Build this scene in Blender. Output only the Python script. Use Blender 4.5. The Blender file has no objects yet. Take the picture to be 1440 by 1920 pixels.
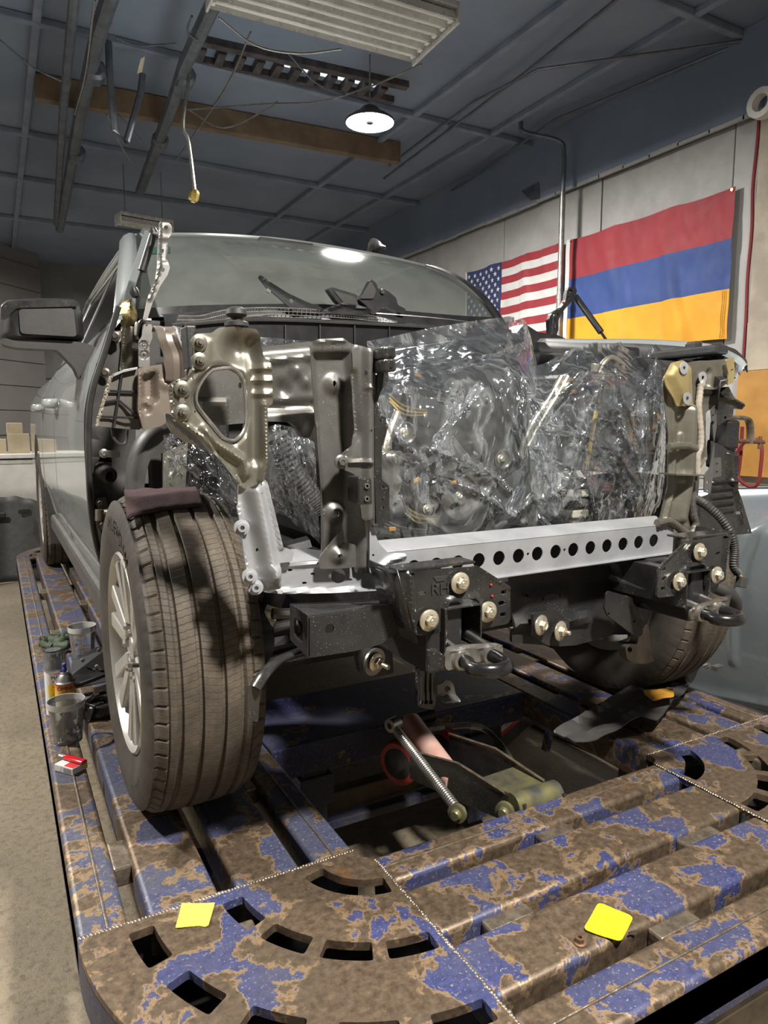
import bpy, bmesh, math, random
import numpy as np
from mathutils import Vector as V, Matrix, noise as NZ, geometry as GEO
random.seed(7)
SC = bpy.context.scene
COL = SC.collection
PI = math.pi
# ---------------------------------------------------------------- camera, light, exposure
F_PX, YAW, PITCH, CAM = 1312.0, math.radians(28.9), math.radians(7.0), V((-1.261, -1.921, 1.015))
fwd = V((math.sin(YAW)*math.cos(PITCH), math.cos(YAW)*math.cos(PITCH), -math.sin(PITCH)))
rgt = V((math.cos(YAW), -math.sin(YAW), 0.0))
upv = rgt.cross(fwd)
cam = bpy.data.cameras.new('camera')
cam_o = bpy.data.objects.new('camera', cam)
COL.objects.link(cam_o)
cam.sensor_fit = 'VERTICAL'
cam.sensor_height = 36.0
cam.lens = F_PX/1920*36.0
cam.clip_start = 0.02
cam_o.matrix_world = Matrix((
    (rgt.x, upv.x, -fwd.x, CAM.x), (rgt.y, upv.y, -fwd.y, CAM.y),
    (rgt.z, upv.z, -fwd.z, CAM.z), (0, 0, 0, 1)))
SC.camera = cam_o
world = bpy.data.worlds.new('world')
SC.world = world
world.use_nodes = True
world.node_tree.nodes['Background'].inputs['Color'].default_value = (0.35, 0.42, 0.5, 1)
world.node_tree.nodes['Background'].inputs['Strength'].default_value = 0.15
SC.view_settings.view_transform = 'Standard'
SC.view_settings.look = 'None'
SC.view_settings.gamma = 1.0
SC.view_settings.use_curve_mapping = False
SC.view_settings.exposure = 0.75
# high-bay lamps of the shop: position, power in watts
LAMPS = [((1.05, 2.46, 3.03), 105), ((-0.30, -2.25, 3.15), 185), ((-3.0, 1.5, 3.1), 160), ((1.0, 7.4, 3.1), 30), ((-2.6, 7.0, 3.1), 60)]  # last lamp is unseen, its power there to brighten partition and workbench


def at(px, py, ax, v):
    d = fwd + rgt*((px-720)/F_PX) - upv*((py-960)/F_PX)
    i = 'XYZ'.index(ax)
    return CAM + d*((v-CAM[i])/d[i])


def ats(pts, ax, v):
    return [at(x, y, ax, v) for x, y in pts]


# ---------------------------------------------------------------- materials
class NT:
    def __init__(s, name):
        s.m = bpy.data.materials.new(name)
        s.m.use_nodes = True
        s.t = s.m.node_tree
        s.t.nodes.clear()
        s.out = s.n('ShaderNodeOutputMaterial')

    def n(s, typ, **kw):
        nd = s.t.nodes.new(typ)
        for k, v in kw.items():
            if k.startswith('i_'):
                nd.inputs[k[2:].replace('_', ' ')].default_value = v
            else:
                setattr(nd, k, v)
        return nd

    def l(s, a, b):
        s.t.links.new(a, b)

    def math(s, op, a, b=None, clamp=False):
        nd = s.n('ShaderNodeMath', operation=op, use_clamp=clamp)
        for i, x in enumerate((a, b)):
            if x is None:
                continue
            if isinstance(x, (int, float)):
                nd.inputs[i].default_value = x
            else:
                s.l(x, nd.inputs[i])
        return nd.outputs[0]

    def noise(s, co, scale, detail=4, rough=0.55, dist=0.0):
        nd = s.n('ShaderNodeTexNoise', i_Scale=scale, i_Detail=detail, i_Roughness=rough, i_Distortion=dist)
        if co is not None:
            s.l(co, nd.inputs['Vector'])
        return nd.outputs['Fac']

    def ramp(s, fac, stops, interp='LINEAR'):
        nd = s.n('ShaderNodeValToRGB')
        cr = nd.color_ramp
        cr.interpolation = interp
        while len(cr.elements) < len(stops):
            cr.elements.new(0.5)
        for e, (p, c) in zip(cr.elements, stops):
            e.position = p
            e.color = (c, c, c, 1) if isinstance(c, (int, float)) else (*c[:3], 1)
        s.l(fac, nd.inputs[0])
        return nd.outputs[0]

    def mix(s, fac, a, b):
        nd = s.n('ShaderNodeMix', data_type='RGBA')
        for i, x in ((0, fac), (6, a), (7, b)):
            if isinstance(x, (int, float)):
                nd.inputs[i].default_value = x
            elif isinstance(x, tuple):
                nd.inputs[i].default_value = (*x[:3], 1)
            else:
                s.l(x, nd.inputs[i])
        return nd.outputs[2]

    def bsdf(s, color=None, rough=0.5, metal=0.0, coat=0.0, **kw):
        b = s.n('ShaderNodeBsdfPrincipled')
        for k, x in (('Base Color', color), ('Roughness', rough), ('Metallic', metal), ('Coat Weight', coat)):
            if x is None:
                continue
            if isinstance(x, tuple):
                b.inputs[k].default_value = (*x[:3], 1)
            elif isinstance(x, (int, float)):
                b.inputs[k].default_value = x
            else:
                s.l(x, b.inputs[k])
        for k, x in kw.items():
            b.inputs[k.replace('_', ' ')].default_value = x
        return b

    def bump(s, h, b, strength=0.3, dist=0.01):
        nd = s.n('ShaderNodeBump', i_Strength=strength, i_Distance=dist)
        s.l(h, nd.inputs['Height'])
        s.l(nd.outputs[0], b.inputs['Normal'])

    def done(s, b):
        s.l(b.outputs[0], s.out.inputs[0])
        return s.m


def pm(name, c, c2=None, scale=8.0, rough=0.5, metal=0.0, coat=0.0, bump=0.0, bscale=60.0, speck=None, speckscale=220.0, rvar=0.12, **kw):
    """plain surface: two tones blended by noise, roughness variation, grain, optional dust specks"""
    t = NT(name)
    co = t.n('ShaderNodeTexCoord').outputs['Object']
    nf = t.noise(co, scale, 5, 0.6)
    c2 = c2 or tuple(x*0.75 for x in c)
    col = t.mix(t.ramp(nf, [(0.38, 0.0), (0.64, 1.0)]), c, c2)
    if speck:
        sp = t.ramp(t.noise(co, speckscale, 2, 0.5), [(0.66, 0.0), (0.72, 1.0)])
        big = t.ramp(t.noise(co, 9, 3), [(0.42, 0.0), (0.62, 1.0)])
        col = t.mix(t.math('MULTIPLY', sp, big), col, speck)
    rg = t.math('ADD', t.math('MULTIPLY', t.noise(co, scale*2.7, 4), rvar*2), rough-rvar)
    b = t.bsdf(col, rg, metal, coat, **kw)
    if bump:
        t.bump(t.noise(co, bscale, 4), b, bump, 0.004)
    return t.done(b)


def emit(name, c, s):
    t = NT(name)
    e = t.n('ShaderNodeEmission', i_Strength=s)
    e.inputs['Color'].default_value = (*c, 1)
    return t.done(e)


def deck_mat(name, lo, hi, blue=(0.024, 0.029, 0.088)):
    """worn blue paint over browned bare steel with tan chip edges"""
    t = NT(name)
    co = t.n('ShaderNodeTexCoord').outputs['Object']
    wx = t.noise(co, 26, 3)
    n1 = t.noise(co, 6.0, 9, 0.62, 0.25)
    n = t.math('ADD', n1, t.math('MULTIPLY', wx, 0.05))
    n = t.math('SUBTRACT', n, 0.025)
    paint = t.ramp(n, [(lo, 0.0), (lo+0.012, 1.0)])
    edge = t.ramp(n, [(lo-0.03, 0.0), (lo-0.006, 1.0), (lo+0.012, 0.0)])
    fine = t.noise(co, 55, 6, 0.7)
    grime = t.noise(co, 3.1, 6, 0.65)
    steel = t.mix(t.ramp(fine, [(0.33, 0.0), (0.68, 1.0)]), (0.072, 0.051, 0.035), (0.175, 0.125, 0.082))
    steel = t.mix(t.ramp(grime, [(0.5, 0.0), (0.72, 0.75)]), steel, (0.115, 0.092, 0.066))
    rustp = t.ramp(t.noise(co, 4.3, 5), [(0.67, 0.0), (0.72, 0.8)])
    steel = t.mix(rustp, steel, (0.23, 0.095, 0.028))
    dark = t.ramp(t.noise(co, 8.2, 6, 0.7), [(0.60, 0.0), (0.72, 0.7)])
    steel = t.mix(dark, steel, (0.03, 0.022, 0.016))
    pb = t.mix(t.ramp(fine, [(0.3, 0.0), (0.75, 1.0)]), blue, tuple(x*1.7+0.012 for x in blue))
    scr = t.ramp(t.noise(co, 140, 3, 0.6), [(0.60, 0.0), (0.66, 0.8)])
    pb = t.mix(scr, pb, (0.24, 0.21, 0.18))
    pb = t.mix(t.ramp(grime, [(0.45, 0.0), (0.7, hi)]), pb, (0.072, 0.070, 0.074))
    col = t.mix(paint, steel, pb)
    col = t.mix(edge, col, (0.30, 0.205, 0.115))
    rg = t.math('ADD', 0.30, t.math('MULTIPLY', fine, 0.35))
    b = t.bsdf(col, rg, t.math('MULTIPLY', t.math('SUBTRACT', 1.0, paint), 0.45))
    h = t.math('ADD', t.math('MULTIPLY', paint, 0.35), t.math('MULTIPLY', fine, 0.35))
    t.bump(h, b, 0.5, 0.0025)
    return t.done(b)


def film_mat(name, haze, tint=(0.80, 0.84, 0.86), sc=9.0):
    """thin clear polythene film, crumpled: mostly see-through, milky and shiny"""
    t = NT(name)
    co = t.n('ShaderNodeTexCoord').outputs['Object']
    mp = t.n('ShaderNodeMapping')
    t.l(co, mp.inputs[0])
    mp.inputs['Rotation'].default_value = (0.3, 0.5, 0.2)
    mp.inputs['Scale'].default_value = (1.0, 1.0, 0.55)
    w = t.n('ShaderNodeTexNoise', i_Scale=3.5, i_Detail=3.0)
    t.l(mp.outputs[0], w.inputs['Vector'])
    addv = t.n('ShaderNodeMixRGB', blend_type='LINEAR_LIGHT')
    addv.inputs[0].default_value = 0.22
    t.l(mp.outputs[0], addv.inputs[1])
    t.l(w.outputs['Color'], addv.inputs[2])
    hs = []
    for k, amp in ((0.5, 1.0), (1.4, 0.22)):
        v = t.n('ShaderNodeTexVoronoi', feature='F1', i_Scale=sc*k)
        t.l(addv.outputs[0], v.inputs['Vector'])
        d = t.n('ShaderNodeVectorMath', operation='SUBTRACT')
        t.l(addv.outputs[0], d.inputs[0])
        t.l(v.outputs['Position'], d.inputs[1])
        c = t.n('ShaderNodeVectorMath', operation='SUBTRACT')
        t.l(v.outputs['Color'], c.inputs[0])
        c.inputs[1].default_value = (0.5, 0.5, 0.5)
        dt = t.n('ShaderNodeVectorMath', operation='DOT_PRODUCT')
        t.l(d.outputs[0], dt.inputs[0])
        t.l(c.outputs[0], dt.inputs[1])
        hs.append(t.math('MULTIPLY', dt.outputs['Value'], amp))
    rid = t.math('ABSOLUTE', t.math('SUBTRACT', t.noise(addv.outputs[0], sc*0.62, 3, 0.5), 0.5))
    h = t.math('ADD', t.math('ADD', hs[0], hs[1]), t.math('MULTIPLY', rid, -0.12))
    bp = t.n('ShaderNodeBump', i_Strength=0.8, i_Distance=0.62)
    t.l(h, bp.inputs['Height'])
    gl = t.n('ShaderNodeBsdfGlossy', i_Roughness=0.13)
    gl.inputs['Color'].default_value = (0.95, 0.97, 1, 1)
    df = t.n('ShaderNodeBsdfDiffuse')
    df.inputs['Color'].default_value = (*tint, 1)
    tl = t.n('ShaderNodeBsdfTranslucent')
    tl.inputs['Color'].default_value = (*tint, 1)
    tr = t.n('ShaderNodeBsdfTransparent')
    tr.inputs['Color'].default_value = (0.93, 0.95, 0.96, 1)
    for s_ in (gl,):
        t.l(bp.outputs[0], s_.inputs['Normal'])
    lw = t.n('ShaderNodeLayerWeight', i_Blend=0.2)
    t.l(bp.outputs[0], lw.inputs['Normal'])
    mil = t.n('ShaderNodeMixShader', i_Fac=0.45)
    t.l(df.outputs[0], mil.inputs[1])
    t.l(tl.outputs[0], mil.inputs[2])
    fold = t.ramp(rid, [(0.0, 1.0), (0.02, 0.3), (0.06, 0.0)])
    hz = t.math('ADD', haze, t.math('MULTIPLY', fold, haze*3.0))
    hz = t.math('ADD', hz, t.math('MULTIPLY', t.noise(co, 5, 3), haze*0.6))
    m1 = t.n('ShaderNodeMixShader')
    t.l(hz, m1.inputs[0])
    t.l(tr.outputs[0], m1.inputs[1])
    t.l(mil.outputs[0], m1.inputs[2])
    m2 = t.n('ShaderNodeMixShader')
    t.l(t.math('ADD', t.math('MULTIPLY', lw.outputs['Fresnel'], 0.7), 0.045, True), m2.inputs[0])
    t.l(m1.outputs[0], m2.inputs[1])
    t.l(gl.outputs[0], m2.inputs[2])
    return t.done(m2)


def glass_mat(name, tint, dust, dustcol, alpha):
    t = NT(name)
    co = t.n('ShaderNodeTexCoord').outputs['Object']
    tr = t.n('ShaderNodeBsdfTransparent')
    tr.inputs['Color'].default_value = (*tint, 1)
    df = t.n('ShaderNodeBsdfDiffuse')
    df.inputs['Color'].default_value = (*dustcol, 1)
    gl = t.n('ShaderNodeBsdfGlossy', i_Roughness=0.09)
    lw = t.n('ShaderNodeFresnel', i_IOR=1.5)
    m1 = t.n('ShaderNodeMixShader')
    d = t.math('MULTIPLY', t.math('ADD', t.noise(co, 6, 5, 0.6), 0.5), dust)
    t.l(d, m1.inputs[0])
    t.l(tr.outputs[0], m1.inputs[1])
    t.l(df.outputs[0], m1.inputs[2])
    m2 = t.n('ShaderNodeMixShader')
    t.l(t.math('ADD', lw.outputs[0], alpha, True), m2.inputs[0])
    t.l(m1.outputs[0], m2.inputs[1])
    t.l(gl.outputs[0], m2.inputs[2])
    return t.done(m2)


def floor_mat():
    t = NT('stained_concrete')
    co = t.n('ShaderNodeTexCoord').outputs['Object']
    a = t.noise(co, 1.6, 8, 0.65, 0.4)
    f = t.noise(co, 38, 8, 0.7)
    g = t.noise(co, 160, 3, 0.6)
    col = t.mix(t.ramp(a, [(0.3, 0.0), (0.7, 1.0)]), (0.25, 0.205, 0.14), (0.15, 0.122, 0.083))
    col = t.mix(t.ramp(f, [(0.36, 0.75), (0.52, 0.0)]), col, (0.095, 0.075, 0.05))
    col = t.mix(t.ramp(g, [(0.62, 0.0), (0.72, 0.6)]), col, (0.38, 0.33, 0.25))
    b = t.bsdf(col, t.math('ADD', 0.42, t.math('MULTIPLY', f, 0.35)), 0.0)
    h = t.math('ADD', t.math('MULTIPLY', a, 0.6), t.math('ADD', f, t.math('MULTIPLY', g, 0.4)))
    t.bump(h, b, 0.6, 0.008)
    return t.done(b)


def tyre_mat():
    """rubber with brown dust; UV holds metres round and across, for the fine sipes"""
    t = NT('dusty_rubber')
    uv = t.n('ShaderNodeUVMap').outputs[0]
    co = t.n('ShaderNodeTexCoord').outputs['Object']
    sx = t.n('ShaderNodeSeparateXYZ')
    t.l(uv, sx.inputs[0])
    u, v = sx.outputs[0], sx.outputs[1]
    av = t.math('ABSOLUTE', v)
    zig = t.math('MULTIPLY', t.math('PINGPONG', t.math('MULTIPLY', v, 130), 1.0), 0.10)
    slope = t.math('MULTIPLY', t.math('PINGPONG', t.math('ADD', v, 0.024), 0.048), 14.0)
    s = t.math('ADD', t.math('ADD', t.math('MULTIPLY', u, 62.0), slope), zig)
    fr = t.math('ABSOLUTE', t.math('SUBTRACT', t.math('FRACT', s), 0.5))
    line = t.ramp(fr, [(0.0, 0.0), (0.055, 1.0)])
    tread = t.ramp(av, [(0.118, 1.0), (0.121, 0.0)])
    n = t.noise(co, 9, 6, 0.65)
    n2 = t.noise(co, 70, 4, 0.6)
    dust = t.ramp(n, [(0.35, 0.15), (0.68, 1.0)])
    side = t.mix(dust, (0.022, 0.020, 0.018), (0.062, 0.052, 0.042))
    trd = t.mix(t.math('MULTIPLY', dust, t.ramp(n2, [(0.25, 0.4), (0.7, 1.0)])), (0.032, 0.026, 0.02), (0.125, 0.097, 0.066))
    lm = t.math('MULTIPLY', tread, t.math('SUBTRACT', 1.0, line))
    col = t.mix(tread, side, trd)
    col = t.mix(lm, col, (0.018, 0.014, 0.011))
    b = t.bsdf(col, 0.72, 0.0)
    h = t.math('ADD', t.math('MULTIPLY', lm, -1.0), t.math('MULTIPLY', n2, 0.3))
    t.bump(h, b, 0.6, 0.003)
    return t.done(b)


MT = {}
MT['deck'] = deck_mat('worn_blue_deck_paint', 0.525, 0.55)
MT['deck2'] = deck_mat('worn_blue_deck_paint_denser', 0.492, 0.95, (0.034, 0.038, 0.078))
MT['deckblue'] = deck_mat('blue_steel_frame_paint', 0.40, 0.9, (0.014, 0.018, 0.062))
MT['weld'] = pm('weld_bead_steel', (0.30, 0.25, 0.19), (0.16, 0.13, 0.10), 40, 0.38, 0.7, bump=0.4, bscale=90)
MT['floor'] = floor_mat()
MT['ceil'] = pm('haze_tinted_dark_ceiling', (0.20, 0.245, 0.32), (0.16, 0.20, 0.27), 1.2, 0.8)  # dark ceiling colour lightened and blued to hold the haze
MT['ceil2'] = pm('haze_tinted_ceiling_joist', (0.21, 0.25, 0.32), (0.15, 0.185, 0.25), 5, 0.7)  # same haze tint put into the joist colour
MT['pipe'] = pm('grey_pipe', (0.16, 0.18, 0.21), (0.10, 0.11, 0.13), 9, 0.45, 0.5)
MT['wood'] = pm('brown_timber', (0.20, 0.14, 0.085), (0.12, 0.085, 0.055), 6, 0.75, bump=0.3)
MT['rustd'] = pm('rusted_decking', (0.10, 0.085, 0.085), (0.035, 0.035, 0.045), 14, 0.7, 0.2, bump=0.3)
MT['wall'] = pm('white_wall_paint', (0.36, 0.357, 0.35), (0.30, 0.297, 0.29), 3.5, 0.6, bump=0.15, bscale=30)
MT['wallblk'] = pm('white_painted_block', (0.35, 0.348, 0.34), (0.285, 0.28, 0.275), 5, 0.65, bump=0.35, bscale=45)
MT['conc'] = pm('weathered_beige_concrete', (0.42, 0.37, 0.29), (0.30, 0.26, 0.21), 4, 0.8, bump=0.4, bscale=25)
MT['greywall'] = pm('grey_sheet_partition', (0.19, 0.178, 0.17), (0.16, 0.15, 0.145), 2, 0.6)
MT['greywall2'] = pm('grey_green_back_wall', (0.20, 0.20, 0.19), (0.15, 0.155, 0.15), 2, 0.7)
MT['ply'] = pm('varnished_plywood', (0.44, 0.22, 0.045), (0.34, 0.165, 0.035), 5, 0.5)
MT['silver'] = pm('silver_grey_car_paint', (0.33, 0.355, 0.355), (0.305, 0.33, 0.33), 3, 0.24, 0.3, 0.8, rvar=0.03)
MT['fender'] = pm('blue_grey_car_paint', (0.20, 0.23, 0.245), (0.185, 0.213, 0.23), 3, 0.27, 0.3, 0.5, rvar=0.03)
MT['primer'] = pm('grey_primered_steel', (0.165, 0.158, 0.147), (0.115, 0.11, 0.103), 7, 0.38, 0.6, bump=0.05, speck=(0.42, 0.40, 0.36), speckscale=300)
MT['primerlite'] = pm('overspray_pale_grey_steel', (0.37, 0.375, 0.39), (0.29, 0.295, 0.31), 9, 0.42, 0.4, bump=0.06, bscale=200)
MT['khaki'] = pm('khaki_undercoated_steel', (0.235, 0.222, 0.182), (0.165, 0.155, 0.125), 6, 0.38, 0.7, bump=0.06, bscale=180)
MT['gold'] = pm('gold_zinc_steel', (0.46, 0.37, 0.17), (0.34, 0.27, 0.13), 9, 0.32, 0.6)
MT['brownpl'] = pm('warm_grey_undercoat', (0.24, 0.195, 0.16), (0.175, 0.145, 0.12), 6, 0.42, 0.35)
MT['blk'] = pm('black_satin_plastic', (0.016, 0.016, 0.018), (0.03, 0.029, 0.03), 12, 0.42, bump=0.08, bscale=150)
MT['blkgl'] = pm('black_painted_steel_with_dust', (0.012, 0.012, 0.013), (0.028, 0.026, 0.024), 10, 0.27, 0.0, 0.3, speck=(0.30, 0.28, 0.25), speckscale=260, bump=0.05)
MT['blkmat'] = pm('black_chassis_coating', (0.011, 0.011, 0.012), (0.022, 0.020, 0.019), 8, 0.5, 0.0, speck=(0.20, 0.18, 0.16), speckscale=320, bump=0.15)
MT['dgrey'] = pm('dark_grey_plastic', (0.055, 0.052, 0.05), (0.04, 0.038, 0.037), 8, 0.5, bump=0.1)
MT['zinc'] = pm('pale_zinc_bolt', (0.66, 0.60, 0.47), (0.5, 0.45, 0.34), 30, 0.33, 0.75)
MT['alu'] = pm('aluminium_tube', (0.44, 0.40, 0.33), (0.33, 0.30, 0.25), 18, 0.32, 0.8)
MT['steel'] = pm('dull_steel', (0.40, 0.385, 0.36), (0.26, 0.25, 0.235), 20, 0.34, 0.85)
MT['rust'] = pm('rusty_steel', (0.22, 0.115, 0.06), (0.12, 0.065, 0.04), 35, 0.6, 0.4, bump=0.3)
MT['brownst'] = pm('brown_grey_bare_steel', (0.22, 0.19, 0.16), (0.12, 0.105, 0.09), 14, 0.36, 0.7)
MT['tyre'] = tyre_mat()
MT['rubber'] = pm('black_rubber', (0.02, 0.02, 0.02), (0.035, 0.033, 0.03), 14, 0.6)
MT['wheel'] = pm('machined_wheel_lacquer', (0.50, 0.485, 0.455), (0.44, 0.43, 0.40), 5, 0.28, 0.4, 0.3)
MT['film'] = film_mat('clear_crumpled_film', 0.058)
MT['film2'] = film_mat('clear_crumpled_film_fine', 0.05, sc=13.0)
MT['filmd'] = film_mat('dark_crumpled_film', 0.02, (0.5, 0.5, 0.48), 12.0)
MT['ws'] = glass_mat('dusty_reflection_windshield_glass', (0.42, 0.46, 0.44), 0.30, (0.36, 0.39, 0.36), 0.07)  # grey-green diffuse tone holds both dust and the ceiling's reflection
MT['sideglass'] = glass_mat('dark_side_glass', (0.12, 0.13, 0.13), 0.05, (0.2, 0.2, 0.2), 0.06)
MT['cup'] = glass_mat('translucent_cup_plastic', (0.80, 0.82, 0.85), 0.16, (0.75, 0.76, 0.78), 0.04)
MT['cuprim'] = glass_mat('frosted_cup_rim', (0.85, 0.86, 0.87), 0.55, (0.75, 0.75, 0.74), 0.05)
MT['finm'] = pm('brown_grey_moulded_plastic', (0.125, 0.11, 0.097), (0.095, 0.085, 0.075), 8, 0.5, bump=0.1)
MT['foam'] = pm('dirty_cream_foam', (0.36, 0.32, 0.25), (0.25, 0.22, 0.17), 60, 0.9)
MT['hinge'] = pm('satin_grey_hinge_steel', (0.25, 0.24, 0.228), (0.19, 0.183, 0.173), 10, 0.42, 0.6)
MT['sealer'] = pm('grey_tan_seam_sealer', (0.36, 0.31, 0.25), (0.27, 0.24, 0.2), 30, 0.5)
MT['stick'] = pm('dull_green_sticker', (0.03, 0.085, 0.062), (0.025, 0.07, 0.05), 8, 0.4)
MT['blkgloss'] = pm('black_gloss_forging', (0.007, 0.007, 0.008), (0.012, 0.012, 0.012), 10, 0.24, 0.0, 0.2, bump=0.1)
MT['suede'] = pm('maroon_scuff_pad', (0.06, 0.030, 0.032), (0.036, 0.019, 0.022), 60, 0.95, bump=1.0, bscale=400)
MT['red'] = pm('worn_red_paint', (0.40, 0.022, 0.02), (0.28, 0.02, 0.018), 14, 0.4)
MT['pink'] = pm('faded_red_cylinder_paint', (0.50, 0.24, 0.20), (0.56, 0.44, 0.38), 6, 0.45)
MT['yel'] = pm('bright_yellow_plastic', (0.80, 0.76, 0.02), (0.72, 0.68, 0.02), 20, 0.4, speck=(0.45, 0.40, 0.06), speckscale=90)
MT['yelpap'] = pm('yellow_abrasive_paper', (0.74, 0.60, 0.08), (0.64, 0.51, 0.07), 40, 0.85, bump=0.5, bscale=300, speck=(0.3, 0.27, 0.12), speckscale=120)
MT['oran'] = pm('amber_masking_tape', (0.52, 0.26, 0.03), (0.42, 0.20, 0.025), 25, 0.55)
MT['lite'] = emit('led_panel_light', (1.0, 0.98, 0.92), 42.0)
MT['day'] = emit('daylight_through_gap', (0.90, 0.95, 1.0), 0.75)
MT['fixt'] = pm('white_fixture_reflector', (0.62, 0.61, 0.58), (0.52, 0.51, 0.49), 6, 0.28, 0.3)
MT['tube'] = pm('unlit_fluorescent_tube', (0.68, 0.68, 0.65), (0.6, 0.6, 0.57), 6, 0.2)
MT['white'] = pm('white_enamel', (0.70, 0.69, 0.66), (0.6, 0.59, 0.56), 5, 0.4)
MT['card'] = pm('brown_carton', (0.42, 0.35, 0.24), (0.36, 0.30, 0.2), 6, 0.8)
MT['redh'] = pm('red_rubber_hose', (0.20, 0.02, 0.024), (0.15, 0.017, 0.02), 10, 0.5)
MT['fred'] = pm('red_flag_cloth', (0.27, 0.016, 0.026), (0.225, 0.014, 0.024), 4, 0.7, Sheen_Weight=0.2)
MT['fblue'] = pm('blue_flag_cloth', (0.016, 0.050, 0.21), (0.013, 0.040, 0.165), 4, 0.7, Sheen_Weight=0.2)
MT['forange'] = pm('amber_flag_cloth', (0.66, 0.31, 0.006), (0.58, 0.265, 0.006), 4, 0.7, Sheen_Weight=0.2)
MT['fnavy'] = pm('navy_flag_cloth', (0.022, 0.032, 0.11), (0.018, 0.026, 0.085), 5, 0.75)
MT['fwhite'] = pm('white_flag_cloth', (0.56, 0.555, 0.55), (0.5, 0.495, 0.49), 5, 0.75)
MT['ink'] = pm('black_print', (0.015, 0.015, 0.015), (0.02, 0.02, 0.02), 8, 0.5)
MT['inkred'] = pm('red_print', (0.55, 0.03, 0.03), (0.5, 0.03, 0.03), 8, 0.5)
MT['inkblue'] = pm('blue_print', (0.03, 0.06, 0.35), (0.03, 0.05, 0.3), 8, 0.5)
MT['inkgrn'] = pm('green_print', (0.05, 0.30, 0.08), (0.05, 0.26, 0.07), 8, 0.5)
MT['inkyel'] = pm('yellow_print', (0.82, 0.60, 0.02), (0.78, 0.55, 0.02), 8, 0.5)
MT['inkwht'] = pm('pale_print', (0.7, 0.7, 0.7), (0.65, 0.65, 0.65), 8, 0.5)
MT['label'] = pm('cream_label', (0.62, 0.57, 0.47), (0.56, 0.51, 0.42), 12, 0.5)
MT['glove'] = pm('dark_green_glove', (0.012, 0.018, 0.011), (0.035, 0.06, 0.022), 26, 0.65, bump=0.4)
MT['redpl'] = pm('clear_red_lighter_plastic', (0.62, 0.01, 0.02), (0.5, 0.008, 0.015), 8, 0.15, 0.0, 0.5)
MT['brass'] = pm('brass', (0.62, 0.45, 0.14), (0.45, 0.32, 0.1), 30, 0.3, 0.9)
MT['wireyel'] = pm('yellow_wire', (0.70, 0.62, 0.06), None, 8, 0.5)
MT['lime'] = pm('arm_with_yellow_overspray', (0.20, 0.185, 0.085), (0.085, 0.085, 0.08), 13, 0.4, 0.5)
MT['engine'] = pm('grimy_cast_aluminium', (0.20, 0.18, 0.155), (0.085, 0.078, 0.07), 9, 0.42, 0.6, bump=0.3, bscale=40)
MT['darkst'] = pm('dark_plastic_duct', (0.016, 0.016, 0.017), (0.010, 0.010, 0.011), 9, 0.36)


def can_mat(name, stops, z0, z1):
    t = NT(name)
    co = t.n('ShaderNodeTexCoord').outputs['Object']
    sx = t.n('ShaderNodeSeparateXYZ')
    t.l(co, sx.inputs[0])
    f = t.math('DIVIDE', t.math('SUBTRACT', sx.outputs[2], z0), z1-z0)
    return t.done(t.bsdf(t.ramp(f, stops), 0.32, 0.1, 0.2))
# ---------------------------------------------------------------- mesh helpers


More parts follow.
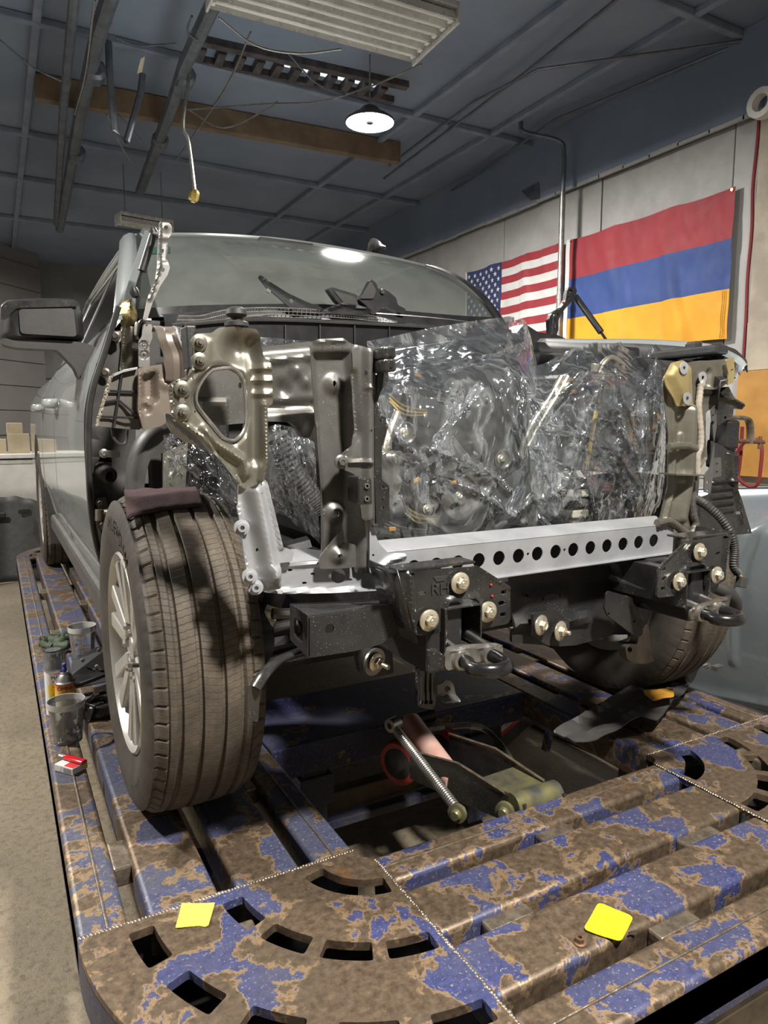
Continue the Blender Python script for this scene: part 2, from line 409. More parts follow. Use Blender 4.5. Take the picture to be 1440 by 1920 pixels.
class B:
    """collects vertices and faces of ONE object; build() links it"""

    def __init__(s):
        s.v, s.f, s.mi, s.cur = [], [], [], 0

    def add(s, vs, fs):
        o = len(s.v)
        s.v += [V(p) for p in vs]
        s.f += [tuple(i+o for i in f) for f in fs]
        s.mi += [s.cur]*len(fs)
        return s

    def box(s, c, d, rot=None, taper=1.0):
        x, y, z = d[0]/2, d[1]/2, d[2]/2
        p = [V((sx*x*(taper if sz > 0 else 1), sy*y*(taper if sz > 0 else 1), sz*z)) for sz in (-1, 1) for sy in (-1, 1) for sx in (-1, 1)]
        if rot is not None:
            p = [rot @ q for q in p]
        return s.add([q+V(c) for q in p], [(0, 2, 3, 1), (4, 5, 7, 6), (0, 1, 5, 4), (2, 6, 7, 3), (0, 4, 6, 2), (1, 3, 7, 5)])

    def hexa(s, p):
        """eight corners: bottom four round, top four round"""
        return s.add(p, [(3, 2, 1, 0), (4, 5, 6, 7), (0, 1, 5, 4), (1, 2, 6, 5), (2, 3, 7, 6), (3, 0, 4, 7)])

    def tube(s, pts, r, n=10, caps=True, flat=None):
        pts = [V(p) for p in pts]
        rs = r if isinstance(r, list) else [r]*len(pts)
        rings, N = [], None
        for i, p in enumerate(pts):
            t = (pts[min(i+1, len(pts)-1)]-pts[max(i-1, 0)]).normalized()
            if N is None:
                N = t.orthogonal().normalized() if flat is None else (V(flat)-t*t.dot(V(flat))).normalized()
            else:
                N = (N-t*t.dot(N)).normalized()
            Bn = t.cross(N)
            q = rs[i] if isinstance(rs[i], tuple) else (rs[i], rs[i])
            rings.append([p+N*(math.cos(a)*q[0])+Bn*(math.sin(a)*q[1]) for a in [2*PI*k/n for k in range(n)]])
        return s.rings(rings, True, caps)

    def rings(s, rings, closed=True, caps=False):
        n = len(rings[0])
        vs = [p for r in rings for p in r]
        fs = []
        for i in range(len(rings)-1):
            for k in range(n if closed else n-1):
                a, b = i*n+k, i*n+(k+1) % n
                fs.append((a, b, b+n, a+n))
        if caps:
            fs.append(tuple(range(n-1, -1, -1)))
            fs.append(tuple((len(rings)-1)*n+k for k in range(n)))
        return s.add(vs, fs)

    def lathe(s, prof, o=(0, 0, 0), axis=(0, 0, 1), n=24, caps=False, closed=False):
        ax = V(axis).normalized()
        N = ax.orthogonal().normalized()
        Bn = ax.cross(N)
        o = V(o)
        rr = [[o+ax*h+(N*math.cos(2*PI*k/n)+Bn*math.sin(2*PI*k/n))*r for k in range(n)] for r, h in prof]
        if closed:
            rr.append(rr[0])
        return s.rings(rr, True, caps)

    def cyl(s, a, b, r, n=16, r2=None):
        return s.tube([a, b], [r, r if r2 is None else r2], n)

    def prism(s, loop, vec, holes=()):
        """flat outline (3-D points) with holes, thickened along vec"""
        loops = [[V(p) for p in loop]]+[[V(p) for p in h] for h in holes]
        tris = GEO.tessellate_polygon(loops)
        flat = [p for L in loops for p in L]
        n = len(flat)
        vec = V(vec)
        fs = []
        for t in tris:
            nn = (flat[t[1]]-flat[t[0]]).cross(flat[t[2]]-flat[t[0]])
            t = tuple(t) if nn.dot(vec) > 0 else tuple(reversed(t))
            fs.append(tuple(i+n for i in t))
            fs.append(tuple(reversed(t)))
        o = 0
        for L in loops:
            m = len(L)
            for k in range(m):
                a, b = o+k, o+(k+1) % m
                fs.append((a, b, b+n, a+n))
            o += m
        s.add(flat+[p+vec for p in flat], fs)
        s.fix = True
        return s

    def grid(s, P, nu, nv):
        vs = [P(i/nu, j/nv) for j in range(nv+1) for i in range(nu+1)]
        return s.add(vs, [(j*(nu+1)+i, j*(nu+1)+i+1, (j+1)*(nu+1)+i+1, (j+1)*(nu+1)+i) for j in range(nv) for i in range(nu)])

    def build(s, name, mats, parent=None, smooth=35, bevel=0.0, seg=2, solid=0.0, local=False, recalc=True, sub=0):
        me = bpy.data.meshes.new(name)
        me.from_pydata(s.v, [], s.f)
        for m in (mats if isinstance(mats, (list, tuple)) else [mats]):
            me.materials.append(MT[m] if isinstance(m, str) else m)
        me.polygons.foreach_set('material_index', s.mi)
        if recalc:
            bm = bmesh.new()
            bm.from_mesh(me)
            if getattr(s, 'fix', False):
                bmesh.ops.remove_doubles(bm, verts=bm.verts, dist=1e-6)
            bmesh.ops.recalc_face_normals(bm, faces=bm.faces)
            bm.to_mesh(me)
            bm.free()
        if smooth:
            me.polygons.foreach_set('use_smooth', [True]*len(me.polygons))
            me.set_sharp_from_angle(angle=math.radians(smooth))
        o = link(name, me, parent, local)
        if solid:
            md = o.modifiers.new('solid', 'SOLIDIFY')
            md.thickness = solid
            md.offset = 0
        if bevel:
            md = o.modifiers.new('bevel', 'BEVEL')
            md.width = bevel
            md.segments = seg
            md.limit_method = 'ANGLE'
            md.angle_limit = math.radians(40)
        if sub:
            md = o.modifiers.new('sub', 'SUBSURF')
            md.levels = md.render_levels = sub
        return o


def root_loc(o):
    while o.parent:
        o = o.parent
    return o.location.copy()


def link(name, me, parent=None, local=False):
    o = bpy.data.objects.new(name, me)
    COL.objects.link(o)
    if parent is not None:
        o.parent = parent
        if not local:
            if parent.type == 'EMPTY':
                o.matrix_parent_inverse = Matrix.Translation(-parent.location)
    return o


def tag(o, label, cat, group=None):
    o['label'] = label
    o['category'] = cat
    if group:
        o['group'] = group
    return o


def thing(name, label, cat, loc=(0, 0, 0), rz=0.0, group=None):
    o = bpy.data.objects.new(name, None)
    o.empty_display_size = 0.05
    COL.objects.link(o)
    o.location = loc
    o.rotation_euler = (0, 0, rz)
    return tag(o, label, cat, group)


def struct(o):
    o['kind'] = 'structure'
    return o


def dup(src, parent=None, mirror=None):
    """copy a part with its sub-parts, sharing mesh data"""
    c = src.copy()
    COL.objects.link(c)
    if parent is not None:
        c.parent = parent
    for ch in src.children:
        dup(ch, c)
    return c


def fillet(pts, r, n=4):
    """round the corners of a closed outline (tuples of any size)"""
    out = []
    m = len(pts)
    for i in range(m):
        p, a, b = V(pts[i]), V(pts[i-1]), V(pts[(i+1) % m])
        da, db = (a-p), (b-p)
        la, lb = da.length, db.length
        q = min(r, la*0.45, lb*0.45)
        if q <= 0:
            out.append(p)
            continue
        s, e = p+da*(q/la), p+db*(q/lb)
        for k in range(n+1):
            t = k/n
            out.append(s*((1-t)**2)+p*(2*t*(1-t))+e*(t*t))
    return out


def circ(c, r, n=18, ry=None):
    return [(c[0]+r*math.cos(2*PI*k/n), c[1]+(ry or r)*math.sin(2*PI*k/n)) for k in range(n)]


def smooth_path(pts, n=6):
    """Catmull-Rom through the points"""
    P = [V(p) for p in pts]
    P = [P[0]*2-P[1]]+P+[P[-1]*2-P[-2]]
    out = []
    for i in range(1, len(P)-2):
        for k in range(n):
            t = k/n
            a, b, c, d = P[i-1], P[i], P[i+1], P[i+2]
            out.append(0.5*((2*b)+(c-a)*t+(2*a-5*b+4*c-d)*t*t+(3*b-a-3*c+d)*t**3))
    out.append(P[-2])
    return out


def inside(p, poly):
    x, y = p[0], p[1]
    r = False
    j = len(poly)-1
    for i in range(len(poly)):
        a, b = poly[i], poly[j]
        if (a[1] > y) != (b[1] > y) and x < (b[0]-a[0])*(y-a[1])/(b[1]-a[1])+a[0]:
            r = not r
        j = i
    return r


def dseg(p, a, b):
    ax, ay, bx, by = a[0], a[1], b[0], b[1]
    dx, dy = bx-ax, by-ay
    L = dx*dx+dy*dy
    t = 0 if L == 0 else max(0, min(1, ((p[0]-ax)*dx+(p[1]-ay)*dy)/L))
    return math.hypot(p[0]-ax-t*dx, p[1]-ay-t*dy)


def sst(x):
    x = max(0.0, min(1.0, x))
    return x*x*(3-2*x)


def relief(feats, uvmap):
    """height from features given in pixels: ('bump',(x,y),r,h) ('ridge',[pts],w,h) ('pan',[poly],soft,h)"""
    L = []
    for f in feats:
        if f[0] == 'bump':
            L.append(('b', uvmap(f[1]), f[2], f[3]))
        elif f[0] == 'ridge':
            L.append(('r', [uvmap(q) for q in f[1]], f[2], f[3]))
        else:
            L.append(('p', [uvmap(q) for q in f[1]], f[2], f[3]))

    def h(u, v):
        s = 0.0
        p = (u, v)
        for k, g, w, a in L:
            if k == 'b':
                s += a*sst(1-math.hypot(u-g[0], v-g[1])/w)
            elif k == 'r':
                d = min(dseg(p, g[i], g[i+1]) for i in range(len(g)-1))
                s += a*sst(1-d/w)
            else:
                d = min(dseg(p, g[i-1], g[i]) for i in range(len(g)))
                d = d if inside(p, g) else -d
                s += a*sst(0.5+d/w)
        return s
    return h


def panel(name, outline, holes, plane, mat, parent, h=0.012, t=0.003, feats=(), fil=0.006, hfil=0.004, warp=None, ht=None, raw=False, bevel=0.0, smooth=32, build=True):
    """pressed sheet panel. outline and holes in pixels on plane (axis, value) - or metres when raw; relief from feats"""
    ax, val = plane
    iu, iv = {'X': (1, 2), 'Y': (0, 2), 'Z': (0, 1)}[ax]

    def uv(p):
        if raw:
            return (p[0], p[1])
        q = at(p[0], p[1], ax, val)
        return (q[iu], q[iv])
    O = [tuple(q) for q in fillet([(*uv(p), 0) for p in outline], fil)]
    HS = [[tuple(q) for q in fillet([(*uv(p), 0) for p in hh], hfil)] for hh in holes]
    hf = ht or relief(feats, uv)
    if feats and h < .02:
        h *= .52

    def resample(L):
        out = []
        for i in range(len(L)):
            a, b = V(L[i]), V(L[(i+1) % len(L)])
            d = (b-a).length
            if d < 1e-6:
                continue
            k = max(1, int(d/h+0.5))
            out += [a+(b-a)*(j/k) for j in range(k)]
        return [(p.x, p.y) for p in out]
    loops = [resample(O)]+[resample(q) for q in HS]
    vs, es = [], []
    for L in loops:
        o = len(vs)
        vs += [V(p) for p in L]
        es += [(o+i, o+(i+1) % len(L)) for i in range(len(L))]
    xs = [p[0] for p in loops[0]]
    ys = [p[1] for p in loops[0]]
    bp = np.array([(p.x, p.y) for p in vs])
    j, y = 0, min(ys)+h*0.5
    while y < max(ys):
        x = min(xs)+(h*0.5 if j % 2 else 0)
        while x < max(xs):
            if inside((x, y), loops[0]) and not any(inside((x, y), q) for q in loops[1:]):
                if ((bp-(x, y))**2).sum(1).min() > (h*0.55)**2:
                    vs.append(V((x, y)))
            x += h
        y += h*0.87
        j += 1
    R = GEO.delaunay_2d_cdt(vs, es, [], 0, 1e-7)
    P2, T = R[0], R[2]
    tri = []
    for f in T:
        c = (sum(P2[i].x for i in f)/len(f), sum(P2[i].y for i in f)/len(f))
        if inside(c, loops[0]) and not any(inside(c, q) for q in loops[1:]):
            tri.append(tuple(f))
    nrm = {'X': V((-1, 0, 0)), 'Y': V((0, -1, 0)), 'Z': V((0, 0, 1))}[ax]
    front = []
    for p in P2:
        q = [0, 0, 0]
        q[iu], q[iv] = p.x, p.y
        q['XYZ'.index(ax)] = val
        q = V(q)+nrm*hf(p.x, p.y)
        front.append(warp(q) if warp else q)
    b = B()
    n = len(front)
    cnt = {}
    for f in tri:
        for i in range(len(f)):
            e = (f[i], f[(i+1) % len(f)])
            cnt[e] = 1
    fs = list(tri)+[tuple(i+n for i in reversed(f)) for f in tri]
    for (a, c) in cnt:
        if (c, a) not in cnt:
            fs.append((c, a, a+n, c+n))
    b.add(front+[q-nrm*t for q in front], fs)
    if not build:
        return b
    return b.build(name, mat, parent, smooth=smooth, bevel=bevel)


_fontcache = {}


def text_mesh(s, size, depth=0.0):
    k = (s, round(size, 5), depth)
    if k in _fontcache:
        return _fontcache[k]
    cu = bpy.data.curves.new('lettering', 'FONT')
    cu.body = s
    cu.size = size
    cu.extrude = depth
    cu.align_x = 'CENTER'
    cu.align_y = 'CENTER'
    cu.resolution_u = 2
    o = bpy.data.objects.new('lettering', cu)
    COL.objects.link(o)
    bpy.context.view_layer.update()
    me = o.to_mesh()
    r = ([v.co.copy() for v in me.vertices], [tuple(p.vertices) for p in me.polygons])
    o.to_mesh_clear()
    bpy.data.objects.remove(o)
    bpy.data.curves.remove(cu)
    _fontcache[k] = r
    return r


def text_on(name, s, size, mp, mat, parent, depth=0.0, local=False, bold=0.0):
    """lettering whose points are carried to a surface by mp(x, y, z)"""
    vs, fs = text_mesh(s, size, depth)
    b = B()
    b.add([mp(p.x, p.y, p.z) for p in vs], fs)
    if bold:
        b.add([mp(p.x+bold, p.y, p.z) for p in vs], fs)
    return b.build(name, mat, parent, smooth=0, local=local, recalc=False)


def bolt(name, c, axis, r, parent, mat='zinc', stud=0.0, washer=1.7, hexh=0.7):
    """flange bolt: washer flange, hexagon head, recessed end"""
    ax = V(axis).normalized()
    b = B()
    b.lathe([(0.0, 0.0), (r*washer, 0.0), (r*washer, r*0.22), (r*washer*0.8, r*0.42), (r*1.0, r*0.5)], c, ax, 20)
    b.lathe([(r*1.02, r*0.4), (r*1.02, r*(0.4+hexh)), (r*0.82, r*(0.55+hexh)), (r*0.55, r*(0.55+hexh)), (r*0.5, r*(0.42+hexh)), (0, r*(0.42+hexh))], c, ax, 6)
    if stud:
        b.lathe([(r*0.45, 0), (r*0.45, r*0.9+stud), (r*0.36, r*1.0+stud), (0, r*1.0+stud)], c, ax, 12)
    return b.build(name, mat, parent, smooth=30)
# ---------------------------------------------------------------- the setting
FLZ = -0.50
CZ = 3.45


def sbox(name, mat, x0, x1, y0, y1, z0, z1, parent=None, bevel=0.0):
    o = B().box(((x0+x1)/2, (y0+y1)/2, (z0+z1)/2), (x1-x0, y1-y0, z1-z0)).build(name, mat, parent, smooth=0, bevel=bevel)
    if parent is None:
        struct(o)
    return o


b = B().grid(lambda u, v: V((-4.6+8.0*u, -6+17*v, FLZ+0.003*NZ.noise(V((u*20, v*40, 0))))), 60, 120)
struct(b.build('floor', 'floor'))
ceil = sbox('ceiling', 'ceil', -4.6, 3.2, -6, 11, CZ, CZ+0.1)
w_r = sbox('wall_right', 'wall', 3.02, 3.2, -6, 11, FLZ, CZ)
w_b = sbox('wall_back', 'greywall2', -4.6, 3.2, 10.0, 10.2, FLZ, CZ)
sbox('wall_left', 'greywall', -4.7, -4.5, -6, 11, FLZ, CZ)
sbox('wall_front', 'greywall2', -4.6, 3.2, -6.1, -5.9, FLZ, CZ)
# painted panels of the right wall, dark strip above them
for y0, y1, m in ((0.96, 1.135, 'wall'), (1.145, 2.265, 'wallblk'), (2.275, 3.47, 'wall'), (3.48, 5.0, 'wall'), (5.01, 6.5, 'wall'), (6.51, 8.2, 'wall'), (8.21, 9.99, 'wall')):
    sbox('panel', m, 2.995 if m != 'wallblk' else 3.0, 3.03, y0, y1, FLZ, 2.93, w_r, 0.004)
for i in range(1, 5):
    z = FLZ+i*0.58
    sbox('joint', 'wall', 2.993, 3.001, 1.15, 2.26, z, z+0.012, w_r)
sbox('concrete_pier', 'conc', 2.96, 3.03, -0.4, 0.95, FLZ, 2.99, w_r, 0.01)
sbox('panel', 'wall', 2.99, 3.03, -5.9, -0.41, FLZ, 2.93, w_r)
sbox('dark_strip', 'ceil', 2.93, 3.03, -5.9, 9.99, 2.935, CZ-0.002, w_r)
b = B()
for i in range(40):
    y = 0.2+i*0.24
    b.box((2.935, y, 2.925+random.uniform(-.006, .006)), (0.02, 0.25, 0.02+random.uniform(0, .012)))
b.build('torn_edge', 'wall', w_r, smooth=0)
# the sheet partition at the back left, running off at an angle, with board joints
pa, pb = at(-70, 800, 'Y', 8.4), at(89, 800, 'Y', 9.5)
za_, zb_ = at(-70, 366, 'Y', 8.4).z, at(89, 422, 'Y', 9.5).z
dirp = (pb-pa).normalized()
nrm = V((dirp.y, -dirp.x, 0))
part = B()
part.add([V((pa.x, pa.y, FLZ)), V((pb.x, pb.y, FLZ)), V((pb.x, pb.y, zb_)), V((pa.x, pa.y, za_))]+[V((pa.x, pa.y, FLZ))-nrm*.1, V((pb.x, pb.y, FLZ))-nrm*.1, V((pb.x, pb.y, zb_))-nrm*.1, V((pa.x, pa.y, za_))-nrm*.1], [(0, 1, 2, 3), (7, 6, 5, 4), (1, 5, 6, 2), (3, 2, 6, 7), (0, 3, 7, 4)])
po = struct(part.build('wall_partition', 'greywall', None, smooth=0))
Lp = (pb-pa).length
for i in range(7):
    z0 = 0.9+i*0.335
    c = (pa+pb)/2
    r = Matrix.Rotation(math.atan2(dirp.y, dirp.x), 3, 'Z')
    B().box((c.x+nrm.x*.012, c.y+nrm.y*.012, z0+0.16), (Lp, 0.024, 0.325), r).build('board', 'greywall', po, smooth=0, bevel=0.006)
for i in range(6):
    B().box((-0.6, 9.985, -0.2+i*0.55), (7.5, 0.03, 0.535)).build('board', 'greywall2', w_b, smooth=0, bevel=0.008)
# ceiling joists, beams, corrugated deck edge with daylight in its flutes
for y in (-0.6, 1.1, 3.05, 4.9, 6.1, 7.6):
    B().box((0, y, CZ-0.025), (6.0, 0.05, 0.05)).build('joist', 'ceil2', ceil, smooth=0, bevel=0.01)
for x in (-0.9, 1.75, 2.5):
    B().box((x, 3, CZ-0.02), (0.05, 13, 0.045)).build('joist', 'ceil2', ceil, smooth=0, bevel=0.008)
bm_a, bm_b = at(65, 163, 'Z', 3.36), at(748, 288, 'Z', 3.36)
bd = (bm_b-bm_a)
tb = B().box((bm_a+bm_b)/2, (bd.length, 0.07, 0.17), Matrix.Rotation(math.atan2(bd.y, bd.x), 3, 'Z')).build('timber_beam', 'wood', None, smooth=0, bevel=0.006)
tb.name = 'trim_1'
struct(tb)
dk = thing('roof_deck_edge', 'rusted corrugated roof deck edge with bright daylight gaps, behind the tube fixture', 'roof deck', at(600, 140, 'Z', 3.40))
e0, e1 = at(372, 92, 'Z', 3.40), at(745, 172, 'Z', 3.40)
ed = (e1-e0)
eu = ed.normalized()
en = V((-eu.y, eu.x, 0))
rotz = Matrix.Rotation(math.atan2(eu.y, eu.x), 3, 'Z')
B().box((e0+e1)/2+V((0, 0, 0.03))-en*0.05, (ed.length*1.08, 0.06, 0.05), rotz).build('angle_iron', 'rustd', dk, smooth=0, bevel=0.004)
B().box((e0+e1)/2+V((0, 0, 0.03))+en*0.19, (ed.length*1.08, 0.04, 0.05), rotz).build('angle_iron', 'rustd', dk, smooth=0, bevel=0.004)
nf = 11
for i in range(nf):
    c = e0+ed*((i+0.5)/nf)
    w = ed.length/nf
    fl = B()
    x = eu*(w*0.5)
    fl.add([c-x*0.95, c-x*0.15, c-x*0.15+V((0, 0, .06)), c-x*0.95+V((0, 0, .06)), c-x*0.95+en*.16, c-x*0.15+en*.16, c-x*0.15+en*.16+V((0, 0, .06)), c-x*0.95+en*.16+V((0, 0, .06))], [(0, 1, 2, 3), (4, 7, 6, 5), (0, 4, 5, 1), (1, 5, 6, 2), (0, 3, 7, 4)])
    fl.build('corrugation', 'rustd', dk, smooth=0)
    if 4 <= i <= 9 or i == 1:
        g = B()
        q = c+V((0, 0, 0.035))+en*0.05
        sx = 0.30 if i in (6, 7) else 0.24
        g.add([q-x*0.05-en*.045, q+x*sx*3-en*.045, q+x*sx*3+en*(.03 if i > 4 else .01), q-x*0.05+en*(.03 if i > 4 else .01)], [(0, 1, 2, 3)])
        g.build('daylight_gap', 'day' if i not in (1,) else 'pipe', dk, smooth=0)
# pipes and conduits under the ceiling
pp = thing('sprinkler_pipes', 'grey sprinkler pipes with couplings running along the ceiling at far left', 'pipe', at(300, 250, 'Z', 3.2))
pz = 3.22


def cpipe(name, pts, r, mat='pipe', parent=pp, z=pz, coup=()):
    P = [at(x, y, 'Z', z) for x, y in pts]
    B().tube(P, r, 10).build(name, mat, parent)
    for k in coup:
        a = P[0]+(P[-1]-P[0])*k
        d = (P[-1]-P[0]).normalized()
        B().tube([a-d*.07, a-d*.05, a+d*.05, a+d*.07], [r*1.05, r*1.5, r*1.5, r*1.05], 10).build('coupling', mat, parent)


cpipe('pipe', [(415, -25), (347, 120), (325, 190), (262, 360)], 0.042, coup=(0.30, 0.62))
cpipe('pipe', [(214, -30), (185, 60), (155, 190), (112, 430)], 0.045, coup=(0.2, 0.5))
cpipe('pipe', [(142, -30), (120, 190), (105, 420)], 0.03)
a = at(206, 142, 'Z', 3.2)
B().tube([a+V((0, 0, .2)), a, a+V((.02, .05, -.30)), a+V((.10, .1, -.34)), a+V((.2, .1, -.02)), a+V((.22, .1, .1))], 0.022, 8).build('hanger', 'pipe', pp)
cd = thing('ceiling_conduits', 'thin electrical conduits strapped under the dark ceiling on the right', 'conduit', at(900, 200, 'Z', 3.4))
for pts in ([(800, 390), (1040, 225), (1440, 60)], [(845, 400), (1070, 262), (1440, 105)], [(720, 335), (980, 140), (1180, -20)], [(730, 310), (890, 190), (1010, 130), (1440, 70)]):
    B().tube([at(x, y, 'Z', 3.385) for x, y in pts], 0.011, 8).build('conduit', 'pipe', cd)
wr = thing('ceiling_wires', 'loose wires and cables sagging below the ceiling behind the tube fixture', 'cable', at(500, 200, 'Z', 3.2))
for pts in ([(410, 33), (480, 85), (560, 100), (640, 92)], [(350, 206), (500, 195), (600, 190), (700, 160), (790, 120)], [(352, 205), (420, 240), (500, 205), (520, 190)], [(0, 75), (60, 125), (115, 152)], [(470, 60), (420, 170), (330, 300)],
            [(200, 215), (225, 270), (246, 305)], [(222, 215), (250, 245), (270, 270)], [(540, 100), (600, 160), (690, 190)], [(178, 0), (172, 45), (160, 140), (140, 215)], [(218, 70), (260, 85), (330, 82)], [(360, 30), (352, 60), (375, 80)]):
    B().tube(smooth_path([at(x, y, 'Z', 3.18) for x, y in pts], 6), 0.006, 6).build('wire', 'steel' if random.random() < .3 else 'pipe', wr)
sh = thing('wall_scraps', 'torn pale paper scraps stuck to the dark ceiling edge above the white wall', 'paper', at(990, 360, 'X', 2.92))
for pts in ([(978, 358), (1010, 341), (1012, 372), (995, 376)],):
    B().prism(ats(pts, 'X', 2.925), (-.004, 0, 0)).build('scrap', 'pipe', sh, smooth=0)
B().prism(ats([(264, 110), (272, 106), (266, 137), (257, 138)], 'Z', 3.3), (0, 0, .004)).build('scrap', 'label', sh, smooth=0)


def fixture(name, label, p0, p1, p2, n_tubes, z):
    """long fluorescent fitting seen from below: body, reflector fins, tubes, end plates"""
    a, c, d = (at(*q, 'Z', z) for q in (p0, p1, p2))
    u = (c-a)
    L = u.length
    u.normalize()
    w = (d-c)
    w = w-u*w.dot(u)
    W = w.length
    w.normalize()
    t = thing(name, label, 'light fixture', (a+c)/2+w*W/2)
    rot = Matrix(((u.x, w.x, 0), (u.y, w.y, 0), (0, 0, 1)))
    mid = (a+c)/2+w*W/2
    B().box(mid+V((0, 0, .085)), (L, W, 0.03), rot).build('housing', 'fixt', t, smooth=0, bevel=.004)
    for i in range(n_tubes):
        o = (a+c)/2+w*(W*(i+0.5)/n_tubes)
        s = W/n_tubes*0.5
        f = B()
        f.rings([[o+u*q+w*s*1.0+V((0, 0, .012)), o+u*q+w*s*.45+V((0, 0, .06)), o+u*q-w*s*.45+V((0, 0, .06)), o+u*q-w*s*1.0+V((0, 0, .012))] for q in (-L*.49, L*.49)], False)
        f.build('reflector', 'fixt', t, smooth=0, solid=.002)
        B().cyl(o-u*L*.475+V((0, 0, .033)), o+u*L*.475+V((0, 0, .033)), .013, 10).build('tube', 'tube', t)
        for q in (-1, 1):
            B().box(o+u*q*L*.48+V((0, 0, .04)), (.02, .035, .05), rot).build('lamp_holder', 'white', t, smooth=0, bevel=.003)
    for q in (-1, 1):
        B().box(mid+u*q*L*.5+V((0, 0, .045)), (.012, W*1.03, .10), rot).build('end_plate', 'fixt', t, smooth=0, bevel=.002)
        x = mid+u*q*L*.36
        B().cyl(x+V((0, 0, .09)), V((x.x, x.y, CZ)), .004, 6).build('hanger_wire', 'steel', t)
    return t


fixture('fluorescent_fixture', 'long white unlit fluorescent fixture with bare tubes, hung in front of the round lamp', (388, 20), (775, 122), (858, 42), 6, 3.0)
fixture('fluorescent_fixture', 'small pale tube fixture far behind the truck roof', (216, 424), (312, 440), (322, 432), 2, 2.9)
# round high-bay lamps
for i, (p, pw) in enumerate(LAMPS):
    lab = ['lit round white LED lamp hanging over the truck cab', 'lit round lamp above the front of the deck', 'lit round lamp over the open floor beside the truck', 'lit round lamp near the back wall, over the truck bed side', 'unseen round lamp near the back wall, there to brighten the partition'][i]
    t = thing('high_bay_lamp', lab, 'lamp', p)
    R = 0.165
    B().lathe([(0, .09), (.05, .09), (.09, .05), (R*.80, .03), (R, .004), (R, -.006), (R*.965, -.008), (R*.965, .002), (0, .002)], p, n=40).build('housing', 'dgrey', t)
    B().lathe([(R*.962, -.006), (0.028, -.006)], p, n=40).build('led_panel', 'lite', t)
    B().lathe([(.027, -.006), (.02, -.012), (0, -.012)], p, n=20).build('sensor_cap', 'dgrey', t)
    B().cyl(V(p)+V((0, 0, .1)), (p[0], p[1], CZ), .006, 8).build('hanger', 'steel', t)
    ld = bpy.data.lights.new('high_bay_light', 'AREA')
    ld.shape = 'DISK'
    ld.size = R*1.7
    ld.energy = pw
    ld.color = (1.0, 0.955, 0.885)
    lo = bpy.data.objects.new('high_bay_light', ld)
    COL.objects.link(lo)
    lo.parent = t
    lo.location = (0, 0, -0.03)
# hanging air hose with brass coupler
h0 = at(355, 140, 'Z', 3.18)
h1 = at(363, 370, 'Y', h0.y)
t = thing('hanging_hose', 'thin grey hose hanging from the ceiling pipe, ending in a brass coupler', 'hose', h1)
B().tube(smooth_path([h0, h0+V((-.05, 0, -.3)), h0*.45+h1*.55+V((-.02, 0, 0)), h1+V((.01, 0, .02))], 8), .012, 8).build('hose', 'steel', t)
B().lathe([(.012, .05), (.022, .045), (.032, .03), (.032, -.005), (.026, -.02), (.014, -.03), (0, -.03)], h1, (.15, -.3, 1), 6).build('coupler', 'brass', t, smooth=20)
# vertical galvanised pole in front of the wall
c0, c1 = at(1046, 600, 'X', 2.80), at(1058, 345, 'X', 2.80)
cpx, cpy = (c0.x+c1.x)/2, (c0.y+c1.y)/2
t = thing('conduit_pole', 'galvanised vertical pipe standing close to the white wall between the two flags', 'pole', (cpx, cpy, FLZ))
B().cyl((cpx, cpy, FLZ), (cpx, cpy, 2.05), .027, 14).build('lower_pipe', 'steel', t)
B().cyl((cpx, cpy, 2.05), (cpx, cpy, 2.86), .023, 14).build('upper_pipe', 'steel', t)
B().tube(smooth_path([(cpx, cpy, 2.86), (cpx, cpy, 3.15), (cpx-.04, cpy+.03, 3.25), (cpx-.2, cpy+.25, 3.36), (cpx-.22, cpy+.27, 3.44)], 6), .018, 10).build('bend', 'pipe', t)
B().tube([(cpx, cpy, 2.03), (cpx, cpy, 2.07)], .031, 14).build('coupling', 'steel', t)


# flags on the right wall
def flag(name, label, y0, y1, z0, z1, stripes, amp, seed, canton=None, parent=None):
    """cloth pinned to the wall; y0 is the far end, y1 the near end"""
    t = thing(name, label, 'flag', (2.98, (y0+y1)/2, z0))

    def pos(s, q):
        sag = 0.012*math.sin(PI*((s*3) % 1.0))*(q**2)
        hem = 0.02*NZ.noise(V((s*3, seed, 0)))*(1-q)
        w = amp*(NZ.noise(V((s*7+q*1.5, seed, q*2)))*0.8+NZ.noise(V((s*16+q*3, seed+3, q*4)))*0.35+0.5*math.sin(s*19+q*2.2)*(1-q)*0.6)
        d = min(s, 1-s)
        return V((2.968-0.014-abs(w)*0.8-w*0.4*sst(d*8), y0+(y1-y0)*s, z0+(z1-z0)*q-sag+hem))
    n = len(stripes)
    g = B()
    nu, per = 90, max(2, 40//n)
    nv = n*per
    g.grid(lambda u, v: pos(u, v), nu, nv)
    mats = sorted(set(stripes)) + ([canton[0]] if canton else [])
    for j in range(nv):
        for i in range(nu):
            k = mats.index(stripes[n-1-j//per])
            if canton and (i+.5)/nu < canton[1] and (j+.5)/nv > canton[2]:
                k = mats.index(canton[0])
            g.mi[j*nu+i] = k
    g.build('cloth', mats, t, smooth=60, recalc=False)
    return t, pos


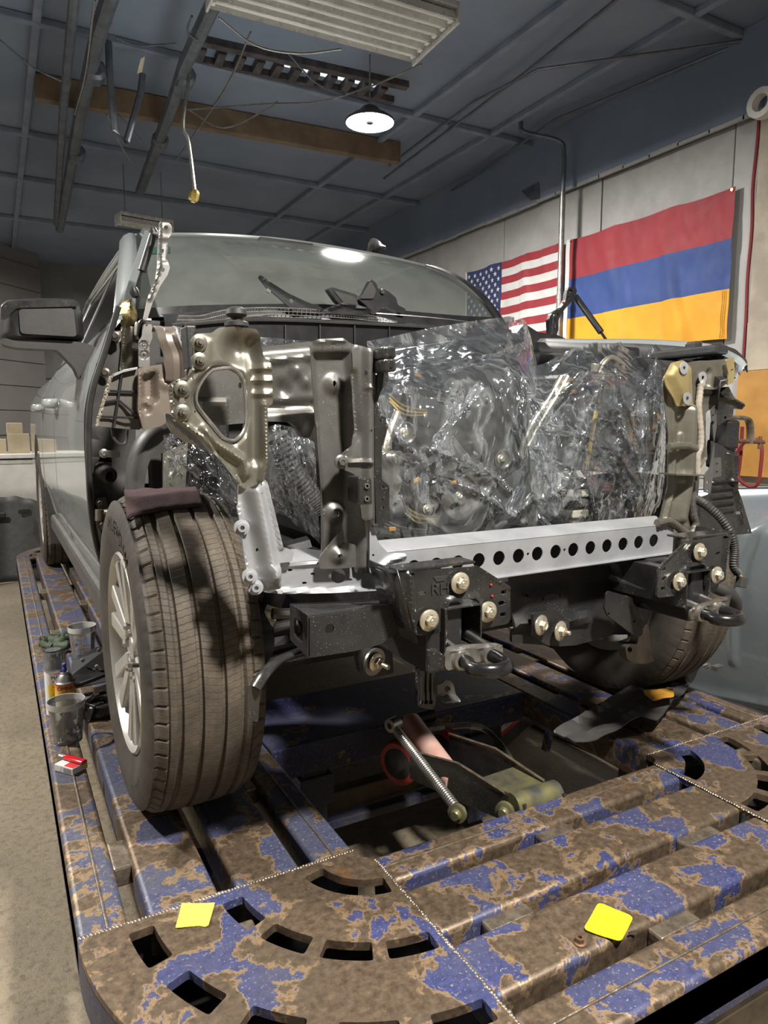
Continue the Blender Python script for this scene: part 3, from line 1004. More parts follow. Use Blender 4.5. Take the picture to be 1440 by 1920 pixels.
t, pos = flag('striped_flag', 'red and white striped flag with white stars on navy, behind the galvanised pole', 4.0, 2.645, 1.63, 2.535, ['fred', 'fwhite']*6+['fred'], 0.03, 3.0, ('fnavy', 0.41, 6/13))
st = B()
for r_ in range(9):
    nst = 6 if r_ % 2 == 0 else 5
    for k in range(nst):
        s = 0.41*((k*2+1+(r_ % 2))/12)
        q = 1-(r_+1)/10*(7/13)
        pts = []
        for i in range(10):
            rr = 0.026 if i % 2 == 0 else 0.0105
            an = PI/2+i*PI/5
            p = pos(s+rr*math.cos(an)/1.355, q+rr*math.sin(an)/0.905)
            pts.append(p+V((-.003, 0, 0)))
        c = pos(s, q)+V((-.004, 0, 0))
        st.add([c]+pts, [(0, 1+i, 1+(i+1) % 10) for i in range(10)])
o = st.build('stars', 'fwhite', t, smooth=0, recalc=False)
o['kind'] = 'stuff'
h_ = B().grid(lambda u, v: pos(0.0, v)+V((-.003, 0.02-0.03*u, 0)), 1, 20)
h_.build('hoist_tape', 'fwhite', t, smooth=0)
t, pos = flag('tricolour_flag', 'large flag of red, blue and amber bands nearest on the white wall', 2.57, 1.085, 1.58, 2.53, ['fred', 'fblue', 'forange'], 0.035, 9.0)
B().grid(lambda u, v: pos(0.0, v)+V((-.003, 0.03-0.045*u, 0)), 1, 20).build('hoist_tape', 'fwhite', t, smooth=0)
stt = B()
for k in range(3):
    for i in range(40):
        p = pos(0.985-0.009*k, 0.01+0.32*i/40)+V((-.003, 0, 0))
        stt.box(p, (.003, .003, .005))
o = stt.build('hem_stitching', 'oran', t, smooth=0)
for s in (0.015, 0.985):
    p = pos(s, 0.985)+V((-.004, 0, 0))
    B().lathe([(.004, 0), (.009, 0), (.009, -.003), (.004, -.003)], p, (1, 0, 0), 12, closed=True).build('grommet', 'brass', t)
# things at the wall, right edge
t = tag(sbox('plywood_board', 'ply', 2.90, 2.955, 0.2, 0.955, 0.70, 1.36), 'varnished amber plywood board leaning on the concrete pier', 'board')
del t['kind']
t = tag(sbox('cream_board', 'conc', 2.93, 2.958, 0.15, 0.93, 1.365, 1.66), 'stained cream board fixed above the amber plywood', 'board')
del t['kind']
b = B().tube(smooth_path([at(x, y, 'X', 2.97) for x, y in [(1424, 205), (1421, 260), (1412, 350), (1410, 430), (1402, 520), (1399, 600), (1394, 680), (1390, 780)]], 8), .011, 8)
tag(b.build('red_hose', 'redh', None), 'dark red hose hanging down the white wall beside the flag', 'hose')
b = B().lathe([(.05, 0), (.085, 0), (.085, -.06), (.05, -.06)], at(1436, 196, 'X', 2.9), (1, 0, 0), 24, closed=True)
tag(b.build('hose_reel', 'white', None, smooth=40), 'pale round hose reel high on the wall at the top of the red hose', 'reel')
cb = thing('steel_cabinet', 'dented grey steel cabinet standing against the wall under the amber plywood', 'cabinet', (2.75, 0.45, FLZ))
B().box((2.72, 0.35, 0.08), (.46, 1.05, 1.14)).build('carcass', 'steel', cb, smooth=0, bevel=.015)
B().box((2.485, 0.62, 0.08), (.012, .48, 1.06)).build('door', 'greywall', cb, smooth=0, bevel=.008)
B().box((2.485, 0.10, 0.08), (.012, .48, 1.06)).build('door', 'steel', cb, smooth=0, bevel=.008)
for y in (.42, .30):
    d_ = [o for o in cb.children if o.name.startswith('door')][0 if y > .4 else 1]
    B().tube([(2.478, y, .02), (2.455, y, .02), (2.455, y, .16), (2.478, y, .16)], .006, 8).build('handle', 'zinc', d_)
# white workbench, cartons and black undertray at the back left
wb = thing('white_workbench', 'long white workbench against the grey partition, cartons on top', 'workbench', (-1.2, 7.3, FLZ))
zt = at(30, 852, 'Y', 6.85).z
B().box((-1.35, 7.25, (zt-0.06+FLZ)/2), (2.0, 0.7, zt-0.06-FLZ)).build('front_panel', 'white', wb, smooth=0, bevel=.01)
B().box((-1.35, 7.24, zt-.02), (2.06, 0.8, .05)).build('worktop', 'white', wb, smooth=0, bevel=.008)
B().box((-1.35, 6.89, zt-.09), (2.0, 0.02, .03)).build('trim_strip', 'fixt', wb, smooth=0)
for i, (px, w, h, lab) in enumerate([(36, .22, .22, 'tall brown carton on the white workbench'), (30, .16, .12, 'small brown carton lying on the tall one'), (-6, .2, .16, 'brown carton at the end of the white workbench')]):
    p = at(px, 850, 'Y', 7.1)
    z = zt+.005+(.22 if i == 1 else 0)
    t = thing('carton', lab, 'box', (p.x, 7.1, z), group='cartons on the workbench')
    B().box((p.x, 7.1+.02*i, z+h/2), (w, .2, h)).build('box_body', 'card', t, smooth=0, bevel=.004)
    B().box((p.x, 7.1+.02*i, z+h+.002), (w*.98, .05, .003)).build('packing_tape', 'label', t, smooth=0)
ut = B()
ut.grid(lambda u, v: V((at(-60+140*u, 1000, 'Y', 5.6).x, 5.55+.35*v+.15*math.sin(u*PI), FLZ+.01+(0.58+.22*math.sin(u*PI*.55+.6)+.03*NZ.noise(V((u*5, 3, 0))))*v)), 30, 12)
t = thing('undertray', 'black plastic undertray stood on edge on the floor behind the deck', 'undertray', (-1.2, 5.7, FLZ))
ut.build('tray_sheet', 'rubber', t, solid=.012)
for k in range(2):
    p = at(0+k*45, 966-k*8, 'Y', 5.85)
    B().box(p, (.10, .05, .05)).build('clip_tab', 'blk', t, smooth=0, bevel=.01)
# ---------------------------------------------------------------- frame straightening rack under the truck
rack = thing('frame_rack', 'worn blue steel frame rack deck with slotted beams, carrying the truck', 'frame rack', (-0.05, 1.5, FLZ))
CX, CY, RX, RY = -0.535, -0.505, 0.642, 0.665
YR = 4.12


def mx(p):
    return (-0.105-p[0], p[1])


def my(p):
    return (p[0], YR+CY-p[1])


def ring(r0, r1, a0, a1, n=6):
    A = [math.radians(a0+(a1-a0)*k/n) for k in range(n+1)]
    k = RY/RX
    o = [(CX+r1*math.cos(a), CY+r1*math.sin(a)*1.01) for a in A]
    i = [(CX+r0*math.cos(a), CY+r0*math.sin(a)*1.01) for a in reversed(A)]
    return [tuple(q[:2]) for q in fillet([(*p, 0) for p in o+i], 0.006, 2)]


plate = [(CX+RX*math.cos(math.radians(a)), CY+RY*math.sin(math.radians(a))) for a in range(180, 271, 3)]
plate += [(CX, -0.552), (CX-.012, -.548), (CX-.024, -.538), (-0.563, -.522), (-0.563, CY)]
holes = [ring(.502, .552, 183.6+18*i, 195.4+18*i) for i in range(5)]
holes += [ring(.316, .364, 186+21.4*i, 202.6+21.4*i) for i in range(4)]
holes += [ring(.125, .178, 193, 263, 12)]
for f in (lambda p: p, mx, my, lambda p: mx(my(p))):
    b = B().prism([(*f(p), 0.0) for p in plate], (0, 0, -0.018), [[(*f(p), 0.0) for p in hh] for hh in holes])
    b.build('corner_plate', 'deck', rack, smooth=0, bevel=0.0035)


def bar(name, x0, x1, y0, y1, mat, z1=-0.001, h=0.10, bev=0.012):
    return B().box(((x0+x1)/2, (y0+y1)/2, z1-h/2), (x1-x0, y1-y0, h)).build(name, mat, rack, smooth=30, bevel=bev, seg=3)


def seamline(a, b, w=0.0045):
    """irregular weld bead"""
    a, b = V((*a, 0)), V((*b, 0))
    n = max(4, int((b-a).length/0.007))
    bb = B()
    for i in range(n):
        p = a+(b-a)*((i+.5)/n)
        d = (b-a).normalized()
        s = V((-d.y, d.x, 0))
        w_ = w*random.uniform(.7, 1.25)
        bb.lathe([(0, .0022), (w_*.6, .0017), (w_, -.001)], p+s*random.uniform(-.0015, .0015), (0, 0, 1), 7)
    return bb.build('weld_bead', 'weld', rack, smooth=60)


xl, xr = CX, -0.105-CX
for y0, y1 in ((-.652, -.552), (-.84, -.69), (-1.023, -.876), (-1.17, -1.06)):
    bar('cross_bar', xl, xr, y0, y1, 'deck')
    if y1 < -.7:
        bar('cross_bar', xl, xr, YR+CY-y1, YR+CY-y0, 'deck2')
lbars = ((-1.177, -1.08), (-1.04, -.89), (-.85, -.70), (-.665, -.563))
for x0, x1 in lbars:
    bar('runway_beam', x0, x1, CY, YR, 'deck2')
    bar('runway_beam', -0.105-x1, -0.105-x0, CY, YR, 'deck')
for x in (-1.12, 1.015):
    B().box((x, (CY+YR)/2, 0.0), (.006, YR-CY, .006)).build('seam_rib', 'weld', rack, smooth=0, bevel=.002)
for y, k in ((-.60, 1), (-1.115, 1)):
    B().box(((xl+xr)/2, y, 0.0), (xr-xl, .005, .005)).build('seam_rib', 'weld', rack, smooth=0, bevel=.002)
B().box((-.615, .5, 0.0), (.005, 2.0, .005)).build('seam_rib', 'weld', rack, smooth=0, bevel=.002)
seamline((-1.176, CY), (-.563, CY))
seamline((CX, -.56), (CX, -1.16))
seamline((.458, CY), (1.07, CY))
seamline((xr, -.56), (xr, -1.16))


def spacer(x0, x1, y0, y1):
    B().box(((x0+x1)/2, (y0+y1)/2, -0.035), (x1-x0, y1-y0, .05)).build('spacer_block', 'weld', rack, smooth=0, bevel=.006)


for s in (0, 1):
    f = (lambda a, b: (a, b)) if not s else (lambda a, b: (-.105-b, -.105-a))
    for y in (-.23, .85, 1.85, 2.88):
        spacer(*f(-1.082, -1.038), y-.06, y+.06)
        spacer(*f(-.892, -.848), y-.55+.06, y-.55+.18)
        spacer(*f(-.702, -.663), y+.14, y+.26)
for x0, x1, y0, y1 in ((-.125, -.019, -.69, -.652), (-.433, -.315, -.876, -.84), (.17, .30, -.876, -.84), (-.146, -.024, -1.06, -1.023)):
    spacer(x0, x1, y0-.002, y1+.002)
# side skirt round the whole deck, lower rail, pit beams and legs
def outline(off=0.0, n=3):
    L = [(CX+(RX+off)*math.cos(math.radians(a)), CY+(RY+off)*math.sin(math.radians(a))) for a in range(180, 271, n)]
    full = L+[mx(p) for p in reversed(L)]
    return full+[my(p) for p in reversed(full)]


rings_ = []
for off, z in ((-.001, -.012), (.0, -.015), (.0, -.105), (-.012, -.115), (-.05, -.115)):
    rings_.append([V((*p, z)) for p in outline(off)])
B().rings(rings_, True).build('side_skirt', 'deckblue', rack, smooth=40)
B().tube([V((*p, -.145)) for p in outline(-.04)]+[V((*outline(-.04)[0], -.145))], .022, 8, caps=False).build('lower_rail', 'brownst', rack)
rings_ = [[V((*p, z)) for p in outline(-.06) if p[1] < -.62] for z in (-.12, -.42)]
B().rings(rings_, False).build('base_shroud', 'brownst', rack, smooth=40)
B().prism([(p[0], p[1], -.16) for p in outline(-.06) if p[1] < -.50], (0, 0, -.01)).build('shade_pan', 'blkmat', rack, smooth=0)  # added dark sheet, keeps the holes of the plates in shade
for x in (-.83, .725):
    B().box((x, -.495, -.095), (.56, .012, .15)).build('shade_wall', 'blkmat', rack, smooth=0)  # added dark uprights, hide the lit floor behind the plate holes
B().box((-.05, .28, -.055), (1.02, .40, .11)).build('pit_beam', 'deckblue', rack, smooth=0, bevel=.006)
B().box((-.05, 2.2, -.055), (1.02, .9, .11)).build('pit_beam', 'deckblue', rack, smooth=0, bevel=.006)
for x in (-.41, .25):
    B().box((x, .13, -.29), (.085, .09, .36)).build('leg', 'deckblue', rack, smooth=0, bevel=.005)
    B().box((x, .13, -.17), (.12, .12, .10)).build('leg_bracket', 'deckblue', rack, smooth=0, bevel=.005)
for x in (-.90, .80):
    B().box((x, 3.4, -.30), (.12, .12, .38)).build('leg', 'deckblue', rack, smooth=0, bevel=.005)
    B().box((x, -.2, -.30), (.12, .12, .38)).build('leg', 'deckblue', rack, smooth=0, bevel=.005)
B().box((-.08, .17, -.27), (.62, .05, .07)).build('tie_bar', 'wood', rack, smooth=0, bevel=.004)
B().box((-.08, .13, -.33), (.62, .04, .03)).build('tie_bar', 'deckblue', rack, smooth=0, bevel=.004)
B().box((-.12, -.46, -.40), (.80, .10, .10), Matrix.Rotation(.03, 3, 'Z')).build('lower_beam', 'wood', rack, smooth=0, bevel=.006)
B().box((-.12, -.36, -.46), (.80, .06, .07)).build('lower_beam', 'rust', rack, smooth=0, bevel=.006)
# ---------------------------------------------------------------- pulling arm in the pit
arm = thing('pulling_arm', 'black pulling arm with faded red ram, coil spring and red rollers in the deck opening', 'hydraulic arm', at(880, 1480, 'Y', -.35))
aL, aR = at(768, 1432, 'Y', -.14), at(842, 1400, 'Y', -.12)
pL, pR = at(945, 1500, 'Y', -.50), at(1020, 1478, 'Y', -.50)
dz = V((0, 0, .055))
for nm, a, p in (('side_plate', aL, pL), ('side_plate', aR, pR)):
    w = V((.006, 0, 0))
    d = (p-a).normalized()
    pts = [a-dz*.9, a+d*.25-dz*1.1, p-dz*1.1+d*.03, p-dz*.6+d*.07, p+d*.07+dz*.1, p+dz*.35, a+d*.2+dz*1.0, a+dz*.75]
    B().prism(pts, (.011, .004, 0)).build(nm, 'blkmat' if nm == 'x' else 'blkgl', arm, smooth=0, bevel=.002)
    B().tube([a+dz*.80, a+d*.2+dz*1.05, p+dz*.4], .0045, 6).build('edge_bead', 'weld', arm)
d = (pL-aL).normalized()
q0, q1 = aL+(pL-aL)*.70+dz*.45, aR+(pR-aR)*.70+dz*.45
e0_, e1_ = pL+dz*.30, pR+dz*.30
B().hexa([q0-dz*.2, q1-dz*.2, e1_-dz*.2, e0_-dz*.2, q0, q1, e1_, e0_]).build('arm_cover', 'lime', arm, smooth=0, bevel=.003)
B().cyl(pL-V((.004, 0, .006))+d*.03, pR+V((.012, 0, -.006))+d*.03, .034, 20).build('pivot_sleeve', 'lime', arm)
for p in (at(947, 1520, 'Y', -.535), at(858, 1524, 'Y', -.49)):
    B().lathe([(0, -.022), (.012, -.022), (.016, -.016), (.016, -.01), (.026, -.008), (.026, .004), (.0, .004)], p, (-d.y*-1 if False else .86, .50, 0), 18).build('pivot_pin', 'lime', arm)
c0, c1 = at(768, 1352, 'Y', .03), at(838, 1448, 'Y', -.25)
dd = (c1-c0).normalized()
B().tube([c0, c0+dd*.01, c1, c1+dd*.05], [.030, .036, .036, .030], 24).build('ram_cylinder', 'pink', arm)
B().tube([at(735, 1362, 'Y', .04), at(812, 1340, 'Y', .04)], .022, 14).build('ram_pivot', 'blkmat', arm)
B().lathe([(.010, -.02), (.022, -.02), (.022, .02), (.010, .02)], at(738, 1358, 'Y', -.05), (.9, .3, 0), 16, closed=True).build('spring_eye', 'steel', arm)
for c, s in ((at(752, 1428, 'Y', -.04), 1.0), (at(830, 1400, 'Y', .0), 1.0)):
    ax = V((.9, .42, 0)).normalized()
    r = .072
    rim = []
    for k in range(48):
        pass
    B().lathe([(.050, -.022), (r*.93, -.022), (r, -.016), (r, .016), (r*.93, .022), (.050, .022)], c, ax, 40, closed=True).build('red_roller', 'red', arm)
    B().lathe([(0, -.030), (.025, -.030), (.052, -.022), (.052, .018), (.02, .026), (0, .026)], c, ax, 24).build('roller_hub', 'blkmat', arm)
    kn = B()
    N, M_ = ax.orthogonal().normalized(), None
    M_ = ax.cross(N)
    for k in range(40):
        a = 2*PI*k/40
        kn.box(c+N*(r*math.cos(a))+M_*(r*math.sin(a))+ax*.004, (.004, .004, .004))
    kn.build('knurling', 'rubber', arm, smooth=0)
s0, s1 = at(741, 1366, 'Y', -.06), at(856, 1516, 'Y', -.47)
sd = (s1-s0)
L = sd.length
sd.normalize()
n1 = sd.orthogonal().normalized()
n2 = sd.cross(n1)
turns = 46
pts = []
for k in range(turns*10+1):
    a = 2*PI*k/10
    pts.append(s0+sd*(L*k/(turns*10))+n1*(.0125*math.cos(a))+n2*(.0125*math.sin(a)))
B().tube(pts, .0030, 5).build('coil_spring', 'steel', arm)
B().cyl(s0, s1, .010, 10).build('spring_core', 'brownst', arm)
B().tube(smooth_path([s1, s1+V((.012, .0, -.012)), s1+V((.022, -.005, 0))], 5), .004, 6).build('spring_hook', 'steel', arm)
hp = [at(x, y, 'Y', yy) for x, y, yy in ((800, 1368, .0), (830, 1364, .0), (870, 1360, .0), (903, 1364, -.02), (935, 1390, -.1), (962, 1430, -.2), (985, 1472, -.32), (1010, 1500, -.40))]
B().tube(smooth_path(hp, 8), [.012]*24+[.009]*(len(smooth_path(hp, 8))-24), 10).build('hydraulic_hose', 'brownst', arm)
B().tube([hp[0], hp[0]*.4+hp[1]*.6, hp[1]], [.017, .02, .016], 8).build('hose_fitting', 'brownst', arm)
hc = []
hs = smooth_path(hp, 8)[18:27]
for i in range(len(hs)-1):
    for k in range(12):
        t_ = k/12
        p = hs[i].lerp(hs[i+1], t_)
        a = 2*PI*(i*12+k)/6
        hc.append(p+V((0, math.cos(a), math.sin(a)))*.0135)
B().tube(hc, .0022, 5).build('hose_guard', 'steel', arm)
B().tube(smooth_path([at(972, 1445, 'Y', -.2), at(990, 1475, 'Y', -.3), at(1012, 1502, 'Y', -.42)], 6), .011, 8).build('hydraulic_hose', 'rubber', arm)
# toolbox and pale tube on the pit floor
p = at(935, 1400, 'Z', FLZ)
tbx = thing('tool_case', 'black case with white and red label on the floor under the deck opening', 'tool case', (p.x+.08, p.y+.15, FLZ), math.radians(28))
B().box((0, 0, .07), (.42, .26, .14)).build('case_body', 'dgrey', tbx, smooth=0, bevel=.008, local=True)
B().box((0, 0, .165), (.425, .265, .05)).build('lid', 'greywall', tbx, smooth=0, bevel=.01, local=True)
B().box((0, 0, .192), (.32, .18, .004)).build('lid_recess', 'blk', tbx, smooth=0, local=True)
B().box((-.08, -.1315, .105), (.24, .002, .05)).build('label', 'inkwht', tbx, smooth=0, local=True)
B().box((-.08, -.133, .092), (.24, .002, .022)).build('label_band', 'inkred', tbx, smooth=0, local=True)
text_on('lettering', 'Pro-Tow', .022, lambda x, y, z: V((-.12+x, -.1335, .117+y)), 'ink', tbx, local=True)
tag(B().cyl(at(1000, 1352, 'Z', FLZ+.02), at(1330, 1500, 'Z', FLZ+.02), .022, 12).build('pale_tube', 'inkwht', None), 'pale tube lying on the floor beneath the deck, beside the tool case', 'tube')
st = at(1088, 1462, 'Z', FLZ)
tag(B().box((.90, .40, -.34), (.03, .03, .26), Matrix.Rotation(.25, 3, 'Y')).build('prop_bar', 'deckblue', None, smooth=0, bevel=.003), 'slim blue prop bar standing under the deck opening', 'bar')


# ---------------------------------------------------------------- things lying on the deck
def flat_piece(name, label, cat, px, z, th, mat, fil=.004, curl=0.0, bev=.0):
    """thin sheet lying on the deck"""
    P = [at(x, y, 'Z', z) for x, y in px]
    P = [V(q) for q in fillet(P, fil, 3)]
    c = sum(P, V((0, 0, 0)))/len(P)
    b = B().prism(P, (0, 0, th))
    return tag(b.build(name, mat, None, smooth=0, bevel=bev), label, cat)


def curled(name, label, cat, px, z, mat, curl, fil):
    pts = [at(x, y, 'Z', z) for x, y in px]
    c = sum(pts, V((0, 0, 0)))/len(pts)
    pan = panel(name, px, [], ('Z', z), mat, None, h=.008, t=.0012, fil=fil,
                ht=lambda u, v: curl*((u-c.x)**2+(v-c.y)**2)/.003+.0008*NZ.noise(V((u*40, v*40, 0)))+.0022)
    return tag(pan, label, cat)


curled('sandpaper', 'square of yellow sandpaper with a torn lower edge, on the left corner plate', 'sandpaper', [(341, 1698), (403, 1696), (391, 1737), (384, 1740), (372, 1737), (329, 1743)], .0, 'yelpap', .003, .002)
curled('spreader', 'bright yellow plastic filler spreader with rounded corners, on the front beams', 'spreader', [(1122, 1695), (1188, 1722), (1164, 1769), (1093, 1746)], .0, 'yel', .0025, .012)
p = at(1087, 1768, 'Z', 0)
t = thing('flange_nut', 'small rusty flange nut beside the yellow spreader', 'nut', p)
B().lathe([(.0045, 0), (.0125, 0), (.0125, .002), (.010, .0035), (.0045, .0035)], p, (0, 0, 1), 20, closed=True).build('flange', 'rust', t)
B().lathe([(.0045, .002), (.0095, .002), (.0095, .012), (.0085, .013), (.0045, .013)], p, (0, 0, 1), 6, closed=True).build('hexagon', 'rust', t, smooth=20)
p = at(1184, 1747, 'Z', 0.003)
tag(B().tube([p-V((.008, 0, 0)), p, p+V((.012, -.004, .001))], .0016, 6).build('wire_scrap', 'ink', None), 'short black wire scrap under the corner of the yellow spreader', 'wire')
# black liner with tape
LO = [(1036, 1388), (1085, 1352), (1150, 1318), (1200, 1288), (1262, 1250), (1296, 1238), (1311, 1243), (1312, 1262), (1296, 1288), (1282, 1306), (1262, 1318), (1245, 1340), (1232, 1357), (1200, 1348), (1178, 1362), (1150, 1378), (1120, 1391), (1075, 1398), (1062, 1388)]
ln = thing('wheel_liner', 'crumpled black plastic wheel liner piece lying before the far front tyre', 'liner', at(1180, 1330, 'Z', 0))
lh = relief([('ridge', [(1040, 1386), (1150, 1320), (1290, 1242)], .02, .02), ('ridge', [(1075, 1392), (1160, 1360), (1250, 1300), (1300, 1262)], .012, .012), ('ridge', [(1060, 1380), (1150, 1345), (1230, 1300)], .008, .008), ('pan', [(1290, 1236), (1315, 1240), (1312, 1262), (1285, 1290), (1270, 1280)], .03, .03)], lambda q: (at(q[0], q[1], 'Z', .045).x, at(q[0], q[1], 'Z', .045).y))
panel('liner_sheet', LO, [], ('Z', 0.045), 'dgrey', ln, h=.02, t=.003, fil=.01, ht=lambda u, v: .014+lh(u, v)+.012*NZ.noise(V((u*9, v*9, 2))))
panel('liner_flap', [(1200, 1348), (1262, 1316), (1245, 1340), (1232, 1357)], [], ('Z', 0.035), 'dgrey', ln, h=.02, t=.003, ht=lambda u, v: .004+.004*NZ.noise(V((u*20, v*20, 2))))
tp = panel('tape_piece', [(1206, 1295), (1262, 1289), (1264, 1306), (1224, 1313), (1210, 1303)], [], ('Z', 0.098), 'oran', None, h=.012, t=.002, ht=lambda u, v: .006*NZ.noise(V((u*22, v*22, 5))))
tag(tp, 'scrap of amber masking tape stuck on the black wheel liner', 'tape')


# cups, cans, small things along the left edge
def cup(label, px, py, rimx, rimpx, top_y, inside_fn, group):
    base = at(px, py, 'Z', 0.0)
    scale = (at(px+50, py, 'Y', base.y)-at(px-50, py, 'Y', base.y)).length/100
    h = at(px, top_y, 'Y', base.y).z
    R = rimpx*scale*.5*.93
    r = R*.76
    t = thing('mixing_cup', label, 'cup', base, group=group)
    B().lathe([(0, .001), (r, .001), (r, .004), (R*.93, h*.80), (R*.955, h*.86)], (0, 0, 0), n=40).build('cup_wall', 'cup', t, local=True)
    B().lathe([(R*.955, h*.84), (R, h*.86), (R*1.01, h*.98), (R, h), (R*.965, h*.995), (R*.955, h*.86)], (0, 0, 0), n=40).build('rim', 'cuprim', t, local=True)
    inside_fn(t, R, r, h)
    return t


def in_clips(t, R, r, h):
    rnd = random.Random(3)
    for i in range(26):
        a, q = rnd.uniform(0, 2*PI), r*.72*math.sqrt(rnd.random())
        m = Matrix.Rotation(rnd.uniform(0, 3), 3, 'Z') @ Matrix.Rotation(rnd.uniform(-.5, .5), 3, 'X')
        B().box((q*math.cos(a), q*math.sin(a), .010+.03*rnd.random()), (.016, .010, .007), m).lathe([(.004, -.008), (.003, .008)], (q*math.cos(a), q*math.sin(a), .018+.03*rnd.random()), m @ V((0, 0, 1)), 8).build('clip', rnd.choice(['blk', 'blk', 'steel']), t, smooth=0, bevel=.001, local=True)
    for x, y, a, w in ((-.012, -.012, .5, .030), (.006, .0, -.45, .022)):
        B().box((x, y, h*.45), (w, .006, h*.62), Matrix.Rotation(a, 3, 'Y')).build('trim_clip', 'dgrey', t, smooth=0, bevel=.002, local=True)


def in_paint(t, R, r, h):
    B().lathe([(0, h*.12), (r*.98, h*.12)], (0, 0, 0), n=32).build('paint_residue', 'dgrey', t, local=True)


def on_cyl(R0, ang, z0, slope=0.0):
    return lambda x, y, z: V(((R0+slope*y)*math.sin(ang+x/R0), -(R0+slope*y)*math.cos(ang+x/R0), z0+y))


cup('clear plastic cup holding black clips, nearest cup, behind the cigarette pack', 128, 1388, 128, 76, 1311, in_clips, 'plastic mixing cups on the deck edge')
c2 = cup('paint-stained plastic cup with coloured print, farther cup, beside the glove', 157, 1240, 154, 57, 1172, in_paint, 'plastic mixing cups on the deck edge')
dpos = 0
for s, x, z, sz, m in (('P', -.030, .088, .024, 'inkred'), ('P', -.014, .088, .024, 'inkblue'), ('G', .002, .086, .024, 'inkyel')):
    text_on('logo', s, sz, (lambda X, Zz: (lambda a, bb, c: on_cyl(.0545, -.30+X/.0545, Zz, .18)(a, bb, c)))(x, z), m, c2, local=True, bold=.001)
text_on('lettering', 'Refinish', .010, on_cyl(.0545, .25, .082, .18), 'inkgrn', c2, local=True)
text_on('lettering', 'MIXING CUP', .008, on_cyl(.0525, -.05, .070, .18), 'inkblue', c2, local=True)
for k in range(5):
    b = B()
    for j in range(2):
        a0 = -.55+j*.42
        b.rings([[V(((.0515+.18*(z-.06))*math.sin(a), -(.0515+.18*(z-.06))*math.cos(a), z)) for z in (.058-k*.007, .0595-k*.007)] for a in [a0+.34*q/5 for q in range(6)]], False)
    b.build('scale_line', 'inkblue', c2, smooth=0, local=True)


def spray_can(name, label, px, py, wpx, rim_y, lab_fn, cap):
    base = at(px, py, 'Z', 0.0)
    scale = (at(px+50, py, 'Y', base.y)-at(px-50, py, 'Y', base.y)).length/100
    r = wpx*scale*.5
    h = at(px, rim_y, 'Y', base.y).z
    t = thing(name, label, 'spray can', base, group='spray cans at the deck edge')
    lab_fn(t, r, h)
    B().lathe([(r, h-.001), (r*1.03, h), (r*1.03, h+.004), (r*.94, h+.006), (r*.86, h+.012), (r*.62, h+.026), (r*.45, h+.031), (r*.45, h+.036), (r*.40, h+.038), (r*.36, h+.034), (0, h+.034)], n=36).build('dome', 'steel', t, local=True)
    B().lathe([(0, .0), (r*.96, .0), (r*1.02, .003), (r, .006)], n=36).build('bottom_seam', 'steel', t, local=True)
    cap(t, r, h)
    return t


def lab_omni(t, r, h):
    m = can_mat('omni_can_label', [(0.0, (.42, .44, .36)), (.55, (.55, .50, .36)), (.74, (.78, .50, .07)), (.88, (.72, .25, .05)), (1.0, (.50, .09, .04))], 0, h)
    B().lathe([(r, .005), (r, h)], n=36).build('can_body', m, t, local=True)
    a = .1
    text_on('lettering', 'OMNI-FIL', .0195, on_cyl(r+.0004, a+.16, h*.895), 'ink', t, local=True, bold=.0009)
    text_on('lettering', 'EZ Touch Nozzle', .0095, on_cyl(r+.0004, a+.10, h*.74), 'ink', t, local=True, bold=.0003)
    text_on('lettering', 'AEROSOL PRIMER', .006, on_cyl(r+.0004, a+.2, h*.81), 'ink', t, local=True)
    text_on('lettering', 'fast dry high build', .006, on_cyl(r+.0004, a+.15, h*.68), 'ink', t, local=True)


def cap_omni(t, r, h):
    B().lathe([(.0075, h+.033), (.0075, h+.050), (.006, h+.052), (.006, h+.056), (.0075, h+.058), (.0075, h+.066), (.005, h+.068), (0, h+.068)], n=16).build('blue_nozzle', 'inkblue', t, local=True)


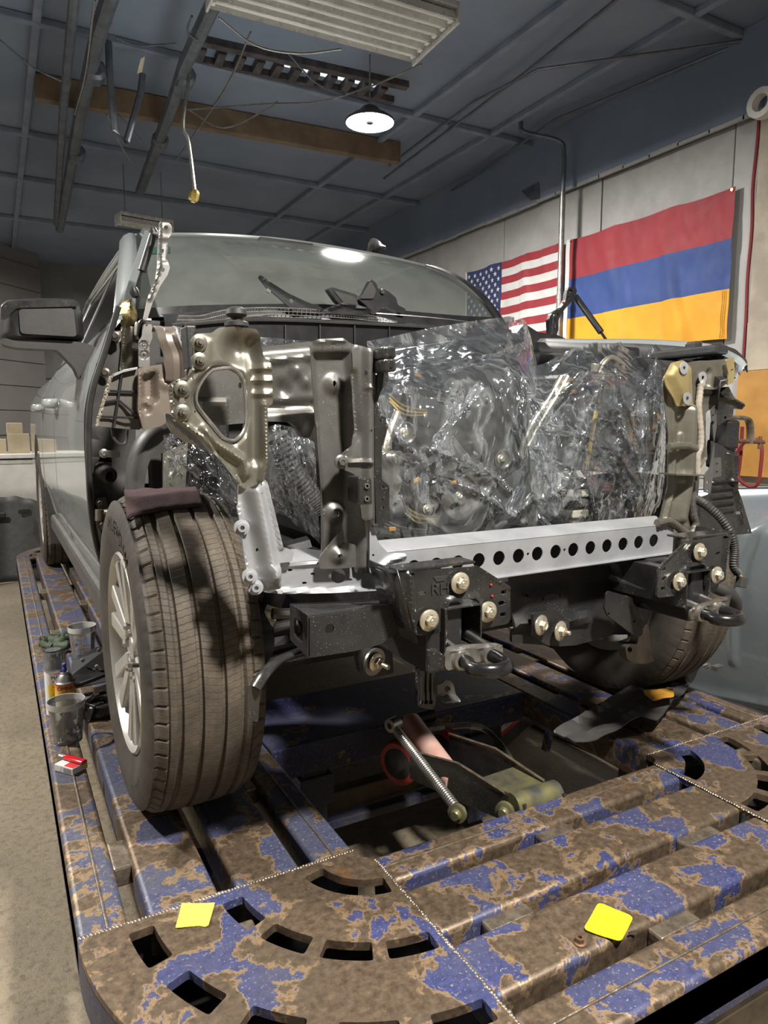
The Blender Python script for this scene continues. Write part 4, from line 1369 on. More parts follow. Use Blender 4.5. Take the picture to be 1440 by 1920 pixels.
def lab_mat(t, r, h):
    B().lathe([(r, .005), (r, h)], n=36).build('can_body', 'inkwht', t, local=True)
    B().rings([[V(((r+.0004)*math.sin(a), -(r+.0004)*math.cos(a), z)) for z in (h*.44, h*.70)] for a in [-.75+1.3*q/10 for q in range(11)]], False).build('yellow_panel', 'inkyel', t, local=True)
    text_on('lettering', 'MATTE', .017, on_cyl(r+.0006, .42, h*.84), 'ink', t, local=True, bold=.0007)
    text_on('lettering', 'CLEAR', .013, on_cyl(r+.0006, .30, h*.745), 'ink', t, local=True, bold=.0002)
    B().rings([[V(((r+.0005)*math.sin(a), -(r+.0005)*math.cos(a), z)) for z in (h*.905, h*.925)] for a in [-.1+1.0*q/8 for q in range(9)]], False).build('red_band', 'inkred', t, local=True)
    text_on('lettering', '36 oz', .014, on_cyl(r+.0008, .12, h*.645), 'inkred', t, local=True, bold=.0005)
    for k in range(4):
        text_on('lettering', ['fast drying', 'no runs', 'high gloss', 'all purpose'][k], .0065, on_cyl(r+.0008, .05, h*(.585-.04*k)), 'ink', t, local=True)
    for a, q in ((.0135, .0110), (.0095, 0.008)):
        rg = []
        for k in range(8):
            an = PI/8+k*PI/4
            rg.append([on_cyl(r+.0008, -.20, h*.30)(w*math.cos(an), w*math.sin(an), 0) for w in (a, q)])
        rg.append(rg[0])
        B().rings(rg, False).build('hazard_ring', 'ink', t, smooth=0, local=True)
    b = B()
    f = on_cyl(r+.0008, -.20, h*.30)
    b.add([f(.0035*math.cos(k*PI/5), .0015+.0035*math.sin(k*PI/5), 0) for k in range(10)], [tuple(range(10))])
    b.add([f(-.005, -.006, 0), f(-.0045, -.007, 0), f(.005, -.003, 0), f(.0045, -.002, 0)], [(0, 1, 2, 3)])
    b.add([f(.005, -.006, 0), f(.0045, -.007, 0), f(-.005, -.003, 0), f(-.0045, -.002, 0)], [(0, 1, 2, 3)])
    b.build('hazard_mark', 'ink', t, smooth=0, local=True, recalc=False)


def cap_clear(t, r, h):
    B().lathe([(r*1.06, h-.004), (r*1.06, h+.004), (r*.98, h+.008), (r*.98, h+.062), (r*.93, h+.066), (0, h+.066)], n=36).build('clear_cap', 'cup', t, local=True)
    B().lathe([(r*.55, h+.022), (r*.32, h+.036), (r*.32, h+.05), (0, h+.05)], n=20).build('spray_button', 'dgrey', t, local=True)
    B().lathe([(r*.80, h+.0665), (r*.94, h+.067), (r*.97, h+.064)], n=30).build('cap_ring', 'blk', t, local=True)


spray_can('spray_can', 'tall white spray can with clear cap and yellow panel, at the deck edge', 106, 1338, 37, 1251, lab_mat, cap_clear)
spray_can('spray_can', 'shorter spray can with orange label and blue nozzle, behind the clear cup', 126, 1347, 39, 1278, lab_omni, cap_omni)
# glove
gp = at(105, 1214, 'Z', 0.0)
t = thing('work_glove', 'dark green work glove crumpled beside the stained plastic cup', 'glove', gp)
g = B()
for pts, r in (([(80, 1203), (92, 1200), (112, 1203), (128, 1199)], .030), ([(90, 1211), (110, 1210), (130, 1210)], .024), ([(78, 1205), (84, 1209), (98, 1212)], .018), ([(112, 1196), (124, 1192), (136, 1190)], .026), ([(95, 1197), (108, 1193), (118, 1197)], .02)):
    P = [at(x, y, 'Z', 0.031) for x, y in pts]
    g.tube(smooth_path(P, 5), [(r*.9*(1+.25*math.sin(i*1.7)), r*.55) for i in range(len(smooth_path(P, 5)))], 10)
g.build('glove_body', 'glove', t, smooth=80)
# cigarette pack and lighter
pc = [at(x, y, 'Z', 0.0) for x, y in ((102, 1445), (137, 1455), (166, 1440))]
u, v = (pc[1]-pc[0]), (pc[2]-pc[1])
v = v-u.normalized()*v.dot(u.normalized())
hh = .021
t = thing('cigarette_pack', 'silver and red cigarette pack lying on the deck edge under a lighter', 'pack', (pc[0]+pc[1]+v)/2)
B().hexa([pc[0], pc[1], pc[1]+v, pc[0]+v]+[q+V((0, 0, hh)) for q in (pc[0], pc[1], pc[1]+v, pc[0]+v)]).build('carton', 'inkwht', t, smooth=0, bevel=.0015)
k = V((0, 0, hh+.0006))
B().add([pc[0]+u*.48+v*.05+k, pc[0]+u*.97+v*.05+k, pc[0]+u*.97+v*.95+k, pc[0]+u*.42+v*.95+k], [(0, 1, 2, 3)]).build('red_panel', 'inkred', t, smooth=0)
o_ = -v.normalized()*.0006
for i in range(6):
    a = pc[0]+u*.50+V((0, 0, .003+.0025*i))+o_
    B().add([a, a+u*.42, a+u*.42+V((0, 0, .0011)), a+V((0, 0, .0011))], [(0, 1, 2, 3)]).build('small_print', 'dgrey', t, smooth=0)
a = pc[0]+u*.30+o_+V((0, 0, .001))
B().add([a, a+u*.012, a+u*.13+V((0, 0, hh*.95)), a+u*.118+V((0, 0, hh*.95))], [(0, 1, 2, 3)]).build('lid_line', 'ink', t, smooth=0)
a = pc[1]+v*.62+u.normalized()*.0006+V((0, 0, .005))
B().add([a, a+v*.3, a+v*.3+V((0, 0, .012)), a+V((0, 0, .012))], [(0, 1, 2, 3)]).build('tax_stamp', 'inkyel', t, smooth=0)
za = hh+.0065
l0, l1 = at(118, 1417, 'Z', za), at(158, 1429, 'Z', za)
t = thing('lighter', 'clear red lighter lying on the cigarette pack', 'lighter', (l0+l1)/2)
ld_ = (l1-l0)
B().tube([l0+ld_*.12, l0+ld_*.15, l1-ld_*.03, l1], [(.011, .006), (.012, .0065), (.012, .0065), (.011, .006)], 16, flat=(ld_.y, -ld_.x, 0)).build('fuel_body', 'redpl', t)
B().tube([l0-ld_*.10, l0+ld_*.12], (.0115, .0065), 14, flat=(ld_.y, -ld_.x, 0)).build('wind_guard', 'steel', t)
B().cyl(l0+V((-.006, .004, .002)), l0+V((.006, -.004, .002)), .0045, 12).build('spark_wheel', 'blk', t)
# black plastic brackets piled by the wheel
t = thing('bracket_plate', 'large flat black bracket with bright studs leaning by the front tyre', 'bracket', at(170, 1285, 'Z', 0))
P = [at(x, y, 'Y', yy) for x, y, yy in ((134, 1243, .95), (180, 1215, 1.0), (205, 1214, 1.0), (208, 1262, .86), (206, 1278, .72), (140, 1292, .70), (134, 1268, .80))]
B().prism(P, (.004, .006, .004)).build('plate', 'blk', t, smooth=0, bevel=.002)
for x, y in ((186, 1219), (155, 1238), (182, 1250), (187, 1256)):
    B().lathe([(0, -.006), (.007, -.004), (.008, .004)], at(x, y, 'Y', .86), (0, 1, 0), 10).build('stud', 'zinc' if y > 1245 else 'steel', t)
B().tube([at(130, 1290, 'Y', .66), at(165, 1278, 'Y', .66), at(206, 1262, 'Y', .7)], .008, 8).build('stiffener', 'blk', t)
t = thing('bracket_pile', 'cluster of small black brackets and clips piled beside the wheel', 'bracket', at(185, 1345, 'Z', 0))
rnd = random.Random(11)
for i in range(14):
    p = at(rnd.uniform(160, 205), rnd.uniform(1300, 1340), 'Z', .02+.03*rnd.random())
    B().box(p, (rnd.uniform(.02, .06), rnd.uniform(.012, .03), rnd.uniform(.006, .016)), Matrix.Rotation(rnd.uniform(0, 3), 3, 'Z') @ Matrix.Rotation(rnd.uniform(-.6, .6), 3, 'Y')).build('bracket_piece', rnd.choice(['blk', 'blkgl', 'blkgl', 'steel']), t, smooth=0, bevel=.002)
c = at(192, 1338, 'Z', 0)
B().lathe([(.055, .0), (.062, .01), (.062, .045), (.056, .05), (.04, .048), (.035, .02)], c, n=28).build('round_housing', 'blkgl', t)
g0, g1, g2, g3 = at(160, 1318, 'Z', .055), at(178, 1324, 'Z', .055), at(168, 1352, 'Z', .004), at(157, 1347, 'Z', .004)
for i in range(7):
    q = i/6
    B().tube([g0.lerp(g1, q), g3.lerp(g2, q)], .0018, 6).build('grille_bar', 'steel', t)
B().tube([g0, g1, g2, g3, g0], .003, 6).build('grille_frame', 'blk', t)
# ---------------------------------------------------------------- the stripped pickup truck
TR = thing('pickup_truck', 'silver grey pickup truck with its front end stripped, standing on the blue rack', 'truck', (0, 0, 0))


def interp(tab, z):
    if z <= tab[0][0]:
        return tab[0][1]
    for (a, p), (b, q) in zip(tab, tab[1:]):
        if z <= b:
            t = (z-a)/(b-a)
            t = t*t*(3-2*t)*.5+t*.5
            return p+(q-p)*t
    return tab[-1][1]


PROF = [(.36, -.09), (.46, -.05), (.60, -.008), (.72, .004), (.95, .006), (1.08, .0), (1.20, -.018), (1.30, -.065), (1.38, -.115)]


def body_ht(y, z):
    c = interp(PROF, z)
    c += .010*sst(1-abs(z-1.16)/.05)*sst((y-.9)/.8)-.012*sst(1-abs(z-.62+.03*(y-1.5))/.10)
    if y > 4.6:
        c -= (y-4.6)*.06
    return c


panel('front_door', [(.60, .50), (.66, .42), (1.84, .42), (1.93, .52), (1.935, 1.37), (.60, 1.385)], [], ('X', -1.0), 'silver', TR, h=.035, t=.02, raw=True, ht=body_ht, fil=.03)
panel('rear_door', [(1.955, .46), (2.0, .42), (2.75, .42), (2.95, .62), (3.02, .95), (3.02, 1.37), (1.955, 1.37)], [], ('X', -1.0), 'silver', TR, h=.035, t=.02, raw=True, ht=body_ht, fil=.03)
arch = [(3.75+.50*math.cos(a), .44+.52*math.sin(a)) for a in [PI*k/14 for k in range(15)]]
panel('bed_side', [(3.06, .42), (3.06, 1.31), (5.25, 1.31), (5.30, .46), (5.2, .44)]+[(4.25, .42)]+arch[1:-1]+[(3.25, .42)], [], ('X', -1.0), 'silver', TR, h=.04, t=.02, raw=True, ht=body_ht, fil=.02)
B().box((-.93, 1.8, .40), (.10, 2.5, .10)).build('rocker', 'dgrey', TR, smooth=0, bevel=.02)
for y, z in ((1.76, 1.12), (2.86, 1.125)):
    hb = B()
    hb.tube(smooth_path([(-1.0, y+.13, z), (-1.03, y+.12, z), (-1.05, y+.06, z), (-1.052, y-.04, z), (-1.035, y-.10, z), (-1.0, y-.11, z)], 5), (.012, .021), 10, flat=(1, 0, 0))
    hb.build('door_handle', 'silver', TR, smooth=60)
# upper cab: pillars, side windows, roof
def upper(y, z):
    return V((-1.0+.125+(z-1.38)*.42+.02*sst((z-1.38)/.5), y, z))


def side_quad(name, pts, mat, off, t=.012):
    P = [upper(y, z)+V((-off, 0, 0)) for y, z in pts]
    P = [V(q) for q in fillet(P, .02, 3)]
    return B().prism(P, (t, 0, 0)).build(name, mat, TR, smooth=0, bevel=.003)


side_quad('side_window', [(.78, 1.37), (1.88, 1.36), (1.88, 1.78), (1.33, 1.79), (1.20, 1.73)], 'sideglass', .0, .006)
side_quad('side_window', [(2.0, 1.36), (2.66, 1.36), (2.86, 1.55), (2.90, 1.76), (2.0, 1.78)], 'sideglass', .0, .006)
side_quad('window_frame', [(.62, 1.37), (.78, 1.37), (1.20, 1.73), (1.33, 1.79), (2.95, 1.765), (2.95, 1.82), (1.25, 1.845), (1.12, 1.80)], 'silver', .004, .03)
side_quad('window_pillar', [(1.88, 1.36), (2.0, 1.36), (2.0, 1.80), (1.88, 1.80)], 'blk', .003, .03)
side_quad('rear_pillar', [(2.60, 1.36), (3.05, 1.36), (3.05, 1.55), (2.98, 1.80), (2.86, 1.78), (2.86, 1.6)], 'silver', .003, .04)
B().tube([upper(.68, 1.375)+V((-.008, 0, 0)), upper(1.9, 1.365)+V((-.008, 0, 0)), upper(3.0, 1.365)+V((-.008, 0, 0))], .009, 6).build('belt_moulding', 'blk', TR)
WB = [(250, 600, .80), (330, 594, .66), (480, 590, .53), (640, 590, .49), (800, 603, .53), (880, 608, .61), (936, 609, .72)]
WT = [(253, 442, 1.20), (330, 440, 1.12), (420, 442, 1.08), (530, 450, 1.06), (640, 466, 1.06), (740, 485, 1.10), (802, 500, 1.18)]
wbp = smooth_path([at(x, y, 'Y', Y) for x, y, Y in WB], 6)
wtp = smooth_path([at(x, y, 'Y', Y) for x, y, Y in WT], 6)
nw = len(wbp)


def ws_pt(u, v):
    k = u*(nw-1)
    i = min(int(k), nw-2)
    f = k-i
    p = wbp[i].lerp(wbp[i+1], f).lerp(wtp[i].lerp(wtp[i+1], f), v)
    return p+V((0, -.045, .03))*(4*v*(1-v))


B().grid(ws_pt, 36, 14).build('windshield', 'ws', TR, smooth=80)
B().rings([[ws_pt(u, .999)+d for d in (V((0, -.002, -.006)), V((0, .0, .008)), V((0, .03, .016)), V((0, .10, .026)))] for u in [k/36 for k in range(37)]], False).build('roof_header', 'silver', TR, smooth=60)
rf = B()
rl, rr = ws_pt(0, 1), ws_pt(1, 1)


def roof_pt(u, v):
    a = ws_pt(u, .999)+V((0, .10, .026))
    e = V((-.70+1.42*u, 3.0, 1.80+.045*math.sin(PI*u)))
    return a.lerp(e, v)+V((0, 0, .015*math.sin(PI*v)))


rf.grid(roof_pt, 24, 14)
rf.build('roof', 'silver', TR, smooth=80, solid=.01)
B().rings([[V((q, 3.02, z)) for q, z in ((-.88, 1.36), (-.70, 1.80), (.72, 1.80), (.90, 1.36))]+[V((q, 3.04, z)) for q, z in ((.90, 1.36), (.72, 1.80), (-.70, 1.80), (-.88, 1.36))]], True)
B().add([V((-.86, 3.02, 1.0)), V((.90, 3.02, 1.0)), V((.90, 3.02, 1.36)), V((.72, 3.02, 1.81)), V((-.70, 3.02, 1.81)), V((-.86, 3.02, 1.36))], [(0, 1, 2, 3, 4, 5)]).build('cab_back', 'dgrey', TR, smooth=0, solid=.02)
for s in (0, 1):
    edge = []
    for k in range(13):
        v = k/12
        p = ws_pt(s, v)
        o = V((-1, 0, 0)) if s == 0 else V((1, 0, 0))
        w = .045+.012*(1-v)
        edge.append([p+o*w*q+V((0, d, h)) for q, d, h in ((-.12, -.004, .0), (.15, -.016, .006), (.55, -.012, .006), (.95, .02, .0), (1.1, .08, -.01))])
    B().rings(edge, False).build('front_pillar', 'silver' if s == 0 else 'blk', TR, smooth=70)
    B().tube([ws_pt(s, k/12)+V((.012 if s == 0 else -.012, -.008, 0)) for k in range(13)], .009, 6).build('glass_seal', 'blk', TR)
# windshield band, wiper cowl
B().rings([[ws_pt(u, v)+V((0, -.004, .002)) for v in (.0, .05, .075)] for u in [k/36 for k in range(37)]], False).build('glass_band', 'blk', TR, smooth=70)
ct = smooth_path([at(*q[:2], 'Y', q[2]) for q in ((303, 592, .60), (400, 585, .52), (520, 580, .47), (700, 588, .45), (860, 602, .5), (950, 618, .6))], 8)
cwl = B()
cwl.rings([[p+V((0, .06, .012)), p+V((0, .0, .004)), p+V((0, -.03, -.004)), p+V((0, -.045, -.03)), p+V((0, -.05, -.10))] for p in ct], False)
cwl.build('cowl_trim', 'blk', TR, smooth=40)
gtop = smooth_path([at(x, y, 'Y', .40) for x, y in ((335, 592), (375, 592), (432, 580), (520, 577), (640, 584), (700, 592), (745, 603))], 16)
gbot = smooth_path([at(x, y, 'Y', .36) for x, y in ((330, 608), (385, 606), (440, 595), (520, 590), (640, 596), (700, 602), (745, 608))], 16)
b = B()
for i in range(0, len(gtop)-1):
    b.tube([gtop[i], gbot[i]], .0016, 4)
for q in (0, .5, 1):
    b.tube([x.lerp(y, q) for x, y in zip(gtop, gbot)], .0018, 4)
b.build('cowl_grille', 'steel', TR, smooth=0)
g2 = B()
for k in range(7):
    g2.tube([at(331+k*3.5, 612+k*1.2, 'Y', .30), at(331+k*3.2, 636-k*1.6, 'Y', .30)], .0016, 4)
for k in range(5):
    g2.tube([at(329, 614+k*5, 'Y', .30), at(352-k*1.6, 616+k*4.5, 'Y', .30)], .0016, 4)
g2.build('cowl_grille', 'steel', TR, smooth=0)
P = ats([(322, 606), (480, 592), (660, 600), (860, 612), (985, 632), (985, 700), (322, 700)], 'Y', .34)
B().prism(P, (0, .04, 0)).build('cowl_panel', 'darkst', TR, smooth=0, bevel=.004)
B().tube(smooth_path(ats([(345, 609), (480, 600), (660, 606), (860, 618), (985, 636)], 'Y', .33), 6), .006, 6).build('cowl_lip', 'dgrey', TR)
for x in (535, 600, 665, 730):
    B().tube([at(x, 609, 'Y', .332), at(x, 660, 'Y', .332)], .003, 5).build('cowl_rib', 'blk', TR)
# interior
B().box((0, 1.15, 1.22), (1.5, .35, .25)).build('dashboard', 'blk', TR, smooth=0, bevel=.06)
for x in (-.38, .40):
    s = B().box((x, 1.95, 1.32), (.5, .14, .62), Matrix.Rotation(-.2, 3, 'X')).box((x, 2.02, 1.66), (.27, .10, .18))
    s.build('front_seat', 'dgrey', TR, smooth=40, bevel=.04)
B().lathe([(.165, 0), (.18, .012), (.19, 0), (.18, -.012)], (.40, 1.38, 1.34), (0, -1, .45), 28, closed=True).build('steering_wheel', 'blk', TR)
B().tube([ws_pt(.5, .93)+V((0, .02, 0)), ws_pt(.5, .86)+V((0, .07, 0))], .012, 8).box(ws_pt(.5, .84)+V((0, .08, 0)), (.24, .03, .07)).build('rear_view_mirror', 'blk', TR, smooth=30)
o = B()
o.add([ws_pt(u, v)+V((0, -.003, .002)) for u, v in ((.05, .62), (.135, .62), (.135, .72), (.05, .72))], [(0, 1, 2, 3)])
o.build('glass_sticker', 'stick', TR, smooth=0)
p = at(708, 470, 'Y', 1.9)
B().rings([[p+V((x*w, y, z)) for x, z in ((-1, 0), (-.75, h*.6), (0, h), (.75, h*.6), (1, 0))] for y, w, h in ((-.10, .005, .004), (-.06, .028, .022), (.0, .03, .065), (.05, .028, .085), (.09, .024, .088), (.11, .02, .0))], False).build('roof_antenna', 'blkgl', TR, smooth=50)
# door mirror
mo = [(1, 572), (14, 562), (70, 559), (140, 560), (150, 566), (155, 590), (158, 636), (150, 641), (95, 637), (20, 642), (0, 634)]
F = [V(q) for q in fillet(ats(mo, 'Y', .86), .018, 4)]
cF = sum(F, V((0, 0, 0)))/len(F)
rg = []
for y, s in ((-.055, .80), (-.035, .93), (.0, 1.0), (.08, 1.02), (.14, .95)):
    rg.append([cF+(p-cF)*s+V((0, y, 0)) for p in F])
mir = B().rings(rg, True, True).build('door_mirror', 'blk', TR, smooth=50)
P = [V(q) for q in fillet(ats([(35, 580), (138, 578), (144, 632), (38, 626)], 'Y', .80), .014, 4)]
B().prism(P, (0, -.006, 0)).build('mirror_cover', 'dgrey', mir, smooth=0, bevel=.003)
P = [V(q) for q in fillet(ats([(2, 575), (14, 565), (140, 562), (149, 570), (146, 575), (30, 578), (10, 600), (2, 600)], 'Y', .797), .008, 3)]
B().prism(P, (0, -.006, 0)).build('mirror_cap', 'blkgl', mir, smooth=0, bevel=.003)
P = ats([(0, 634), (100, 638), (150, 641), (182, 650), (176, 690), (156, 714), (146, 706), (140, 690), (108, 656), (30, 652), (4, 646)], 'Y', .83)
P = [V(q) for q in fillet(P, .012, 4)]
B().prism(P, (0, .08, 0)).build('mirror_arm', 'dgrey', mir, smooth=0, bevel=.012, seg=3)
# antenna of chassis: frame rails, floor, bed, engine underside
for s in (-1, 1):
    b = B().box((s*.42-.015, .9, .56), (.09, 3.2, .15)).box((s*.50-.015, 3.9, .60), (.09, 3.0, .15))
    b.build('frame_rail', 'blkmat', TR, smooth=0, bevel=.008)
B().box((0, 1.9, .47), (1.80, 2.5, .04)).build('floor_pan', 'blkmat', TR, smooth=0, bevel=.01)
B().box((0, 4.15, .80), (1.70, 2.2, .05)).build('bed_floor', 'blkmat', TR, smooth=0)
B().box((.96, 1.85, .85), (.06, 2.45, .95)).build('far_door', 'silver', TR, smooth=0, bevel=.03)
B().box((.96, 4.2, .95), (.06, 2.2, .72)).build('far_bed_side', 'silver', TR, smooth=0, bevel=.03)
B().box((0, .62, .95), (1.6, .03, .85)).build('firewall', 'dgrey', TR, smooth=0, bevel=.01)
B().box((0, 5.24, .95), (1.8, .05, .70)).build('tailgate', 'silver', TR, smooth=0, bevel=.02)
B().box((0, .25, .55), (.70, .9, .30)).build('shading_engine_sump', 'blkmat', TR, smooth=0, bevel=.05)  # unseen underside box, added to block light under the truck
B().box((0, -.32, .50), (.86, .16, .12)).build('cross_member', 'blkmat', TR, smooth=0, bevel=.02)
B().box((0, .35, .36), (.52, .7, .02), Matrix.Rotation(-.06, 3, 'X')).build('shading_skid_plate', 'blkmat', TR, smooth=0, bevel=.005)  # unseen plate, also added to keep the underside dark


# ---- wheels
def make_tyre():
    R, hw = .421, .1375
    tx = []
    n = 74
    for i in range(n+1):
        tx.append(-.119+.238*i/n)
    side = [(.262, -.112), (.268, -.122), (.285, -.128), (.315, -.138), (.345, -.1415), (.372, -.139), (.392, -.133), (.404, -.127)]
    NT_ = 504
    prof = [(r, x, 0) for r, x in side]+[(None, x, 1) for x in tx]+[(r, -x, 0) for r, x in reversed(side)]

    def crown(x):
        a = abs(x)
        return R-.0045*(a/.09)**2-(.010*sst((a-.098)/.022))

    gro = ((-.072, .0055), (-.026, .0055), (.026, .0055), (.072, .0055))
    thin = ((-.096, .0018), (.096, .0018))
    b = B()
    rr = []
    uvs = []
    for k in range(NT_):
        th = 2*PI*k/NT_
        ring_ = []
        for r, x, tr_ in prof:
            if tr_:
                r = crown(x)
                g = 0
                for c, w in gro:
                    g = max(g, sst((w-abs(x-c))/.0022+.3)*.0085)
                for c, w in thin:
                    g = max(g, sst((w-abs(x-c))/.0012+.5)*.005)
                if abs(x) > .099 and (k % 8) == 0:
                    g = max(g, .0055)
                r -= g
            elif r > .385 and (k % 8) < 3:
                r -= .0
                x = x*(1-.006)
            ring_.append(V((x, r*math.sin(th), r*math.cos(th))))
        rr.append(ring_)
    npf = len(prof)
    rr.append(rr[0])
    vs = [p for q in rr[:-1] for p in q]
    fs = []
    for k in range(NT_):
        k2 = (k+1) % NT_
        for i in range(npf-1):
            fs.append((k*npf+i, k*npf+i+1, k2*npf+i+1, k2*npf+i))
    me = bpy.data.meshes.new('tyre')
    me.from_pydata(vs, [], fs)
    me.materials.append(MT['tyre'])
    uvl = me.uv_layers.new(name='UVMap')
    arr = np.zeros((len(fs)*4, 2), dtype=np.float32)
    j = 0
    for k in range(NT_):
        u0, u1 = 2*PI*.42*k/NT_, 2*PI*.42*(k+1)/NT_
        for i in range(npf-1):
            x0, x1 = prof[i][1], prof[i+1][1]
            arr[j:j+4] = ((u0, x0), (u0, x1), (u1, x1), (u1, x0))
            j += 4
    uvl.data.foreach_set('uv', arr.ravel())
    me.polygons.foreach_set('use_smooth', [True]*len(fs))
    me.set_sharp_from_angle(angle=math.radians(28))
    return me


TY = make_tyre()


def wheel(px_, py_, outer, parent, lettering=False):
    """outer = -1 when the outside of the wheel faces -X"""
    w = bpy.data.objects.new('wheel', None)
    COL.objects.link(w)
    w.parent = parent
    w.location = (px_, py_, .417)
    o = bpy.data.objects.new('tyre', TY)
    COL.objects.link(o)
    o.parent = w
    s = outer
    B().lathe([(.268, s*.124), (.262, s*.130), (.256, s*.122), (.246, s*.10), (.238, s*.06), (.232, s*-.10), (.262, s*-.118), (.268, s*-.11)], axis=(1, 0, 0), n=56).build('rim_barrel', 'wheel', w, local=True, smooth=50)
    for k in range(6):
        a = 2*PI*k/6+.2
        b = B()
        for da in (-.20, .20):
            d0 = V((0, math.sin(a), math.cos(a)))
            d1 = V((0, math.sin(a+da), math.cos(a+da)))
            t0 = V((0, math.cos(a), -math.sin(a)))
            t1 = V((0, math.cos(a+da), -math.sin(a+da)))
            x0, x1 = V((s*.112, 0, 0)), V((s*.124, 0, 0))
            q = V((s*-.05, 0, 0))
            sg = 1 if da > 0 else -1
            i0, i1 = d0*.07+t0*(.012*sg)-t0*.018, d0*.07+t0*(.012*sg)+t0*.018
            e0, e1 = d1*.245-t1*.022, d1*.245+t1*.022
            b.hexa([i0+x0+q, i1+x0+q, e1+x1+q, e0+x1+q, i0+x0, i1+x0, e1+x1, e0+x1])
        b.build('spoke', 'wheel', w, local=True, smooth=0, bevel=.005)
    B().lathe([(0, s*.108), (.035, s*.108), (.04, s*.10), (.085, s*.105), (.09, s*.09), (.09, s*.03)], axis=(1, 0, 0), n=36).build('hub', 'wheel', w, local=True, smooth=40)
    for k in range(6):
        a = 2*PI*k/6+.5
        c = V((s*.10, .068*math.sin(a), .068*math.cos(a)))
        B().lathe([(.012, 0), (.012, s*.014), (.008, s*.02), (0, s*.02)], c, (1, 0, 0), 6).build('lug_nut', 'steel', w, local=True, smooth=20)
    B().lathe([(0, s*.05), (.17, s*.05), (.175, s*.03), (.175, s*.0)], axis=(1, 0, 0), n=40).build('brake_disc', 'brownst', w, local=True)
    a = -1.45
    c = V((s*.09, .215*math.sin(a), .215*math.cos(a)))
    B().tube([c, c+V((s*.02, -.005, 0)), c+V((s*.045, .01, 0))], [.005, .005, .006], 8).build('valve', 'rubber', w, local=True)
    if lettering:
        for i, chs in enumerate('MICHELIN'):
            th0 = .62-i*.112
            r0 = .345

            def mp(x, y, z, th0=th0):
                th = -(th0-x/r0)
                r = r0+y*1.0
                return V((s*(.1432), r*math.sin(th), r*math.cos(th)))
            text_on('lettering', chs, .052, mp, 'dgrey', w, depth=.0, local=True, bold=.003)
        for i, chs in enumerate('275/60R20'):
            def mp2(x, y, z, th0=2.75-i*.05):
                th = -(th0-x/.345)
                r = .345+y
                return V((s*.1424, r*math.sin(th), r*math.cos(th)))
            text_on('lettering', chs, .022, mp2, 'rubber', w, local=True)
    return w


wheel(-.868, .0, -1, TR, True)
wheel(-.868, 3.75, -1, TR)
wheel(.868, .0, 1, TR)
wheel(.868, 3.75, 1, TR)
P = [V(q) for q in fillet(ats([(125, 975), (178, 1000), (186, 1072), (150, 1068), (128, 1010)], 'Y', 3.2), .02)]
B().prism([(-1.0, 3.22, .62), (-.74, 3.22, .62), (-.74, 3.25, .22), (-.98, 3.25, .22)], (0, .012, 0)).build('mud_flap', 'dgrey', TR, smooth=0, bevel=.01)
for s in (-1, 1):
    B().lathe([(.0, -.12), (.08, -.12), (.14, -.06), (.14, 0), (.11, .02), (0, .02)], (s*.72, 0, .417), (s, 0, 0), 24).build('knuckle', 'blkmat', TR)
    B().tube([(s*.70, .02, .30), (s*.55, .0, .33), (s*.36, -.12, .38)], [.03, .035, .04], 10).tube([(s*.70, .02, .30), (s*.55, .1, .33), (s*.36, .25, .38)], [.03, .035, .04], 10).build('control_arm', 'blkmat', TR)
    B().tube([(s*.70, .0, .62), (s*.46, .0, .66)], .03, 8).build('control_arm', 'blkmat', TR)
    B().tube([(s*.62, -.12, .50), (s*.30, -.14, .46)], .016, 8).build('tie_rod', 'brownst', TR)
# ---------------------------------------------------------------- stripped front structure (left of picture first)
panel('hinge_pillar', [(212, 640), (240, 632), (256, 690), (252, 1010), (232, 1050), (198, 1075), (182, 1010), (166, 930), (164, 800), (176, 720), (196, 660)], [circ((197, 868), 13, 16, 17)], ('Y', .64), 'dgrey', TR, h=.03, t=.01,
      feats=[('ridge', [(190, 660), (178, 760), (180, 900), (190, 1030)], .03, .012), ('pan', [(205, 900), (245, 900), (245, 1010), (205, 1020)], .03, .012)])
B().tube(smooth_path([at(x, y, 'Y', .58) for x, y in ((222, 575), (198, 655), (174, 730), (166, 800), (168, 920), (178, 1005), (196, 1070))], 6), .010, 8).build('door_seal', 'rubber', TR)
bo = B()
for k in range(9):
    c = at(190+k*1.9, 880+k*1.6, 'Y', .60-k*.012)
    bo.lathe([(.018, -.006), (.028, 0), (.018, .006)], c, (.4, -.9, -.2), 18)
bo.build('wiring_boot', 'rubber', TR)
b = B()
P = [V(q) for q in fillet(ats([(188, 845), (225, 845), (225, 858), (190, 857)], 'Y', .52), .006, 3)]
B().prism(P, (0, .004, 0)).build('check_strap', 'steel', TR, smooth=0, bevel=.001)
bolt('hinge_bolt', at(195, 850, 'Y', .515), (0, -1, 0), .009, TR, 'steel')
for y in (962, 966):
    pass
P = [V(q) for q in fillet(ats([(181, 933), (198, 931), (201, 948), (204, 958), (204, 990), (184, 991)], 'Y', .60), .006, 3)]
B().prism(P, (0, -.006, 0)).build('door_hinge', 'brownst', TR, smooth=0, bevel=.001)
B().tube(smooth_path([at(183, 962, 'Y', .57), at(205, 960, 'Y', .54), at(216, 965, 'Y', .52), at(220, 980, 'Y', .52)], 5), .010, 8).build('door_hinge', 'brownst', TR)
B().cyl(at(186, 955, 'Y', .555), at(186, 976, 'Y', .555), .013, 12).build('hinge_pin', 'steel', TR)
for x, y, Y in ((189, 943, .59), (193, 984, .59), (197, 699, .60), (216, 630, .58)):
    bolt('hinge_bolt', at(x, y, 'Y', Y), (-.2, -1, 0), .010, TR, 'brownst')
